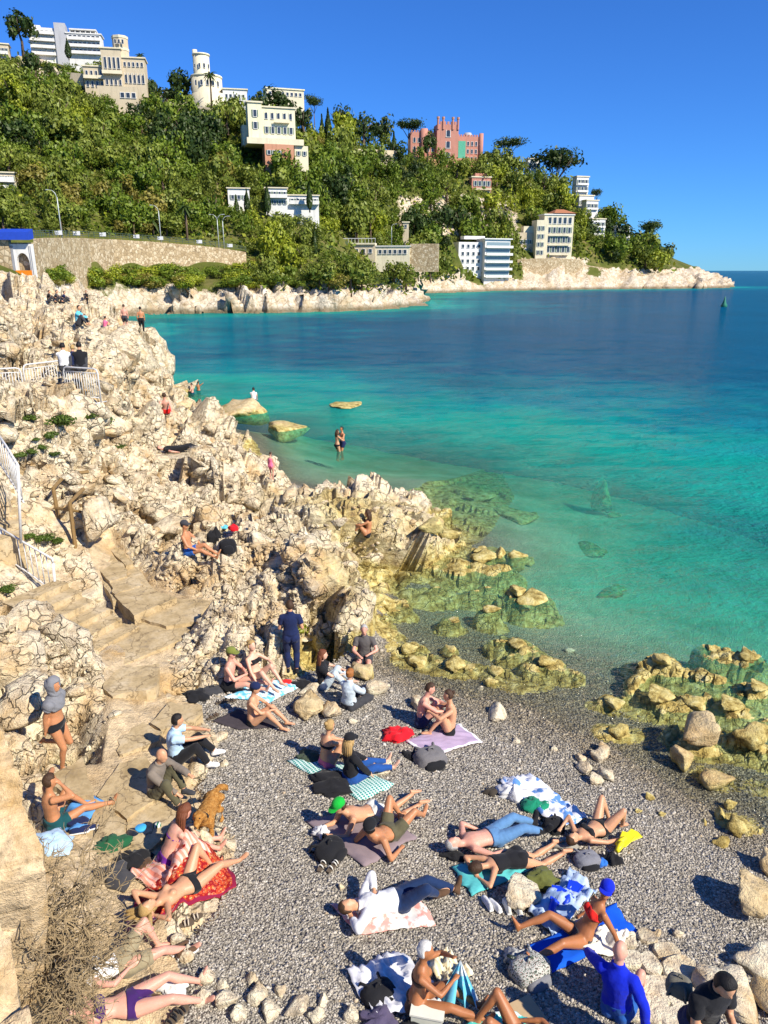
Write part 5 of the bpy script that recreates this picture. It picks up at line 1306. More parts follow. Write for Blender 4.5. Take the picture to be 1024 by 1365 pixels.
# ================================================================== PEOPLE
def vec(*a): return np.array(a, float)
def unit(v):
    v = np.asarray(v, float); return v / (np.linalg.norm(v) + 1e-12)
def sphere_piece(c, ax, n=10, m=7):
    """ellipsoid: centre, three half-axis vectors (third = pole)"""
    v, f = [], []
    v.append(c - ax[2])
    for i in range(1, m):
        a = math.pi * i / m - math.pi / 2
        for j in range(n):
            b = 2 * math.pi * j / n; v.append(c + ax[0] * math.cos(a) * math.cos(b) + ax[1] * math.cos(a) * math.sin(b) + ax[2] * math.sin(a))
    v.append(c + ax[2])
    for j in range(n): f.append((0, 1 + (j + 1) % n, 1 + j))
    for i in range(m - 2):
        for j in range(n): f.append((1 + i * n + j, 1 + i * n + (j + 1) % n, 1 + (i + 1) * n + (j + 1) % n, 1 + (i + 1) * n + j))
    L = len(v) - 1; o = 1 + (m - 2) * n
    for j in range(n): f.append((L, o + j, o + (j + 1) % n))
    return v, f
def loft_piece(cs, A, B, n=12):
    """closed loft: centres, half-axis vectors per ring"""
    v, f = [], []; k = len(cs)
    for c, a, b in zip(cs, A, B):
        for j in range(n):
            t = 2 * math.pi * j / n; v.append(c + a * math.cos(t) + b * math.sin(t))
    for i in range(k - 1):
        for j in range(n): f.append((i * n + j, i * n + (j + 1) % n, (i + 1) * n + (j + 1) % n, (i + 1) * n + j))
    f.append(tuple(range(n - 1, -1, -1))); f.append(tuple((k - 1) * n + j for j in range(n)))
    # outward orientation
    return v, f
def limb_piece(P, rad, n=9):
    """tapered limb through the points, rounded ends"""
    P = [np.asarray(p, float) for p in P]; cs, A, B = [], [], []
    t0 = unit(P[1] - P[0]); t1 = unit(P[-1] - P[-2])
    PP = [P[0] - t0 * rad[0] * .9, P[0] - t0 * rad[0] * .55] + P + [P[-1] + t1 * rad[-1] * .55, P[-1] + t1 * rad[-1] * .9]
    RR = [rad[0] * .35, rad[0] * .82] + list(rad) + [rad[-1] * .82, rad[-1] * .35]
    ref = None
    for i, (p, r) in enumerate(zip(PP, RR)):
        t = unit(PP[min(i + 1, len(PP) - 1)] - PP[max(i - 1, 0)])
        if ref is None: ref = vec(0, 0, 1) if abs(t[2]) < .9 else vec(1, 0, 0)
        a = unit(np.cross(t, ref)); b = np.cross(t, a); ref = -b if False else ref
        cs.append(p); A.append(a * r); B.append(b * r)
    return loft_piece(cs, A, B, n)
def ik(a, t, l1, l2, pole):
    """two-bone chain from a to t; returns the middle joint and the reached end"""
    d = t - a; L = np.linalg.norm(d); L2 = min(max(L, abs(l1 - l2) + .02), (l1 + l2) * .995); u = d / (L + 1e-9); t = a + u * L2
    x = (l1 * l1 - l2 * l2 + L2 * L2) / (2 * L2); h = math.sqrt(max(l1 * l1 - x * x, 0))
    pl = pole - u * (pole @ u); pl = unit(pl) if np.linalg.norm(pl) > 1e-6 else unit(np.cross(u, vec(0, 1, 0)))
    return a + u * x + pl * h, t

def POSE(kind, **k):
    """joint targets in metres; +x the way the person faces (or where the feet of a lying person are), +y left, +z up"""
    z = vec
    P = dict(pel=z(0, 0, .11), U=z(-.12, 0, 1), Fv=z(1, 0, 0), pU=None, hU=None, hF=None,
             lh=z(.30, .16, .20), rh=z(.30, -.16, .20), le=z(-.3, 1, -.4), re=z(-.3, -1, -.4),
             lf=z(.82, .11, .07), rf=z(.82, -.11, .07), lk=z(0, .15, 1), rk=z(0, -.15, 1), lt=z(.35, .2, .9), rt=z(.35, -.2, .9))
    if kind == 'sit_out': pass
    elif kind == 'sit_knees':
        P.update(U=z(.10, 0, 1), pU=z(-.35, 0, 1), lf=z(.48, .13, .07), rf=z(.50, -.13, .07), lh=z(.42, .10, .42), rh=z(.42, -.10, .42), lt=z(.95, .1, .1), rt=z(.95, -.1, .1), hF=z(1, 0, -.45))
    elif kind == 'sit_hug':
        P.update(U=z(.30, 0, 1), pU=z(-.25, 0, 1), lf=z(.44, .12, .07), rf=z(.46, -.12, .07), lh=z(.50, .03, .30), rh=z(.50, -.03, .32), lt=z(.95, .1, .1), rt=z(.95, -.1, .1), hF=z(1, 0, -.5))
    elif kind == 'sit_cross':
        P.update(U=z(.15, 0, 1), pU=z(-.2, 0, 1), lf=z(.32, -.12, .09), rf=z(.38, .10, .07), lk=z(.4, 1, .25), rk=z(.4, -1, .25), lt=z(.5, -.8, 0), rt=z(.5, .8, 0), hF=z(1, 0, -.4))
    elif kind == 'sit_back':
        P.update(U=z(-.45, 0, 1), pU=z(-.5, 0, 1), lh=z(-.42, .28, .04), rh=z(-.42, -.28, .04), le=z(-1, .3, 0), re=z(-1, -.3, 0))
    elif kind == 'sit_seat':
        P.update(pel=z(0, 0, .11), lf=z(.44, .12, -.32), rf=z(.44, -.12, -.32), lk=z(1, .1, .6), rk=z(1, -.1, .6), lh=z(.36, .12, .18), rh=z(.36, -.12, .18), U=z(.06, 0, 1), lt=z(1, .2, 0), rt=z(1, -.2, 0), hF=z(1, 0, -.4))
    elif kind == 'supine':
        P.update(U=z(-1, 0, .02), Fv=z(0, 0, 1), hU=z(-1, 0, .12), hF=z(.15, 0, 1), lf=z(.84, .12, .06), rf=z(.84, -.12, .06), lh=z(.02, .30, .05), rh=z(.02, -.30, .05), le=z(0, 1, .1), re=z(0, -1, .1), lk=z(0, .3, 1), rk=z(0, -.3, 1), lt=z(.3, .5, .8), rt=z(.3, -.5, .8))
    elif kind == 'supine_knee':
        P = POSE('supine', lf=z(.50, .12, .07), lt=z(1, .1, .0))
    elif kind == 'supine_knees':
        P = POSE('supine', lf=z(.48, .12, .07), rf=z(.50, -.12, .07), lt=z(1, .1, 0), rt=z(1, -.1, 0))
    elif kind == 'prone':
        P.update(U=z(-1, 0, .04), Fv=z(0, 0, -1), hU=z(-1, 0, .15), hF=z(-.1, .75, -.6), lf=z(.84, -.12, .06), rf=z(.84, .12, .06), lh=z(-.72, -.10, .05), rh=z(-.72, .10, .05), le=z(-.2, -1, .0), re=z(-.2, 1, .0), lk=z(0, 0, -1), rk=z(0, 0, -1), lt=z(.9, .05, -.25), rt=z(.9, -.05, -.25))
    elif kind == 'prone_elbow':
        P = POSE('prone', U=z(-.86, 0, .50), pU=z(-1, 0, 0), Fv=z(-.5, 0, -.86), hU=z(-.45, 0, 1), hF=z(-1, 0, -.25), lh=z(-.78, -.12, .05), rh=z(-.78, .12, .05), le=z(.7, -.4, -1), re=z(.7, .4, -1))
    elif kind == 'recline':
        P = POSE('supine_knees', U=z(-.80, 0, .60), pU=z(-1, 0, .1), Fv=z(.6, 0, .8), hU=z(-.3, 0, 1), hF=z(1, 0, -.1), lh=z(-.15, .32, .05), rh=z(-.15, -.32, .05), le=z(-1, .3, -.5), re=z(-1, -.3, -.5))
    elif kind == 'stand':
        P.update(pel=z(0, 0, .95), U=z(.02, 0, 1), lf=z(.02, .10, .08), rf=z(-.02, -.10, .08), lk=z(1, .1, 0), rk=z(1, -.1, 0), lh=z(.08, .24, .86), rh=z(.08, -.24, .86), le=z(-1, .5, 0), re=z(-1, -.5, 0), lt=z(1, .15, 0), rt=z(1, -.15, 0))
    for a, b in k.items(): P[a] = np.asarray(b, float)
    return P

SKIN = {}
def skin(tone):
    if tone in SKIN: return SKIN[tone]
    col = {'fair': (.68, .40, .27), 'mid': (.60, .31, .17), 'tan': (.50, .22, .10), 'deep': (.40, .155, .06), 'pink': (.68, .34, .24)}[tone]
    s = NT('skin_' + tone); co = s.objco()
    c = s.mix(s.noise(co, 6, 4), [k * .86 for k in col], [min(k * 1.12, 1) for k in col])
    p = s.pbsdf(c, .48, s.bump(s.noise(co, 60, 3), .12, .01), .4)
    p.inputs['Subsurface Weight'].default_value = .12; p.inputs['Subsurface Radius'].default_value = (.02, .008, .004); p.inputs['Subsurface Scale'].default_value = .5
    SKIN[tone] = s.mat; return s.mat
def cloth(name, col, scale=9.0): return simple('cloth_' + name, col, .85, .22, scale, .35, scale * 2.2, .15, sheen=.1)
HAIRC = {'black': (.015, .012, .010), 'brown': (.06, .03, .014), 'auburn': (.16, .05, .02), 'blonde': (.42, .27, .10), 'grey': (.42, .40, .37), 'white': (.70, .67, .60), 'ginger': (.32, .12, .03)}
def hairmat(k): return simple('hair_' + k, HAIRC[k], .55, .35, 45, .5, 90, .3)

class Person:
    def __init__(s, pose, sex='m', height=1.72, tone='mid', voxel=.016):
        s.P = pose; s.sex = sex; s.sc = height / 1.72; s.tone = tone; s.vox = voxel
        P = pose; fem = sex == 'f'
        U = unit(P['U']); Fv = unit(P['Fv'] - U * (P['Fv'] @ U)); Lf = np.cross(U, Fv)
        pU = unit(P['pU']) if P['pU'] is not None else U
        pF = unit(Fv - pU * (Fv @ pU)); P0 = P['pel']
        N = P0 + pU * .20 + U * .31
        mid = P0 + pU * .22
        curve = lambda t: (1 - t) ** 2 * P0 + 2 * t * (1 - t) * mid + t * t * N
        upv = lambda t: unit(pU * (1 - t) + U * t); fwd = lambda t: unit(pF * (1 - t) + Fv * t)
        prof = [(-.20, .085, .080), (-.13, .135, .105), (0, .168, .118), (.14, .165, .113), (.34, .138, .098), (.52, .142, .104), (.70, .162, .114), (.84, .168, .102), (.93, .125, .078), (1.0, .066, .060)]
        if fem: prof = [(-.20, .085, .080), (-.13, .145, .110), (0, .178, .122), (.14, .168, .112), (.36, .122, .090), (.52, .126, .096), (.70, .142, .106), (.84, .148, .092), (.93, .110, .070), (1.0, .054, .052)]
        V, Fc = [], []
        def add(pc):
            n = len(V); V.extend(pc[0]); Fc.extend([tuple(i + n for i in q) for q in pc[1]])
        cs, A, B = [], [], []
        for t, a, b in prof:
            c = curve(max(t, 0)) + pU * min(t, 0) * .5; u, f = upv(max(t, 0)), fwd(max(t, 0)); l = np.cross(u, f)
            cs.append(c); A.append(f * b); B.append(l * a)
        add(loft_piece(cs, A, B, 14))
        l0 = np.cross(pU, pF)
        for sd in (1, -1): add(sphere_piece(P0 + l0 * .075 * sd - pF * .055 - pU * .06, [pF * .085, l0 * .088, pU * .095]))     # seat
        if fem:
            for sd in (1, -1): add(sphere_piece(curve(.70) + Lf * .068 * sd + Fv * .085, [Fv * .052, Lf * .058, U * .058]))
        # shoulders, arms
        sw = .150 if fem else .175
        s.seg = []      # (name, a, b, r)
        S = curve(.86)
        ar = .86 if fem else 1.0
        s.hand = {}
        for sd, h, e in ((1, P['lh'], P['le']), (-1, P['rh'], P['re'])):
            sh = S + Lf * sw * sd; dirn = unit(h - sh); sh = sh + U * max(0, dirn @ U) * .06
            el, wr = ik(sh, h, .285, .25, np.asarray(e))
            add(limb_piece([S + Lf * sw * .55 * sd, sh, sh * .5 + el * .5, el], [.055 * ar, .060 * ar, .050 * ar, .041 * ar]))
            add(limb_piece([el, el * .7 + wr * .3, wr], [.041 * ar, .042 * ar, .027 * ar]))
            hd = unit(wr - el); pn = unit(np.cross(hd, unit(np.cross(vec(0, 0, 1), hd)) if abs(hd[2]) < .95 else Lf)); sdv = np.cross(hd, pn)
            pc = [wr + hd * q for q in (0, .03, .07, .095)]
            add(loft_piece(pc, [sdv * w for w in (.026, .038, .043, .038)], [pn * w for w in (.020, .018, .016, .013)], 8))
            s.hand[sd] = (wr, hd, pn, sdv)
            s.seg += [('uarm', sh, el, .05 * ar), ('farm', el, wr, .036 * ar), ('hand', wr, wr + hd * .17, .03)]
        # legs
        lr = 1.04 if fem else 1.0
        for sd, f, k, t in ((1, P['lf'], P['lk'], P['lt']), (-1, P['rf'], P['rk'], P['rt'])):
            hp = P0 + l0 * .088 * sd - pU * .05
            kn, an = ik(hp, f, .43, .42, np.asarray(k))
            add(limb_piece([hp, hp * .65 + kn * .35, kn], [.098 * lr, .086 * lr, .058]))
            kf = unit(np.asarray(t)); back = unit(np.cross(unit(an - kn), np.cross(kf, unit(an - kn)) + 1e-6))
            calf = kn * .68 + an * .32
            add(limb_piece([kn, calf - kf * .012, kn * .35 + an * .65, an], [.056, .057 * lr, .044, .036]))
            tv = unit(np.asarray(t)); leg = unit(kn - an); upn = unit(leg - tv * (leg @ tv)) if abs(leg @ tv) < .97 else unit(np.cross(tv, l0)); sv = np.cross(tv, upn)
            heel = an - tv * .055 - upn * .045
            cs2 = [heel, heel + tv * .03, heel + tv * .10, heel + tv * .17, heel + tv * .215, heel + tv * .235]
            wd = [.016, .030, .033, .044, .036, .018]; ht = [.020, .036, .036, .024, .016, .010]
            add(loft_piece([c + upn * (q - .030) for c, q in zip(cs2, ht)], [upn * q for q in ht], [sv * q for q in wd], 10))
            s.seg += [('thigh', hp, kn, .075), ('shin', kn, an, .046), ('foot', heel, heel + tv * .23, .035)]
        # head
        hU = unit(P['hU']) if P['hU'] is not None else unit(U * .5 + vec(0, 0, 1) * .6)
        hF = P['hF'] if P['hF'] is not None else Fv
        hF = unit(hF - hU * (hF @ hU)); hL = np.cross(hU, hF)
        hb = N + U * .045 + hU * .02; hc = hb + hU * .135 + hF * .018
        add(limb_piece([N - U * .05, hb, hc - hU * .04], [.062 if not fem else .052, .055 if not fem else .046, .055]))
        add(sphere_piece(hc, [hF * .097, hL * .078, hU * .112], 12, 9))
        add(sphere_piece(hc - hU * .065 + hF * .030, [hF * .068, hL * .058, hU * .062], 10, 7))
        add(sphere_piece(hc - hU * .022 + hF * .098, [hF * .022, hL * .014, hU * .026], 6, 5))
        for sd in (1, -1): add(sphere_piece(hc - hU * .012 + hL * .078 * sd - hF * .01, [hF * .018, hL * .012, hU * .032], 6, 5))
        s.head = (hc, hU, hF, hL); s.tor = (curve, upv, fwd); s.Lf = Lf; s.P0 = P0; s.N = N; s.U = U; s.Fv = Fv; s.pU = pU; s.pF = pF; s.mid = curve(.5)
        s.V, s.F = V, Fc
    def temp(s):
        me = bpy.data.meshes.new('tmp'); me.from_pydata([tuple(v * s.sc) for v in s.V], [], s.F); me.update()
        bm = bmesh.new(); bm.from_mesh(me); bmesh.ops.recalc_face_normals(bm, faces=bm.faces); bm.to_mesh(me); bm.free()
        o = bpy.data.objects.new('tmp', me); COL.objects.link(o)
        m = o.modifiers.new('r', 'REMESH'); m.mode = 'VOXEL'; m.voxel_size = s.vox; m.use_smooth_shade = True
        m = o.modifiers.new('s', 'SMOOTH'); m.factor = .5; m.iterations = 3
        s.tmp = o
    def classify(s, v):
        """v in unscaled metres -> region name index and parameter"""
        names = ['torso', 'head', 'uarm', 'farm', 'hand', 'thigh', 'shin', 'foot']
        best = np.full(len(v), 9.0); reg = np.zeros(len(v), int); par = np.zeros(len(v))
        def seg(a, b, r, i, t0, t1, ext=False):
            nonlocal best, reg, par
            ab = b - a; t = ((v - a) @ ab) / (ab @ ab); tc = t if ext else np.clip(t, 0, 1); tc = np.clip(tc, -.8 if ext else 0, 1)
            d = np.linalg.norm(v - a - tc[:, None] * ab, axis=1) - r
            m = d < best; best = np.where(m, d, best); reg = np.where(m, i, reg); par = np.where(m, t0 + tc * (t1 - t0), par)
        seg(s.P0, s.mid, .118, 0, 0, .5, True); seg(s.mid, s.N - s.U * .03, .118, 0, .5, .95)
        hc, hU, hF, hL = s.head; seg(hc - hU * .10, hc + hU * .05, .075, 1, 0, 1)
        for nm, a, b, r in s.seg: seg(a, b, r, names.index(nm), 0, 1)
        return reg, par
GARM = {  # torso(t0,t1), thigh, shin, uarm, farm limits and offset
    'swim_briefs': dict(torso=(-9, .12), thigh=.13, off=.010), 'bikini_bottom': dict(torso=(-9, .09), thigh=.09, off=.008), 'swim_trunks': dict(torso=(-9, .20), thigh=.52, off=.020), 'shorts': dict(torso=(-9, .22), thigh=.70, off=.022),
    'trousers': dict(torso=(-9, .22), thigh=2, shin=.93, off=.020), 'jeans': dict(torso=(-9, .20), thigh=2, shin=.93, off=.016), 't_shirt': dict(torso=(.05, 2), uarm=.62, off=.022), 'shirt': dict(torso=(.05, 2), uarm=2, farm=.92, off=.022),
    'top': dict(torso=(.08, .97), uarm=.12, off=.014), 'vest': dict(torso=(.05, .98), uarm=.12, off=.014), 'bikini_top': dict(bik=True, off=.009), 'bandeau': dict(torso=(.58, .72), off=.009), 'swimsuit': dict(torso=(-9, .84), thigh=.10, off=.010),
    'shoes': dict(foot=True, off=.014), 'boots': dict(foot=True, shin0=.70, off=.016), 'head_towel': dict(headtowel=True, off=.045), 'sweater': dict(torso=(.02, 2), uarm=2, farm=.95, off=.026)}
PEOPLE = []
def person(px, py, face, pose, label, sex='m', tone='mid', height=1.72, wear=(), hair='brown', hairstyle='short', hat=None, voxel=None, dz=0.0, z=None, align=True, group=None, eyes=True, at=None, name='person'):
    PEOPLE.append(dict(px=px, py=py, face=face, pose=pose, label=label, sex=sex, tone=tone, height=height, wear=wear, hair=hair, hairstyle=hairstyle, hat=hat, voxel=voxel, dz=dz, z=z, align=align, group=group, eyes=eyes, at=at, name=name))
def sub_shell(v, n, polys, mask, off, wob, name, mat, seed):
    """a garment: the covered part of the body pushed outward, with a hem turned back to the skin"""
    fm = mask[polys].all(1); q = polys[fm]
    if len(q) == 0: return None
    used = np.unique(q); rm = np.full(len(v), -1); rm[used] = np.arange(len(used)); qq = rm[q]
    p = v[used]; w = off * (1 + wob * (fbm2(p[:, 0] * 14 + p[:, 2] * 9, p[:, 1] * 14 + p[:, 2] * 11, seed) - .45) * 2)
    pv = p + n[used] * w[:, None]
    e = np.concatenate([qq[:, [0, 1]], qq[:, [1, 2]], qq[:, [2, 3]], qq[:, [3, 0]]]); key = np.sort(e, 1); kk = key[:, 0] * 10 ** 7 + key[:, 1]
    u, inv, cnt = np.unique(kk, return_inverse=True, return_counts=True); be = e[cnt[inv] == 1]
    nb = np.zeros_like(pv); ct = np.zeros(len(pv))
    for _ in range(4):
        nb[:] = 0; ct[:] = 0
        for a_, b_ in ((0, 1), (1, 0)): np.add.at(nb, be[:, a_], pv[be[:, b_]]); np.add.at(ct, be[:, a_], 1)
        mm = ct > 0; pv[mm] = pv[mm] * .4 + nb[mm] / ct[mm][:, None] * .6
    L = len(pv); inner = np.where((ct > 0)[:, None], pv - n[used] * (off + .004), p)
    hem = np.stack([be[:, 1], be[:, 0], be[:, 0] + L, be[:, 1] + L], -1)
    allv = np.concatenate([pv, inner]); allf = np.concatenate([qq, hem])
    us = np.unique(allf); r2 = np.full(len(allv), -1); r2[us] = np.arange(len(us))
    return mesh_np(name, allv[us], r2[allf], mat, smooth=True)
def grow_people():
    built = []
    for d in PEOPLE:
        vx = d['voxel'] or .0155
        p = Person(d['pose'], d['sex'], d['height'], d['tone'], vx); p.temp(); built.append(p)
    dg = bpy.context.evaluated_depsgraph_get()
    for num, (d, p) in enumerate(zip(PEOPLE, built)):
        ev = p.tmp.evaluated_get(dg); me = ev.to_mesh()
        nv = len(me.vertices); v = np.empty(nv * 3, np.float32); me.vertices.foreach_get('co', v); v = v.reshape(-1, 3).astype(float)
        n = np.empty(nv * 3, np.float32); me.vertices.foreach_get('normal', n); n = n.reshape(-1, 3).astype(float)
        pol = np.array([list(q.vertices) if len(q.vertices) == 4 else list(q.vertices) + [q.vertices[-1]] for q in me.polygons])
        ev.to_mesh_clear()
        # fingers: separate, bent, rooted in the palm
        m = MB(); m.v = [tuple(x) for x in v]; m.f = [list(dict.fromkeys(q)) for q in pol.tolist()]; m.m = [0] * len(m.f)
        if vx < .02:
            for sd, (wr, hd, pn, sv) in p.hand.items():
                curl = -pn if pn[2] > 0 else pn
                for k, (o, ln) in enumerate(((-.030, .066), (-.010, .078), (.011, .073), (.030, .056))):
                    b = wr + hd * .088 + sv * o; spread = unit(hd + sv * o * 4.5)
                    m.tube([Vector(q * p.sc) for q in (b, b + spread * ln * .5, b + spread * ln * .78 + curl * ln * .12, b + spread * ln * .98 + curl * ln * .32)], [.0095, .009, .0085, .006], 5)
                sgn = -1 if sd > 0 else 1
                b = wr + hd * .035 + sv * .026 * sgn; td = unit(hd * .7 + sv * .8 * sgn + curl * .3)
                m.tube([Vector(q * p.sc) for q in (b, b + td * .035, b + td * .05 + hd * .022)], [.013, .011, .008], 5)
        body = m.build(d['name'], skin(d['tone']), None, True)
        tag(body, d['label'], 'person', d['group'])
        # placement
        if d['at'] is not None: g = Vector(d['at'])
        else:
            g = hit(d['px'], d['py']) if d['z'] is None else Vector(at_z(d['px'], d['py'], d['z']))
        f = Vector(d['face']) if d['at'] is not None else hit(*d['face']) if d['z'] is None else Vector(at_z(*d['face'], d['z']))
        if d['at'] is not None: f = Vector(d['face'])
        yaw = math.atan2(f.y - g.y, f.x - g.x)
        rot = Matrix.Rotation(yaw, 4, 'Z')
        if d['align'] and d['z'] is None and d['at'] is None:
            dx = Vector((math.cos(yaw), math.sin(yaw), 0)) * .6; dy = Vector((-math.sin(yaw), math.cos(yaw), 0)) * .35
            sl = (base_z(np.array([g.x + dx.x, g.x - dx.x, g.x + dy.x, g.x - dy.x]), np.array([g.y + dx.y, g.y - dx.y, g.y + dy.y, g.y - dy.y])))
            rot = rot @ Matrix.Rotation(-math.atan2(sl[0] - sl[1], 1.2), 4, 'Y') @ Matrix.Rotation(math.atan2(sl[2] - sl[3], .7), 4, 'X')
        body.matrix_world = Matrix.Translation(g + Vector((0, 0, d['dz']))) @ rot
        reg, par = p.classify(v / p.sc); vs = v / p.sc
        hc, hU, hF, hL = p.head; rel = vs - hc; hf, hl, hu = rel @ hF, rel @ hL, rel @ hU
        front = ((vs - (p.P0 + np.clip(par, 0, 1)[:, None] * (p.N - p.P0))) @ p.Fv)
        for gi, (gn, mat) in enumerate(d['wear']):
            G = GARM[gn]; mk = np.zeros(nv, bool)
            if 'torso' in G: mk |= (reg == 0) & (par > G['torso'][0]) & (par < G['torso'][1])
            for rn, i in (('thigh', 5), ('shin', 6), ('uarm', 2), ('farm', 3)):
                if rn in G: mk |= (reg == i) & (par < G[rn])
            if G.get('bik'): mk |= (reg == 0) & (((front > .02) & (par > .57) & (par < .80)) | ((par > .61) & (par < .665)))
            if G.get('foot'): mk |= (reg == 7) | ((reg == 6) & (par > G.get('shin0', .93)))
            if G.get('headtowel'): mk |= ((reg == 1) & ~((hf > .05) & (hu < .05))) | ((reg == 0) & (par > .62)) | ((reg == 2) & (par < .35))
            me2 = sub_shell(v, n, pol, mk, G['off'] * p.sc, .5, gn, mat, num * 7 + gi)
            if me2: obj(gn, me2, body)
        # hair
        hs_ = d['hairstyle']
        if hs_ != 'bald':
            if hs_ in ('short', 'bun', 'pony'): mk = (reg == 1) & ((hu > .045) | ((hf < .005) & (hu > -.055))) & ~((hf > .062) & (hu < .075))
            else: mk = (reg == 1) & ((hu > .04) | ((hf < .02) & (hu > -.12))) & ~((hf > .062) & (hu < .07))
            me2 = sub_shell(v, n, pol, mk, {'short': .014, 'bun': .016, 'pony': .016}.get(hs_, .022) * p.sc, .7, 'hair', hairmat(d['hair']), num + 50)
            if me2:
                hr_ = obj('hair', me2, body)
                if hs_ == 'long':
                    down = vec(0, 0, -1); m = MB(); Rm = np.array(rot.to_3x3()).T; dn = unit(Rm @ down); lying = abs(hU[2]) < .5
                    for k in range(9):
                        a = (k - 4) * .30; st = hc - hF * (.085 * math.cos(a)) + hL * (.08 * math.sin(a)) + hU * .01
                        dr = unit(dn * 1.0 - hF * .25 + hL * math.sin(a) * .15) if not lying else unit(-hF * .5 + hU * .8 + hL * math.sin(a) * 1.2 + dn * .2)
                        m.tube([Vector(q * p.sc) for q in (st, st + dr * .10, st + dr * .20 + hF * .01, st + dr * .29 + hF * .02)], [.030, .032, .026, .008], 6)
                    m.build('hair_lock', hairmat(d['hair']), body, True)
                if hs_ in ('bun', 'pony'):
                    m = MB(); v_, f_ = sphere_piece((hc - hF * .10 + hU * .06) * p.sc, [hF * .038, hL * .042, hU * .038], 8, 6); m.add(v_, f_)
                    if hs_ == 'pony': m.tube([Vector(q * p.sc) for q in (hc - hF * .12 + hU * .04, hc - hF * .15 - hU * .06, hc - hF * .13 - hU * .18)], [.028, .03, .008], 6)
                    m.build('hair_bun', hairmat(d['hair']), body, True)
        if d['hat']:
            hk, hm = d['hat']; m = MB(); c0 = hc + hU * .02
            rings = []
            for z_, r_ in ((0, 1.0), (.035, 1.02), (.07, .92), (.10, .70), (.118, .38), (.124, .05)):
                rings.append([Vector((c0 + hU * z_ * (1.0 if hk != 'scarf' else .9) + (hF * math.cos(t) * .112 + hL * math.sin(t) * .095) * r_) * p.sc) for t in [2 * math.pi * j / 14 for j in range(14)]])
            m.rings(rings); hat_o = m.build({'cap': 'cap', 'brim': 'hat', 'scarf': 'headscarf', 'backcap': 'cap'}[hk], hm, body, True)
            if hk in ('cap', 'backcap'):
                sg = 1 if hk == 'cap' else -1; m = MB(); top, bot = [], []
                ts = [(-1 + 2 * j / 8) * 1.15 for j in range(9)]
                inn = [c0 + hU * .012 + (hF * sg * math.cos(t) * .108 + hL * math.sin(t) * .092) for t in ts]; out_ = [c0 - hU * .002 + (hF * sg * (.06 + math.cos(t * .9) * .125) + hL * math.sin(t) * .088) for t in ts]
                vs_ = [Vector(q * p.sc) for q in inn + out_] + [Vector((q + hU * .008) * p.sc) for q in inn + out_]; k = 9
                m.add(vs_, [(i, i + 1, k + i + 1, k + i) for i in range(k - 1)] + [(2 * k + i, 3 * k + i, 3 * k + i + 1, 2 * k + i + 1) for i in range(k - 1)] + [(k + i, k + i + 1, 3 * k + i + 1, 3 * k + i) for i in range(k - 1)])
                m.build('visor', hm, hat_o)
            if hk == 'brim':
                m = MB(); m.rings([[Vector((c0 + hU * z_ + (hF * math.cos(t) * .112 + hL * math.sin(t) * .095) * r_) * p.sc) for t in [2 * math.pi * j / 18 for j in range(18)]] for z_, r_ in ((.0, 1.0), (-.01, 1.7), (-.002, 1.7), (.012, 1.0))], False); m.build('brim', hm, hat_o, True)
        if d['eyes'] and vx < .02:
            for sd in (1, -1):
                me_ = MB(); v_, f_ = sphere_piece((hc + hU * .002 + hL * .034 * sd + hF * .090) * p.sc, [hF * .010, hL * .016, hU * .008], 7, 5); me_.add(v_, f_); me_.build('eye', simple('eye_dark', (.03, .02, .015), .25, .1, 30, spec=.5), body, True)
            me_ = MB(); v_, f_ = sphere_piece((hc - hU * .066 + hF * .094) * p.sc, [hF * .010, hL * .024, hU * .007], 7, 5); me_.add(v_, f_); me_.build('mouth', simple('lips', (.40, .12, .09), .5, .1, 30), body, True)
        COL.objects.unlink(p.tmp); tm = p.tmp.data; bpy.data.objects.remove(p.tmp); bpy.data.meshes.remove(tm)
K = {n: cloth(n, c) for n, c in dict(black=(.014, .014, .016), teal=(.01, .07, .08), grey=(.20, .20, .21), greybrown=(.20, .165, .13), olive=(.10, .09, .05), paleblue=(.42, .58, .72), navy=(.012, .02, .07), white=(.78, .77, .74), purple=(.16, .02, .26), plum=(.05, .015, .11), khaki=(.30, .25, .15),
         beige=(.55, .47, .36), jeans=(.10, .22, .40), darkjeans=(.012, .03, .09), bluejeans=(.015, .07, .26), red=(.70, .02, .015), blue=(.005, .02, .50), midblue=(.02, .10, .36), denim=(.50, .58, .62), brown=(.10, .055, .03), green=(.01, .40, .04), limeg=(.18, .20, .04), patt=(.10, .09, .085), pink=(.75, .16, .28), charcoal=(.05, .05, .055), aqua=(.12, .50, .62), offwhite=(.70, .68, .60)).items()}
Z_ = vec
# --- on the ledge
person(85, 1026, (170, 1030), POSE('stand', lf=Z_(-.30, .08, .50), lk=Z_(1, .1, -.2), lt=Z_(-.6, 0, -.7), lh=Z_(-.28, .16, .58), rh=Z_(-.18, -.14, .62), le=Z_(-.5, .6, 0), re=Z_(-.6, -.5, 0), rf=Z_(0, -.03, .08), U=Z_(.06, 0, 1), hF=Z_(1, 0, -.5)),
       'man in black briefs with a grey towel over his head, standing on one leg', 'm', 'tan', 1.76, [('swim_briefs', K['black']), ('head_towel', K['grey'])], hairstyle='bald', align=False)
person(74, 1104, (150, 1072), POSE('sit_out', lf=Z_(.50, .14, .07), lt=Z_(.9, .1, .2), rf=Z_(.82, -.1, .07), lh=Z_(.06, .13, .80), rh=Z_(.16, -.10, .74), le=Z_(.6, 1, .1), re=Z_(.8, -.8, -.3), U=Z_(.12, 0, 1), pU=Z_(-.2, 0, 1), hF=Z_(1, 0, -.45)),
       'man in dark teal trunks sitting on a blue towel with hands to his head', 'm', 'tan', 1.76, [('swim_trunks', K['teal'])], 'brown', align=False, dz=.04)
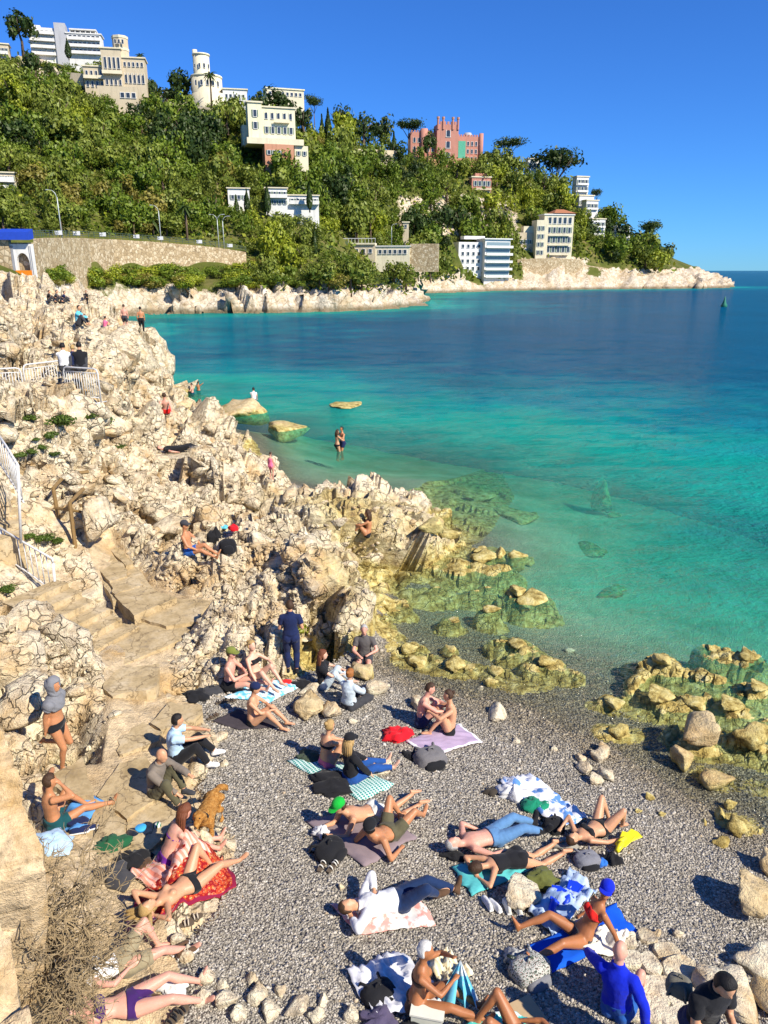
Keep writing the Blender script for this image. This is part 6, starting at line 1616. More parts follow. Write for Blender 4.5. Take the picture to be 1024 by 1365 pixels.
person(212, 1064, (256, 1082), POSE('sit_knees', U=Z_(.5, 0, 1), lh=Z_(.60, .10, .40), rh=Z_(.72, -.10, .02), lf=Z_(.40, .14, .07), rf=Z_(.48, -.14, .0), hF=Z_(1, 0, -.9)),
       'bald man in a grey-brown shirt and olive trousers leaning down to the dog', 'm', 'mid', 1.76, [('shirt', K['greybrown']), ('trousers', K['olive']), ('shoes', K['charcoal'])], hairstyle='bald', align=False, dz=.10)
person(238, 1020, (288, 1020), POSE('sit_knees', lh=Z_(.50, .12, .46), rh=Z_(.55, -.05, .44), lf=Z_(.62, .16, -.02), rf=Z_(.52, -.14, -.05), U=Z_(.25, 0, 1), hF=Z_(1, .1, -.3)),
       'man in a pale blue polo shirt and black trousers with white trainers', 'm', 'mid', 1.76, [('t_shirt', K['paleblue']), ('trousers', K['black']), ('shoes', K['white'])], 'black', align=False, dz=.12)
person(225, 1152, (300, 1130), POSE('sit_out', U=Z_(.45, 0, 1), pU=Z_(.05, 0, 1), lf=Z_(.82, .1, .07), rf=Z_(.72, -.12, .07), lh=Z_(.55, .1, .20), rh=Z_(.50, -.1, .22), hF=Z_(1, 0, -.8)),
       'woman in a purple bikini leaning forward on the coral towel', 'f', 'pink', 1.68, [('bikini_top', K['purple']), ('bikini_bottom', K['purple'])], 'auburn', 'long', dz=.05)
person(252, 1190, (314, 1158), POSE('supine_knee', lh=Z_(-.72, .14, .12), rh=Z_(-.70, -.14, .12), le=Z_(-.4, 1, .2), re=Z_(-.4, -1, .2)),
       'woman in black bikini bottoms lying on the red patterned rug', 'f', 'mid', 1.66, [('bikini_bottom', K['black'])], 'blonde', 'long', dz=.05)
person(163, 1296, (232, 1268), POSE('supine_knee', rf=Z_(.84, -.12, .06), lh=Z_(-.70, .2, .12), rh=Z_(0, -.2, .2)),
       'woman in a white top and beige shorts lying by the dry bush', 'f', 'pink', 1.66, [('top', K['white']), ('shorts', K['khaki'])], 'brown', 'long', dz=.05)
person(172, 1352, (258, 1326), POSE('supine', lh=Z_(-.70, .2, .12), rf=Z_(.84, -.16, .06)),
       'woman in a dark purple bikini lying with legs stretched by the dry bush', 'f', 'pink', 1.68, [('bikini_top', K['plum']), ('bikini_bottom', K['plum'])], 'brown', 'long', dz=.05)
# --- group under the rocks
person(306, 918, (356, 926), POSE('sit_out', lh=Z_(.36, .06, .34), rh=Z_(.36, -.06, .34), U=Z_(.12, 0, 1), hF=Z_(1, 0, -.6)),
       'shirtless man in an olive cap sitting against the rocks', 'm', 'pink', 1.74, [('swim_trunks', K['black'])], 'brown', hat=('cap', K['limeg']), dz=.05, align=False)
person(342, 908, (378, 930), POSE('sit_knees', lf=Z_(.62, .14, .07), rf=Z_(.66, -.14, .07), U=Z_(-.1, 0, 1), lh=Z_(.36, .2, .36), rh=Z_(.30, -.26, .05)),
       'blonde woman in a black bikini on the blue towel under the rocks', 'f', 'fair', 1.68, [('bikini_top', K['black']), ('bikini_bottom', K['black'])], 'blonde', 'bun', dz=.06, align=False)
person(338, 966, (392, 974), POSE('sit_knees', lf=Z_(.66, .10, .07), rf=Z_(.60, -.12, .07), U=Z_(.12, 0, 1), lh=Z_(.36, .05, .36), rh=Z_(.38, -.04, .38)),
       'woman with a dark headscarf looking at her phone on the dark mat', 'f', 'mid', 1.68, [('bikini_bottom', K['black'])], 'black', 'short', hat=('scarf', K['navy']), dz=.05)
person(390, 896, (396, 862), POSE('stand', lh=Z_(.25, .15, 1.05), rh=Z_(.22, -.15, 1.10), hF=Z_(1, 0, -.4)),
       'person in a navy top and trousers standing with back turned by the rocks', 'm', 'mid', 1.70, [('t_shirt', K['navy']), ('trousers', K['navy']), ('shoes', K['black'])], 'brown', align=False)
person(432, 916, (474, 922), POSE('sit_knees', lh=Z_(.42, .1, .36), rh=Z_(.40, -.1, .34), lf=Z_(.62, .1, .07)),
       'auburn-haired woman in a black top and pale jeans by the brown boulder', 'f', 'fair', 1.68, [('t_shirt', K['black']), ('jeans', K['denim'])], 'auburn', 'long', dz=.03, align=False)
person(466, 944, (496, 926), POSE('sit_cross', lh=Z_(.42, .12, .26), rh=Z_(.40, -.1, .28)),
       'ginger-haired woman in a pale denim jacket sitting between the boulders', 'f', 'fair', 1.66, [('sweater', K['denim']), ('trousers', K['charcoal'])], 'ginger', 'bun', dz=.03, align=False)
person(486, 884, (480, 925), POSE('sit_seat', lh=Z_(.30, .12, .28), rh=Z_(.36, -.08, .26)),
       'man in a dark patterned shirt and shorts sitting on a boulder', 'm', 'pink', 1.74, [('t_shirt', K['patt']), ('shorts', K['charcoal'])], 'grey', dz=.12, align=False)
person(562, 968, (604, 976), POSE('sit_hug', lh=Z_(.46, .1, .46), rh=Z_(.50, -.1, .40)), 'shirtless dark-haired man facing his companion across the lilac towel', 'm', 'pink', 1.74, [('swim_trunks', K['navy'])], 'brown', dz=.05)
person(598, 978, (560, 974), POSE('sit_hug', lh=Z_(.42, .12, .44), rh=Z_(.46, -.1, .40), lf=Z_(.40, .2, .07)), 'person in black briefs sitting on the lilac towel with hair tied back', 'm', 'mid', 1.72, [('swim_briefs', K['black'])], 'brown', 'bun', dz=.05)
person(436, 1022, (475, 1004), POSE('sit_hug', U=Z_(.15, 0, 1)), 'blonde woman in a black bikini sitting on the green striped towel', 'f', 'mid', 1.68, [('bandeau', K['black']), ('bikini_bottom', K['pink'])], 'blonde', 'bun', dz=.05)
person(468, 1042, (530, 1022), POSE('sit_out', lh=Z_(.40, .12, .22), rh=Z_(.30, -.2, .12), hF=Z_(1, .2, -.3)), 'woman in a black top, black cap and blue jeans on the striped towel', 'f', 'fair', 1.68, [('shirt', K['black']), ('jeans', K['bluejeans'])], 'blonde', 'long', hat=('cap', K['black']), dz=.05)
person(495, 1094, (552, 1074), POSE('prone_elbow', lf=Z_(.84, -.14, .06), rf=Z_(.84, .10, .10)), 'man in white briefs and a green cap lying propped on his elbows', 'm', 'mid', 1.78, [('swim_briefs', K['offwhite'])], 'brown', hat=('cap', K['green']), dz=.05)
person(518, 1120, (552, 1090), POSE('recline', lf=Z_(.50, .14, .07), rf=Z_(.72, -.16, .07), rt=Z_(.4, 0, .9)), 'man in olive shorts and a black cap reclining on his elbows', 'm', 'tan', 1.76, [('swim_trunks', K['olive'])], 'black', hat=('cap', K['black']), dz=.05)
person(656, 1126, (716, 1110), POSE('supine', lh=Z_(-.10, .30, .05), rh=Z_(.0, -.30, .06)), 'shirtless man in blue jeans and black boots lying on his back', 'm', 'pink', 1.78, [('jeans', K['jeans']), ('boots', K['black'])], 'grey', dz=.05)
person(686, 1156, (744, 1138), POSE('prone'), 'woman in a black swimsuit lying face down on the teal towel', 'f', 'mid', 1.70, [('swimsuit', K['black'])], 'brown', 'short', dz=.05)
person(797, 1114, (830, 1096), POSE('supine_knees', lh=Z_(-.55, .35, .10), rh=Z_(.05, -.32, .06), lf=Z_(.44, .12, .07)), 'woman in a black bikini lying with both knees raised beside the yellow fins', 'f', 'mid', 1.68, [('bikini_top', K['black']), ('bikini_bottom', K['black'])], 'brown', 'short', dz=.05)
person(530, 1212, (600, 1198), POSE('supine', lf=Z_(.84, .02, .08), rf=Z_(.55, -.05, .12), rk=Z_(.2, -.6, 1), rt=Z_(.9, 0, .2), lh=Z_(-.30, .12, .22), rh=Z_(-.68, -.16, .10), re=Z_(-.4, -1, .1)),
       'man in a white shirt and navy jeans asleep on the pink and white towel', 'm', 'mid', 1.76, [('shirt', K['white']), ('jeans', K['darkjeans']), ('shoes', K['brown'])], 'brown', dz=.05)
person(775, 1258, (700, 1262), POSE('sit_back', lf=Z_(.78, .34, .07), rf=Z_(.78, -.22, .07), lk=Z_(0, .4, 1), rk=Z_(0, -.4, 1), hF=Z_(.5, .6, -.4), rh=Z_(-.10, -.30, .15)), 'woman in a red bikini top and white and blue cap sitting on the blue mat', 'f', 'deep', 1.70, [('bikini_top', K['red']), ('bikini_bottom', K['charcoal'])], 'brown', 'short', hat=('cap', K['blue']), dz=.05)
person(556, 1345, (632, 1352), POSE('sit_out', lf=Z_(.74, .05, .07), rf=Z_(.82, -.13, .07), lh=Z_(.40, .16, .62), rh=Z_(.44, -.02, .46), le=Z_(.3, 1, -.5), U=Z_(.12, 0, 1), hF=Z_(1, 0, -.45)), 'white-haired woman in a brown bandeau bikini holding up a blue cloth', 'f', 'deep', 1.66, [('bandeau', K['brown']), ('bikini_bottom', K['brown'])], 'white', 'short', dz=.05)
person(822, 1352, (850, 1300), POSE('sit_knees', lf=Z_(.50, .14, .07), rf=Z_(.52, -.12, .07), lh=Z_(.36, .55, .30), rh=Z_(-.06, -.34, .05), le=Z_(0, .8, .3), U=Z_(.06, .05, 1), lk=Z_(.2, .1, 1)), 'bald man in a bright blue long-sleeved top and blue shorts sitting on the shingle', 'm', 'pink', 1.76, [('shirt', K['blue']), ('shorts', K['midblue'])], hairstyle='bald', dz=.03)
person(0, 0, (4.0, 3.0, 0), POSE('stand', lh=Z_(.34, .08, 1.16), rh=Z_(.34, -.08, 1.16), U=Z_(.22, 0, 1), hF=Z_(1, 0, -1.0), hU=Z_(.5, 0, 1)), 'man in a black t-shirt with a grey backpack looking down at his phone', 'm', 'mid', 1.80, [('t_shirt', K['black']), ('shorts', K['navy']), ('shoes', K['charcoal'])], 'black', align=False, at=(3.22, 5.55, gz(3.22, 5.55)))
person(690, 1398, (648, 1384), POSE('supine_knees'), 'sunbather with tanned raised knees beside the turquoise towel', 'f', 'deep', 1.66, [('bikini_top', K['black']), ('bikini_bottom', K['black'])], 'brown', 'long', dz=.04)
# --- on the rocks
person(252, 740, (290, 748), POSE('sit_out', lf=Z_(.74, .12, .0), rf=Z_(.80, -.1, .0), hF=Z_(1, 0, -.5)), 'man in blue and green trunks reading on the rubble ledge', 'm', 'tan', 1.74, [('swim_trunks', K['midblue'])], 'black', dz=.04, align=False, voxel=.02, hat=('cap', K['charcoal']))
_b = hit(238, 604)
slab([(200,612),(272,610),(276,598),(204,597)], _b.z + .38, 1.2, shore, 'rock', M_ROCK, .06)
person(238, 602, (270, 601), POSE('supine'), 'person in black clothes lying flat on the pale rocks', 'm', 'pink', 1.76, [('t_shirt', K['black']), ('trousers', K['black']), ('shoes', K['black'])], 'brown', z=_b.z + .40, align=False, voxel=.024)
person(490, 716, (484, 730), POSE('sit_knees'), 'long-haired sunbather sitting on the brown ridge', 'f', 'tan', 1.66, [('bikini_bottom', K['black'])], 'brown', 'long', dz=.05, align=False, voxel=.022)
person(190, 445, (196, 436), POSE('stand', lh=Z_(.1, .22, .9)), 'shirtless man in black trousers standing at the cliff edge', 'm', 'tan', 1.78, [('trousers', K['black'])], 'black', align=False, voxel=.028)
person(168, 441, (176, 432), POSE('stand'), 'shirtless person in dark shorts standing behind the cliff edge', 'm', 'pink', 1.74, [('shorts', K['charcoal'])], 'brown', align=False, voxel=.028)
for px, py, w_, h_, lb in [(88, 502, 'white', 'black', 'person in a white top sitting at the steel barrier'), (100, 500, 'navy', 'blonde', 'fair-haired person in a navy top sitting at the steel barrier'), (110, 503, 'black', 'black', 'dark-haired person in a black top sitting at the steel barrier')]:
    person(px, py, (px + 22, py - 8), POSE('sit_hug'), lb, 'm', 'mid', 1.72, [('shirt', K[w_]), ('trousers', K['charcoal'])], h_, voxel=.024, align=False, dz=.25)
_m = Matrix.LocRotScale(SEAT_ROCK.location, SEAT_ROCK.rotation_euler, SEAT_ROCK.scale); _t = max((_m @ v.co for v in SEAT_ROCK.data.vertices), key=lambda q: q.z)
person(316, 531, (_t.x + .3, _t.y + 4, _t.z), POSE('sit_hug'), 'man in a white shirt sitting on the large brown rock in the sea', 'm', 'mid', 1.76, [('shirt', K['white']), ('shorts', K['grey'])], 'black', voxel=.028, align=False, at=(_t.x, _t.y, _t.z - .24))
person(258, 540, (240, 540), POSE('stand', lh=Z_(.3, .2, 1.2)), 'bather standing in the shallows below the cliff', 'm', 'pink', 1.70, [('swim_trunks', K['navy'])], 'black', voxel=.03, z=-.95)
person(266, 537, (280, 533), POSE('stand', lh=Z_(.3, .3, 1.7), rh=Z_(.3, -.3, 1.6)), 'bather with raised arms beside another below the cliff', 'm', 'tan', 1.70, [('swim_trunks', K['black'])], 'black', voxel=.03, z=-1.0)
person(450, 615, (456, 614), POSE('stand', lh=Z_(.30, .12, 1.35), rh=Z_(.30, -.12, 1.3)), 'dark-haired woman hugging her companion waist-deep in turquoise water', 'f', 'mid', 1.68, [('bikini_bottom', K['black']), ('bikini_top', K['charcoal'])], 'brown', 'long', voxel=.024, z=-.55)
person(457, 613, (451, 614), POSE('stand', lh=Z_(.30, .14, 1.3), rh=Z_(.30, -.14, 1.35)), 'shirtless man hugging a dark-haired woman waist-deep in turquoise water', 'm', 'tan', 1.78, [('swim_trunks', K['navy'])], 'black', voxel=.024, z=-.55)
person(362, 640, (380, 640), POSE('stand'), 'child standing at the edge of the small cove', 'f', 'pink', 1.15, [('swimsuit', K['pink'])], 'brown', voxel=.022, align=False)
for px, py, w_, lb in [(66, 404, 'black', 'person in black sitting highest of the group on the headland rocks'), (76, 404, 'charcoal', 'person in charcoal sitting in the group on the headland rocks'), (86, 405, 'navy', 'person in navy sitting in the group on the headland rocks'), (116, 403, 'black', 'person in black sitting apart on the headland rocks'), (106, 436, 'aqua', 'person in aqua reclining on the headland rocks')]:
    person(px, py, (px + 20, py + 4), POSE('sit_hug'), lb, 'm', 'mid', 1.72, [('shirt', K[w_]), ('trousers', K['charcoal'])], 'black', voxel=.03, align=False, dz=.1)
person(141, 441, (150, 436), POSE('sit_hug'), 'person in a pink top sitting behind the cliff edge', 'f', 'mid', 1.66, [('t_shirt', K['pink']), ('shorts', K['black'])], 'black', voxel=.03, align=False, dz=.1)
person(222, 552, (236, 556), POSE('sit_back'), 'sunburnt bather reclining on the rocks by the sea cliff', 'm', 'pink', 1.74, [('swim_trunks', K['red'])], 'brown', voxel=.028, align=False, dz=.08)
grow_people()
# ================================================================== TOWELS, BAGS, CLOTHES, DOG, BUSH
def cloth_mat(name, fn):
    s = NT(name); co = s.objco(); c = fn(s, co)
    s.pbsdf(c, .9, s.bump(s.noise(co, 260, 2), .3, .004), .1); return s.mat
def stripes(a, b, fx, fy=0, sharp=.5):
    def f(s, co):
        sp = s.n('SeparateXYZ'); s.l(co, sp.inputs[0])
        w = s.math('GREATER_THAN', s.math('FRACT', s.math('MULTIPLY', sp.outputs[0], fx)), sharp)
        if fy: w = s.math('MAXIMUM', w, s.math('GREATER_THAN', s.math('FRACT', s.math('MULTIPLY', sp.outputs[1], fy)), .72))
        return s.mix(w, a, b)
    return f
def mottled(a, b, scale, lo=.42, hi=.58, det=3):
    return lambda s, co: s.mix(s.ramp(s.noise(co, scale, det), [(lo, 0.0), (hi, 1.0)]), a, b)
def plain(col, var=.12): return lambda s, co: s.mix(s.noise(co, 7, 4), [k * (1 - var) for k in col], [min(k * (1 + var), 1) for k in col])
def rug(s, co):
    v = s.vor(co, 17, out=0); n = s.noise(co, 22, 4, .7)
    c = s.ramp(v, [(.12, (.75, .42, .10)), (.25, (.42, .03, .02)), (.45, (.55, .09, .03)), (.6, (.28, .01, .015))])
    return s.mix(s.ramp(n, [(.56, 0.0), (.66, .7)]), c, (.75, .55, .30))
def towel(name, quad, label, mat, seed, n=(26, 20), fold=.022, lift=.045, z=None, group=None, border=None):
    """cloth lying on the shingle: four photo corners, creased, with thickness"""
    q = [hit(*c) if z is None else Vector(at_z(*c, z)) for c in quad]
    o = sum(q, Vector()) / 4; nu, nv = n; rr = np.random.default_rng(seed); V = []; S, T = np.meshgrid(np.linspace(0, 1, nu), np.linspace(0, 1, nv))
    s_, t_ = S.ravel(), T.ravel()
    s2 = s_ + (fbm2(t_ * 4, s_ * 3, seed) - .5) * .10; t2 = t_ + (fbm2(s_ * 4, t_ * 3, seed + 3) - .5) * .10
    Q = [np.array(p) for p in q]
    P = (Q[0][None] * ((1 - s2) * (1 - t2))[:, None] + Q[1][None] * (s2 * (1 - t2))[:, None] + Q[2][None] * (s2 * t2)[:, None] + Q[3][None] * ((1 - s2) * t2)[:, None])
    a = rr.uniform(0, 3.1)
    w = fbm2((P[:, 0] * math.cos(a) + P[:, 1] * math.sin(a)) * 9 + 50, (-P[:, 0] * math.sin(a) + P[:, 1] * math.cos(a)) * 3 + 50, seed + 5)
    ridge = (1 - np.abs(w * 2 - 1)) ** 3
    g = base_z(P[:, 0], P[:, 1]) if z is None else np.full(len(P), z)
    gr = np.array([gz(x, y) for x, y in P[:, :2]]) if z is None else g
    edge = np.minimum(np.minimum(s_, 1 - s_), np.minimum(t_, 1 - t_)) * 8
    P[:, 2] = np.maximum(gr, g * .0 + gr) + lift * np.clip(.35 + edge, 0, 1) + ridge * fold * 1.6 + (fbm2(P[:, 0] * 4, P[:, 1] * 4, seed + 8) - .5) * fold
    P -= np.array(o)
    # local axes: x along the first edge so that woven patterns follow the cloth
    ex = unit((Q[1] - Q[0]) * np.array([1, 1, 0])); ang = math.atan2(ex[1], ex[0]); ca, sa = math.cos(-ang), math.sin(-ang)
    P = np.stack([P[:, 0] * ca - P[:, 1] * sa, P[:, 0] * sa + P[:, 1] * ca, P[:, 2]], -1)
    B = P - np.array([0, 0, .012]); ii = np.arange(nu * nv).reshape(nv, nu); L = nu * nv
    top = np.stack([ii[:-1, :-1], ii[:-1, 1:], ii[1:, 1:], ii[1:, :-1]], -1).reshape(-1, 4); bot = top[:, ::-1] + L
    rim = np.concatenate([ii[0], ii[1:, -1], ii[-1, :-1][::-1], ii[1:-1, 0][::-1]]); nx = np.roll(rim, -1)
    side = np.stack([rim, rim + L, nx + L, nx], -1)
    me = mesh_np(name, np.concatenate([P, B]), np.concatenate([top, bot, side]), [mat] + ([border] if border else []), smooth=True)
    if border:
        em = edge.reshape(nv, nu); fe = np.minimum.reduce([em[:-1, :-1], em[1:, 1:], em[:-1, 1:], em[1:, :-1]]).ravel() < .25
        mi = np.zeros(len(me.polygons), np.int32); mi[:len(top)] = fe; me.polygons.foreach_set('material_index', mi)
    ob = obj(name, me, None, o, (0, 0, ang)); tag(ob, label, 'towel' if 'mat' not in name else 'mat', group); return ob
towel('beach_towel', [(58,1100),(120,1062),(146,1070),(100,1112)], 'creased blue towel under the man in teal trunks', cloth_mat('towel_blue', plain((.10, .30, .62))), 1)
towel('beach_towel', [(172,1166),(222,1128),(284,1146),(215,1196)], 'pleated coral towel under the woman in purple', cloth_mat('towel_coral', stripes((.85, .30, .20), (.92, .52, .42), 14)), 2, fold=.05)
towel('patterned_rug', [(176,1194),(300,1146),(318,1184),(180,1242)], 'red patterned rug under the woman in black bikini bottoms', cloth_mat('rug_red', rug), 3, border=simple('rug_border', (.22, .008, .04), .9, .2, 9))
towel('dark_mat', [(282,962),(318,946),(392,970),(318,974)], 'thin dark grey mat under the woman with the headscarf', cloth_mat('mat_dark', plain((.06, .05, .055))), 4, fold=.008)
towel('beach_towel', [(298,930),(350,912),(404,916),(356,938)], 'pale blue and white towel under the blonde woman by the rocks', cloth_mat('towel_sky', mottled((.12, .48, .68), (.75, .85, .88), 9)), 5)
towel('beach_towel', [(540,988),(612,966),(644,990),(568,1012)], 'lilac towel with a white border under the facing couple', cloth_mat('towel_lilac', plain((.42, .32, .44))), 6, border=simple('towel_edge', (.8, .78, .76), .9, .1, 9))
towel('beach_towel', [(384,1016),(420,1002),(526,1046),(484,1070)], 'green and white checked towel under the two women', cloth_mat('towel_green', stripes((.03, .26, .22), (.60, .72, .66), 16, 22, .62)), 7, fold=.012)
towel('beach_towel', [(408,1098),(500,1074),(556,1118),(486,1160)], 'mauve-grey towel under the two men in caps', cloth_mat('towel_mauve', plain((.26, .20, .21))), 8)
towel('beach_towel', [(602,1158),(668,1136),(708,1160),(628,1198)], 'teal towel under the woman in the black swimsuit', cloth_mat('towel_teal', plain((.10, .46, .46), .2)), 9)
towel('beach_towel', [(444,1208),(548,1178),(580,1234),(474,1248)], 'pink and white printed towel under the sleeping man', cloth_mat('towel_pink', mottled((.86, .36, .30), (.85, .80, .74), 8, .44, .54)), 10)
towel('beach_towel', [(462,1296),(532,1270),(604,1342),(500,1362)], 'rumpled white towel under the white-haired woman', cloth_mat('towel_white', plain((.74, .73, .74))), 11, fold=.06)
towel('beach_sheet', [(703,1218),(762,1162),(796,1192),(738,1252)], 'crumpled pale denim-blue sheet beside the blue mat', cloth_mat('sheet_denim', mottled((.30, .42, .62), (.48, .58, .74), 6)), 12, fold=.09)
towel('blue_mat', [(702,1264),(820,1204),(848,1246),(738,1298)], 'bright blue mat under the woman in the red bikini top', cloth_mat('mat_blue', plain((.01, .10, .62))), 13, fold=.008, lift=.05)
towel('beach_towel', [(772,1276),(800,1240),(842,1252),(818,1276)], 'crumpled cream towel on the corner of the blue mat', cloth_mat('towel_cream', plain((.78, .73, .62))), 14, fold=.07, lift=.075)
towel('beach_towel', [(664,1044),(706,1036),(786,1094),(742,1108)], 'white and blue towel strewn with clothes beside the bikini woman', cloth_mat('towel_wb', mottled((.78, .78, .82), (.12, .28, .62), 5, .56, .62)), 15, fold=.07)
towel('beach_towel', [(612,1372),(680,1346),(712,1366),(660,1392)], 'turquoise towel with a white print below the white-haired woman', cloth_mat('towel_turq', mottled((.08, .58, .50), (.75, .85, .80), 8, .55, .6)), 16)
towel('beach_towel', [(560,1288),(596,1270),(632,1310),(596,1330)], 'crumpled cream striped towel behind the blue cloth', cloth_mat('towel_ecru', stripes((.76, .70, .52), (.62, .52, .32), 12)), 17, fold=.10)

def lump_mesh(name, seed, mat, fold=.22, n=(28, 18), flat=1.0, box=0.0):
    """soft pile: rounded body with creases, flat underneath"""
    V, F = sphere_piece(np.zeros(3), [vec(1, 0, 0), vec(0, 1, 0), vec(0, 0, 1)], *n); V = np.array(V)
    if box: V = np.sign(V) * np.abs(V) ** (1 - box * .45)
    a = fbm2(V[:, 0] * 2.2 + V[:, 2] * 1.7 + seed, V[:, 1] * 2.2 - V[:, 2] * 1.3, seed); r = (1 - np.abs(a * 2 - 1)) ** 2.5
    V = V * (1 - fold * .5 + r * fold + (fbm2(V[:, 0] * 1.1 + 9, V[:, 1] * 1.1 + V[:, 2], seed + 2) - .5) * fold * 1.6)[:, None]
    th = np.arctan2(V[:, 1], V[:, 0]); V[:, :2] *= (1 + (fbm2(np.cos(th) * 1.6 + seed * 3.1, np.sin(th) * 1.6 + seed, seed + 4, 3) - .5) * 1.5 * (0.0 if box else 1.0))[:, None]
    if not box: V[:, 2] += (fbm2(V[:, 0] * 2.4 + 5, V[:, 1] * 2.4, seed + 9, 3) - .5) * 1.1 * np.clip(V[:, 2] + .3, 0, 1)
    V[:, 2] = np.where(V[:, 2] < -.35, -.35, V[:, 2]); V[:, 2] += .35
    me = mesh_np(name, V, F, mat); me.polygons.foreach_set('use_smooth', [True] * len(me.polygons)); return me
def pile(px, py, w, h, label, mat, seed, name='clothes_pile', cat='clothes', yaw=0.0, fold=.28, dz=0.0, ratio=.8):
    p = hit(px, py); k = px_size(p); o = obj(name, lump_mesh(name, seed, mat, fold), None, p + Vector((0, 0, dz)), (0, 0, yaw), (w * k * .52, w * k * .52 * ratio, h * k * .36)); tag(o, label, cat); return o
def backpack(px, py, w, h, label, mat, seed, yaw=0.0, mat2=None, at=None, upright=False, name='backpack', cat='backpack', dz=0.0):
    p = hit(px, py) if at is None else Vector(at); k = px_size(p); W, Hh = w * k, h * k
    rt = empty(name, p + Vector((0, 0, dz)), yaw); tag(rt, label, cat)
    obj('body', lump_mesh('body', seed, mat, .12, box=.6), rt, None, None, (W * .5, W * .36, Hh * .40))
    obj('front_pocket', lump_mesh('front_pocket', seed + 1, mat2 or mat, .12, (16, 10), box=.6), rt, (0, -W * .34, 0), None, (W * .34, W * .16, Hh * .25))
    for sd in (-1, 1):
        m = MB(); m.tube([(sd * W * .2, W * .2, Hh * .45), (sd * W * .30, W * .46, Hh * .36), (sd * W * .34, W * .52, Hh * .12), (sd * W * .25, W * .36, .02)], W * .045, 6); m.build('strap', mat, rt, True)
    m = MB(); m.tube([(-W * .1, 0, Hh * .50), (-W * .06, 0, Hh * .64), (W * .06, 0, Hh * .64), (W * .1, 0, Hh * .50)], W * .03, 6); m.build('handle', mat, rt, True)
    return rt
C_ = lambda n, c: cloth('item_' + n, c, 7)
KB = K['black']; floral = cloth_mat('cloth_floral', lambda s, co: s.mix(s.ramp(s.vor(co, 16, out=0), [(.16, 1.0), (.22, 0.0)]), s.mix(s.ramp(s.noise(co, 12), [(.5, 0.0), (.56, 1.0)]), (.50, .50, .44), (.05, .07, .05)), (.60, .03, .06)))
pile(530, 982, 42, 24, 'crumpled bright red bag lying on the open shingle', C_('red', (.75, .01, .02)), 1, 'red_bag', 'bag')
backpack(574, 1016, 44, 36, 'grey and black backpack standing at the corner of the lilac towel', C_('greybag', (.16, .15, .15)), 2, .4, KB)
pile(548, 1010, 24, 16, 'small black bag beside the grey backpack', KB, 3, 'small_bag', 'bag')
pile(582, 952, 26, 20, 'navy bag behind the dark-haired man of the facing couple', K['navy'], 4, 'small_bag', 'bag')
pile(442, 1048, 52, 26, 'black coat heaped on the green checked towel', KB, 5, 'coat', 'coat')
pile(412, 1012, 34, 18, 'olive and navy clothes behind the blonde woman', C_('olivepile', (.06, .08, .05)), 6)
backpack(440, 1138, 44, 34, 'black backpack beside the man in the green cap', KB, 7, 1.0)
pile(430, 1116, 24, 20, 'white cloth bundle on the black backpack', K['white'], 8, 'cloth_bundle', 'cloth', dz=.05)
pile(634, 1110, 26, 12, 'flat black hat lying alone on the shingle', KB, 9, 'sun_hat', 'hat', fold=.12)
pile(606, 1142, 30, 14, 'black cushion under the head of the man in jeans', KB, 10, 'cushion', 'cushion')
pile(618, 1160, 24, 12, 'navy bag at the corner of the teal towel', K['navy'], 11, 'small_bag', 'bag')
pile(684, 1062, 36, 30, 'white towel bundle at the end of the strewn clothes', K['white'], 12, 'cloth_bundle', 'cloth')
pile(714, 1078, 34, 28, 'green bag among the strewn clothes', C_('greenbag', (.01, .22, .12)), 13, 'green_bag', 'bag')
backpack(738, 1104, 30, 26, 'black bag beside the strewn clothes', KB, 14, .3)
pile(655, 1058, 20, 12, 'dark shoe bag beside the white towel bundle', C_('dkbrown', (.05, .04, .03)), 15, 'shoe_bag', 'bag')
pile(755, 1130, 30, 22, 'patterned scarf bundle beside the bikini woman', C_('scarf', (.30, .28, .24)), 16, 'scarf', 'scarf')
backpack(782, 1150, 36, 26, 'grey backpack at the shoulder of the bikini woman', C_('greybag2', (.20, .20, .22)), 17, .2, KB)
pile(800, 1152, 16, 16, 'blue cloth hanging from the grey backpack', C_('bluecloth', (.03, .16, .55)), 18, 'blue_cloth', 'cloth')
pile(816, 1148, 22, 26, 'black dry bag beside the yellow fins', KB, 19, 'dry_bag', 'bag')
pile(720, 1178, 44, 30, 'olive jacket heaped on the sandy boulder', C_('olivejkt', (.11, .12, .03)), 20, 'jacket', 'jacket', dz=.03)
pile(735, 1200, 18, 20, 'small tan bag at the edge of the denim-blue sheet', C_('tan', (.58, .34, .10)), 21, 'tan_bag', 'bag')
backpack(706, 1300, 56, 48, 'floral backpack standing at the end of the blue mat', floral, 22, .5, K['grey'])
pile(690, 1280, 30, 34, 'grey and white bag behind the floral backpack', C_('greywhite', (.42, .42, .40)), 23, 'small_bag', 'bag')
backpack(504, 1330, 46, 38, 'black rucksack on the rumpled white towel', KB, 24, .6)
pile(505, 1365, 50, 26, 'black bag with lilac lining in front of the white towel', C_('lilacbag', (.10, .08, .14)), 25, 'tote_bag', 'bag')
pile(548, 1372, 30, 20, 'dark bundle beside the plastic box', KB, 26)
pile(150, 1128, 42, 26, 'dark green jacket lying on the stone ledge', C_('greenjkt', (.015, .10, .04)), 27, 'jacket', 'jacket')
pile(180, 1150, 44, 34, 'black jacket heaped beside the green jacket', KB, 28, 'jacket', 'jacket')
pile(150, 1172, 46, 34, 'black trousers spread on the ledge by the bush', K['charcoal'], 29, 'trousers', 'trousers')
pile(196, 1158, 26, 20, 'brown bag beside the coral towel', K['brown'], 30, 'small_bag', 'bag')
pile(72, 1128, 46, 28, 'pale blue shirt heaped beside the man in teal trunks', K['paleblue'], 31, 'shirt', 'shirt')
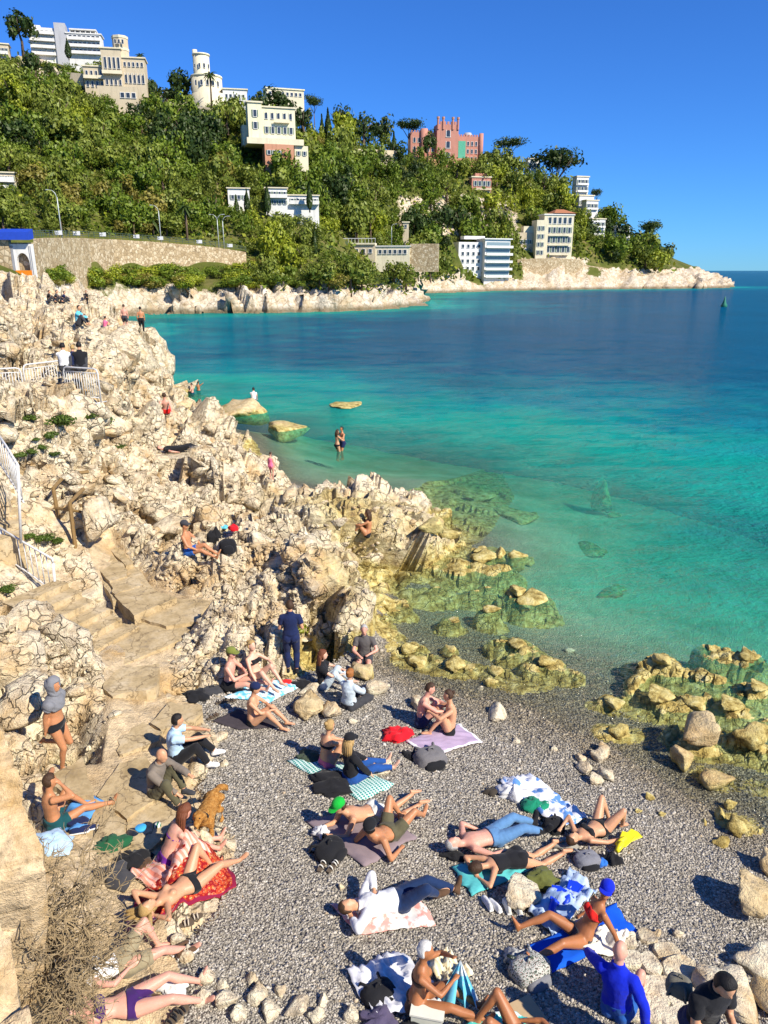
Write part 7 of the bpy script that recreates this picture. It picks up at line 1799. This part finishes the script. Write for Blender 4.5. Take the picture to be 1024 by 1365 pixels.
pile(260, 930, 36, 20, 'black bag at the foot of the pale rocks', KB, 32, 'black_bag', 'bag')
backpack(284, 926, 30, 22, 'dark rucksack beside the man in the olive cap', K['charcoal'], 33, .2)
pile(380, 912, 16, 12, 'small red bundle beside the blonde woman', C_('redb', (.65, .02, .02)), 34, 'cloth_bundle', 'cloth')
pile(402, 914, 24, 16, 'dark bag beside the woman in black', KB, 35, 'small_bag', 'bag')
pile(200, 1336, 30, 22, 'brown felt hat between the two lying women', K['brown'], 36, 'felt_hat', 'hat', fold=.08)
pile(232, 1320, 34, 22, 'crumpled white bag beside the brown felt hat', K['white'], 37, 'paper_bag', 'bag', fold=.4)
pile(178, 1330, 26, 14, 'dark folded cloth beside the brown felt hat', K['charcoal'], 38, 'folded_cloth', 'cloth')
pile(190, 1236, 40, 16, 'pink cloth under the head of the woman on the rug', C_('pinkcl', (.70, .30, .34)), 39, 'pink_cloth', 'cloth', dz=.04)
pile(288, 722, 18, 34, 'black jacket hung on the rocks', KB, 40, 'jacket', 'jacket', fold=.2)
backpack(304, 735, 22, 32, 'black backpack leaning on the rocks', KB, 41, .3)
pile(312, 716, 16, 14, 'red cloth on the black backpack', C_('redc', (.70, .01, .02)), 42, 'red_cloth', 'cloth', dz=.25)
pile(298, 704, 12, 8, 'aqua cloth on the rocks above the backpack', K['aqua'], 43, 'aqua_cloth', 'cloth')
pile(384, 846, 14, 20, 'white shirt hung on the rock before the person in navy', K['white'], 44, 'shirt', 'shirt')
pile(100, 1096, 24, 12, 'navy shorts beside the blue towel', K['navy'], 45, 'shorts', 'shorts')
# grey backpack worn by the man in black
backpack(0, 0, 34, 44, 'grey backpack worn by the man in black', C_('worn', (.15, .14, .11)), 46, 2.6, KB, at=(3.08, 5.80, gz(3.22, 5.55) + 1.05))
# phone in his hands
M_PHONE = simple('phone_glass', (.02, .02, .025), .15, .1, 30, spec=.6)
def phone(loc, label, tilt=.6, yaw=0):
    m = MB(); m.box((0, 0, 0), (.075, .15, .009)); o = m.build('phone', M_PHONE, None, False, loc, (tilt, 0, yaw)); tag(o, label, 'phone')
dv_ = Vector((4.0 - 3.22, 3.0 - 5.55, 0)).normalized()
phone(Vector((3.22, 5.55, gz(3.22, 5.55) + 1.28)) + dv_ * .44, 'dark phone held by the man in black', .5, .3)

# shoes, sandals, fins
def shoe(px, py, label, mat, yaw, kind='shoe', size=.28, group=None):
    p = hit(px, py); rt = empty(kind, p + Vector((0, 0, .03)), yaw); tag(rt, label, kind if kind != 'shoe' else 'shoe', group)
    k = size / .28; out = [(-.13, .030), (-.06, .036), (.02, .038), (.09, .047), (.135, .034), (.15, .012)]
    m = MB(); poly = [(x * k, y * k) for x, y in out] + [(x * k, -y * k) for x, y in out[::-1]]; m.prism(poly, 0, .022); m.build('sole', simple('sole_' + kind, (.12, .09, .06), .8, .2, 20) if kind == 'sandal' else K['white'], rt)
    if kind == 'shoe':
        m = MB(); rings = []
        for x, w, h in ((-.125, .026, .06), (-.08, .033, .075), (-.02, .034, .075), (.04, .036, .055), (.10, .038, .036), (.14, .02, .022)):
            rings.append([Vector((x * k, w * k * math.cos(t), .02 + h * k * max(math.sin(t), 0))) for t in [math.pi * j / 8 for j in range(9)]] + [Vector((x * k, -w * k, .02)), Vector((x * k, w * k, .02))])
        m.rings(rings); m.build('upper', mat, rt, True)
    else:
        for x in (.03, .075, -.06):
            m = MB(); m.tube([(x * k, .042 * k * math.cos(t), .02 + .05 * k * math.sin(t)) for t in [math.pi * j / 6 for j in range(7)]], .009, 5); m.build('strap', mat, rt, True)
for px, py, lb, mt, yw, kd in [(430,1156,'white strapped sandal lying behind the reclining men',K['offwhite'],1.2,'sandal'),(444,1158,'white strapped sandal of the pair behind the reclining men',K['offwhite'],1.0,'sandal'),(650,1208,'white trainer beside the sandy boulder',K['white'],1.9,'shoe'),(660,1211,'second white trainer beside the sandy boulder',K['white'],2.1,'shoe'),
        (676,1212,'cream trainer leaning on the sandy boulder',K['offwhite'],1.7,'shoe'),(688,1214,'second cream trainer leaning on the sandy boulder',K['offwhite'],2.0,'shoe'),(106,1112,'dark trainer beside the pale blue shirt',K['navy'],.3,'shoe'),(118,1108,'second dark trainer beside the pale blue shirt',K['navy'],.5,'shoe'),
        (296,938,'black sandal by the olive-capped man',KB,.4,'sandal'),(306,936,'second black sandal by the olive-capped man',KB,.1,'sandal'),(284,958,'dark sandal at the edge of the grey mat',K['brown'],.8,'sandal'),(240,1268,'brown shoe beside the feet of the woman in white',K['brown'],.9,'shoe'),(250,1274,'second brown shoe beside the feet of the woman in white',K['brown'],.6,'shoe'),
        (244,1236,'tan sandal at the corner of the red rug',K['beige'],.3,'sandal'),(256,1228,'second tan sandal at the corner of the red rug',K['beige'],.5,'sandal'),(238,1358,'black sandal at the feet of the woman in purple',KB,1.0,'sandal'),(230,1362,'second black sandal at the feet of the woman in purple',KB,1.2,'sandal'),(490,1016,'black sandal behind the woman in jeans',KB,.6,'sandal'),(502,1020,'second black sandal behind the woman in jeans',KB,.8,'sandal')]:
    shoe(px, py, lb, mt, yw, kd)
def fin(px, py, label, col, yaw):
    p = hit(px, py); rt = empty('swim_fin', p + Vector((0, 0, .10)), yaw); tag(rt, label, 'swim fin'); mat = simple('fin_' + label.split()[0], col, .45, .1, 8, spec=.4)
    m = MB(); m.prism([(-.02, -.05), (.30, -.10), (.33, 0), (.30, .10), (-.02, .05)], 0, .02); m.build('blade', mat, rt)
    m = MB(); m.tube([(-.20, 0, .03), (-.10, 0, .045), (.0, 0, .04), (.05, 0, .02)], [.035, .05, .05, .02], 8); m.build('foot_pocket', mat, rt, True)
    for sd in (-1, 1):
        m = MB(); m.tube([(-.02, sd * .05, .012), (.30, sd * .10, .012)], .014, 5); m.build('side_rib', mat, rt)
fin(738, 1212, 'blue swim fin lying nearer the tan bag on the denim sheet', (.01, .05, .60), 1.1)
fin(758, 1204, 'blue swim fin lying nearer the cap on the denim sheet', (.01, .05, .60), 1.0)
fin(832, 1128, 'yellow swim fin beside the bikini woman', (.85, .75, .02), .6); fin(828, 1134, 'yellow swim fin under the other yellow fin', (.85, .75, .02), .9)
# plastic box by the white-haired woman, tin and ball on the ledge
def crate(px, py, label):
    p = hit(px, py); rt = empty('plastic_box', p + Vector((0, 0, .02)), -.2); tag(rt, label, 'box'); mt = simple('box_plastic', (.62, .62, .50), .3, .1, 10, spec=.5)
    m = MB(); m.box((0, 0, .08), (.36, .20, .16)); m.build('body', mt, rt)
    m = MB(); m.box((0, 0, .175), (.39, .23, .025)); m.build('lid', simple('box_lid', (.72, .70, .58), .4, .1, 10), rt)
crate(570, 1362, 'clear plastic box with a lid beside the rumpled white towel')
p = hit(210, 1106); m = MB(); cr = lambda r, z: [(r * math.cos(t), r * math.sin(t), z) for t in [2 * math.pi * j / 14 for j in range(14)]]
m.rings([cr(.065, 0), cr(.065, .10), cr(.055, .11), cr(.055, .115)]); tag(m.build('tin', cloth_mat('tin_stripes', lambda s, co: stripes((.02, .16, .10), (.7, .7, .62), 18)(s, co)), None, True, p), 'green and white tin standing by the dog', 'tin')
p = hit(216, 1094); v_, f_ = sphere_piece(np.zeros(3), [vec(.04, 0, 0), vec(0, .04, 0), vec(0, 0, .04)], 12, 9); m = MB(); m.add(v_, f_); m.tube([(0, -.041, 0), (.01, -.03, .028), (0, 0, .041)], .003, 4)
tag(m.build('ball', simple('ball_red', (.75, .02, .02), .5, .1, 20), None, True, p + Vector((0, 0, .04))), 'small red ball on the ledge', 'ball')
p = hit(190, 1122); m = MB(); m.rings([cr(.07, 0), cr(.085, .05), cr(.08, .055)]); tag(m.build('frisbee', simple('disc_blue', (.06, .40, .75), .5, .1, 10), None, True, p + Vector((0, 0, .22))), 'light blue disc lying on the black jacket', 'frisbee')
p = hit(697, 1356); m = MB(); m.box((0, 0, 0), (.45, .34, .012)); tag(m.build('cardboard', simple('card', (.45, .32, .18), .9, .15, 12), None, False, p + Vector((0, 0, .05)), (.05, .1, .5)), 'flat piece of brown cardboard near the turquoise towel', 'cardboard')

# blue printed cloth held up by the white-haired woman
g = hit(556, 1345); fdir = hit(632, 1352) - g; yaw = math.atan2(fdir.y, fdir.x); ca, sa = math.cos(yaw), math.sin(yaw)
def loc_(x, y, z): return (g.x + (x * ca - y * sa) * .965, g.y + (x * sa + y * ca) * .965, g.z + .05 + z * .965)
ap = loc_(.50, .16, .64); nr_, ns_ = 12, 18; V = []
for i in range(nr_ + 1):
    t = i / nr_
    for j in range(ns_ + 1):
        s_ = j / ns_ - .5; x = .50 + s_ * .52 * t + .04 * math.sin(j * 1.3) * t; y = .06 + .10 * math.sin(j * .9) * t - .12 * t; z = .64 - (.60 - .10 * abs(s_)) * t
        V.append(loc_(x, y + .1, max(z, .03)))
n0 = len(V); V += [(a, b, c - .006) for a, b, c in V]; F = []
for i in range(nr_):
    for j in range(ns_):
        q = (i * (ns_ + 1) + j, i * (ns_ + 1) + j + 1, (i + 1) * (ns_ + 1) + j + 1, (i + 1) * (ns_ + 1) + j); F += [q, tuple(k + n0 for k in q[::-1])]
me = mesh_np('held_cloth', V, F, cloth_mat('cloth_print', mottled((.16, .55, .72), (.80, .84, .82), 5, .5, .56)), True); me.polygons.foreach_set('use_smooth', [True] * len(me.polygons))
tag(obj('held_cloth', me), 'blue printed cloth held up by the white-haired woman', 'cloth')

# golden dog beside the bald man
def dog():
    g = hit(281, 1112); f = hit(258, 1122); yaw = math.atan2(f.y - g.y, f.x - g.x); V, Fc = [], []
    def add(pc):
        n = len(V); V.extend(pc[0]); Fc.extend([tuple(i + n for i in q) for q in pc[1]])
    a = vec
    cs = [a(-.36, 0, .50), a(-.28, 0, .50), a(-.10, 0, .49), a(.10, 0, .48), a(.24, 0, .50), a(.34, 0, .54)]; W = [.06, .12, .125, .145, .14, .08]; Hh = [.07, .13, .13, .17, .17, .10]
    add(loft_piece(cs, [a(0, 0, 1) * q for q in Hh], [a(0, 1, 0) * q for q in W], 14))
    add(limb_piece([a(.26, 0, .56), a(.40, .02, .68), a(.46, .03, .74)], [.11, .09, .08])); add(sphere_piece(a(.50, .03, .76), [a(.10, 0, -.02), a(0, .085, 0), a(0, 0, .085)])); add(limb_piece([a(.55, .03, .74), a(.66, .04, .70)], [.055, .042]))
    for sd in (1, -1):
        add(sphere_piece(a(.47, .03 + .085 * sd, .74), [a(.04, 0, 0), a(0, .018, 0), a(0, 0, .07)], 8, 6))
        add(limb_piece([a(.22, .09 * sd, .46), a(.20, .095 * sd, .26), a(.22, .095 * sd, .05)], [.075, .045, .033])); add(limb_piece([a(.22, .095 * sd, .035), a(.27, .095 * sd, .03)], [.036, .032]))
        add(limb_piece([a(-.28, .09 * sd, .46), a(-.20, .10 * sd, .30), a(-.34, .10 * sd, .20), a(-.32, .10 * sd, .05)], [.10, .06, .040, .033])); add(limb_piece([a(-.32, .10 * sd, .035), a(-.26, .10 * sd, .03)], [.036, .032]))
    add(limb_piece([a(-.36, 0, .54), a(-.50, .03, .50), a(-.62, .08, .42), a(-.68, .10, .32)], [.045, .055, .055, .02]))
    me = bpy.data.meshes.new('t'); me.from_pydata([tuple(v) for v in V], [], Fc); bm = bmesh.new(); bm.from_mesh(me); bmesh.ops.recalc_face_normals(bm, faces=bm.faces); bm.to_mesh(me); bm.free()
    o = bpy.data.objects.new('t', me); COL.objects.link(o); m = o.modifiers.new('r', 'REMESH'); m.mode = 'VOXEL'; m.voxel_size = .016; m = o.modifiers.new('s', 'SMOOTH'); m.iterations = 3
    dg = bpy.context.evaluated_depsgraph_get(); ev = o.evaluated_get(dg); mm = ev.to_mesh(); n = len(mm.vertices); v = np.empty(n * 3, np.float32); mm.vertices.foreach_get('co', v); v = v.reshape(-1, 3).astype(float); nn = np.empty(n * 3, np.float32); mm.vertices.foreach_get('normal', nn); nn = nn.reshape(-1, 3)
    pol = np.array([list(q.vertices) for q in mm.polygons if len(q.vertices) == 4]); ev.to_mesh_clear(); COL.objects.unlink(o); bpy.data.objects.remove(o)
    v2 = v + nn * ((fbm2(v[:, 0] * 16 + v[:, 1] * 9, v[:, 2] * 24 + v[:, 1] * 7, 3) - .45) * .035)[:, None]
    s = NT('golden_fur'); co = s.objco(); c = s.ramp(s.noise(co, 26, 5, .7), [(.3, (.24, .09, .015)), (.5, (.50, .22, .045)), (.7, (.70, .40, .12))]); s.pbsdf(c, .7, s.bump(s.noise(co, 70, 4, .7), .9, .03), .2)
    d = obj('dog', mesh_np('dog', v2, pol, s.mat, smooth=True), None, (g.x, g.y, g.z + .02), (0, 0, yaw)); d.scale = (.95,) * 3; tag(d, 'golden long-haired dog standing between the bald man and the woman in purple', 'dog')
    dk = simple('eye_dark', (.03, .02, .015), .25)
    for c_, r_, nm in ((a(.705, .04, .715), .022, 'nose'), (a(.575, .07, .79), .012, 'eye'), (a(.575, -.01, .79), .012, 'eye')):
        v_, f_ = sphere_piece(c_, [a(r_, 0, 0), a(0, r_, 0), a(0, 0, r_)], 8, 6); m = MB(); m.add(v_, f_); m.build(nm, dk, d, True)
    m = MB(); m.tube([(.36 + .08 * math.cos(t) * .5, .02 + .105 * math.sin(t), .66 + .10 * math.cos(t)) for t in [2 * math.pi * j / 16 for j in range(17)]], .012, 6, False); m.build('collar', KB, d, True)
    h0 = d.matrix_world @ Vector((.36, .02, .76)) if False else Vector((g.x + math.cos(yaw) * .34, g.y + math.sin(yaw) * .34, g.z + .74))
    hand = hit(255, 1078) + Vector((0, 0, .25)); mid_ = (h0 + hand) / 2 - Vector((0, 0, .12)); m = MB(); m.tube([h0, h0.lerp(mid_, .6), mid_, mid_.lerp(hand, .5), hand], .008, 5)
    tag(m.build('leash', simple('leash_tan', (.45, .32, .16), .8), None, True), 'tan leash between the bald man and the golden dog', 'leash')
dog()

# ---- near cliff edge and dry bush at the photographer's feet
def cliff_rock(name, outline, D, label, seed, thick=1.6):
    """rock face close by: outline pixels on a steep surface at about distance D, running back out of view"""
    rr = np.random.default_rng(seed); n = len(outline); m = []
    P = [np.array(at_d(px, py, D + dd)) for px, py, dd in outline]; c = sum(P) / n
    nu = 26; V = []; S = np.linspace(0, 1, nu)
    edge = lambda t: (lambda k: P[min(int(k), n - 2)] + (P[min(int(k), n - 2) + 1] - P[min(int(k), n - 2)]) * (k - min(int(k), n - 2)))(t * (n - 1))
    nv = 30
    for i in range(70):
        t = i / 69; e = edge(t)
        for j in range(nv):
            q = j / (nv - 1); V.append(e + np.array([-2.2, -.9, .45]) * q ** 1.1 * 1.3 + np.array([-.25, .5, -1.1]) * 0 * q)
    V = np.array(V); top = V.copy()
    # turn the rim over into a face falling away below it
    face = []
    for i in range(70):
        e = edge(i / 69)
        for j in range(8): face.append(e + np.array([-.30 * j * .35, .20 * j * .3, -.55 * j]))
    off = blocks(V * 1.0 + seed, .9, seed, .16, .20, .05, .06) + blocks(V + seed, .35, seed + 1, .10, .22, .08) + blocks(V + seed, .14, seed + 2, .12, .2, .06)
    V = V + np.array([.25, .1, .95]) * off[:, None]
    ii = np.arange(70 * nv).reshape(70, nv); f1 = np.stack([ii[:-1, :-1], ii[1:, :-1], ii[1:, 1:], ii[:-1, 1:]], -1).reshape(-1, 4)
    face = np.array(face); jj = np.arange(70 * 8).reshape(70, 8) + len(V); f2 = np.stack([jj[:-1, :-1], jj[:-1, 1:], jj[1:, 1:], jj[1:, :-1]], -1).reshape(-1, 4)
    fo = (blocks(face + seed, .5, seed + 5, .2, .3, .1))[:, None] * np.array([.7, -.3, .2]); fo[::8] = 0; face = face + fo
    face[::8] = V[::nv][:70] if len(V[::nv]) == 70 else face[::8]
    o = obj(name, mesh_np(name, np.concatenate([V, face]), np.concatenate([f1, f2]), rock_material('cliff_' + str(seed), False, (.60, .45, .27), 2.2, .95), smooth=True)); tag(o, label, kind='structure'); return o
cliff_rock('cliff_edge', [(-30,930,1.0),(4,975,.8),(22,1030,.6),(40,1085,.4),(56,1130,.25),(60,1165,.15),(44,1200,.1),(22,1235,.1),(10,1262,.0)], 5.2, 'tan cliff edge at the viewpoint', 3)
cliff_rock('cliff_edge', [(-40,1190,.5),(2,1215,.4),(16,1250,.3),(26,1300,.15),(36,1350,0),(44,1420,-.2)], 3.6, 'tan cliff edge below the viewpoint', 4)
def dry_bush():
    base = Vector(at_d(66, 1268, 5.7)); rt = empty('dry_bush', base); tag(rt, 'bare dry twiggy bush growing at the cliff edge', 'bush'); r = random.Random(4)
    mt = simple('dry_twig', (.30, .22, .12), .9, .4, 30); m = MB(); cnt = [0]
    def grow(p, d, L, rad, lev, mb):
        pts = [p]; q = p.copy(); dd = d.copy()
        for i in range(4):
            dd = (dd + Vector((r.uniform(-.5, .5), r.uniform(-.5, .5), r.uniform(-.42, .42)))).normalized(); q = q + dd * (L / 4); pts.append(q.copy())
        mb.tube(pts, [rad, rad * .9, rad * .8, rad * .65, rad * .5], 4 if lev else 5); cnt[0] += 1
        if lev < 3:
            for _ in range({0: 6, 1: 5, 2: 3}[lev]):
                b = pts[r.randint(1, 4)]; grow(b, (dd + Vector((r.uniform(-1, 1), r.uniform(-1, 1), r.uniform(-.8, .8)))).normalized(), L * r.uniform(.45, .75), rad * .68, lev + 1, mb)
    for k in range(46):
        mb = MB(); a = r.uniform(0, 6.28); d = Vector((.75 * math.cos(a), .55 * math.sin(a) + .1, r.uniform(-.75, .75))).normalized()
        grow(Vector((r.uniform(-.15, .15), r.uniform(-.15, .15), r.uniform(-.45, .45))), d, r.uniform(.42, .72), .013, 0, mb); mb.build('branch', mt, rt)
dry_bush()
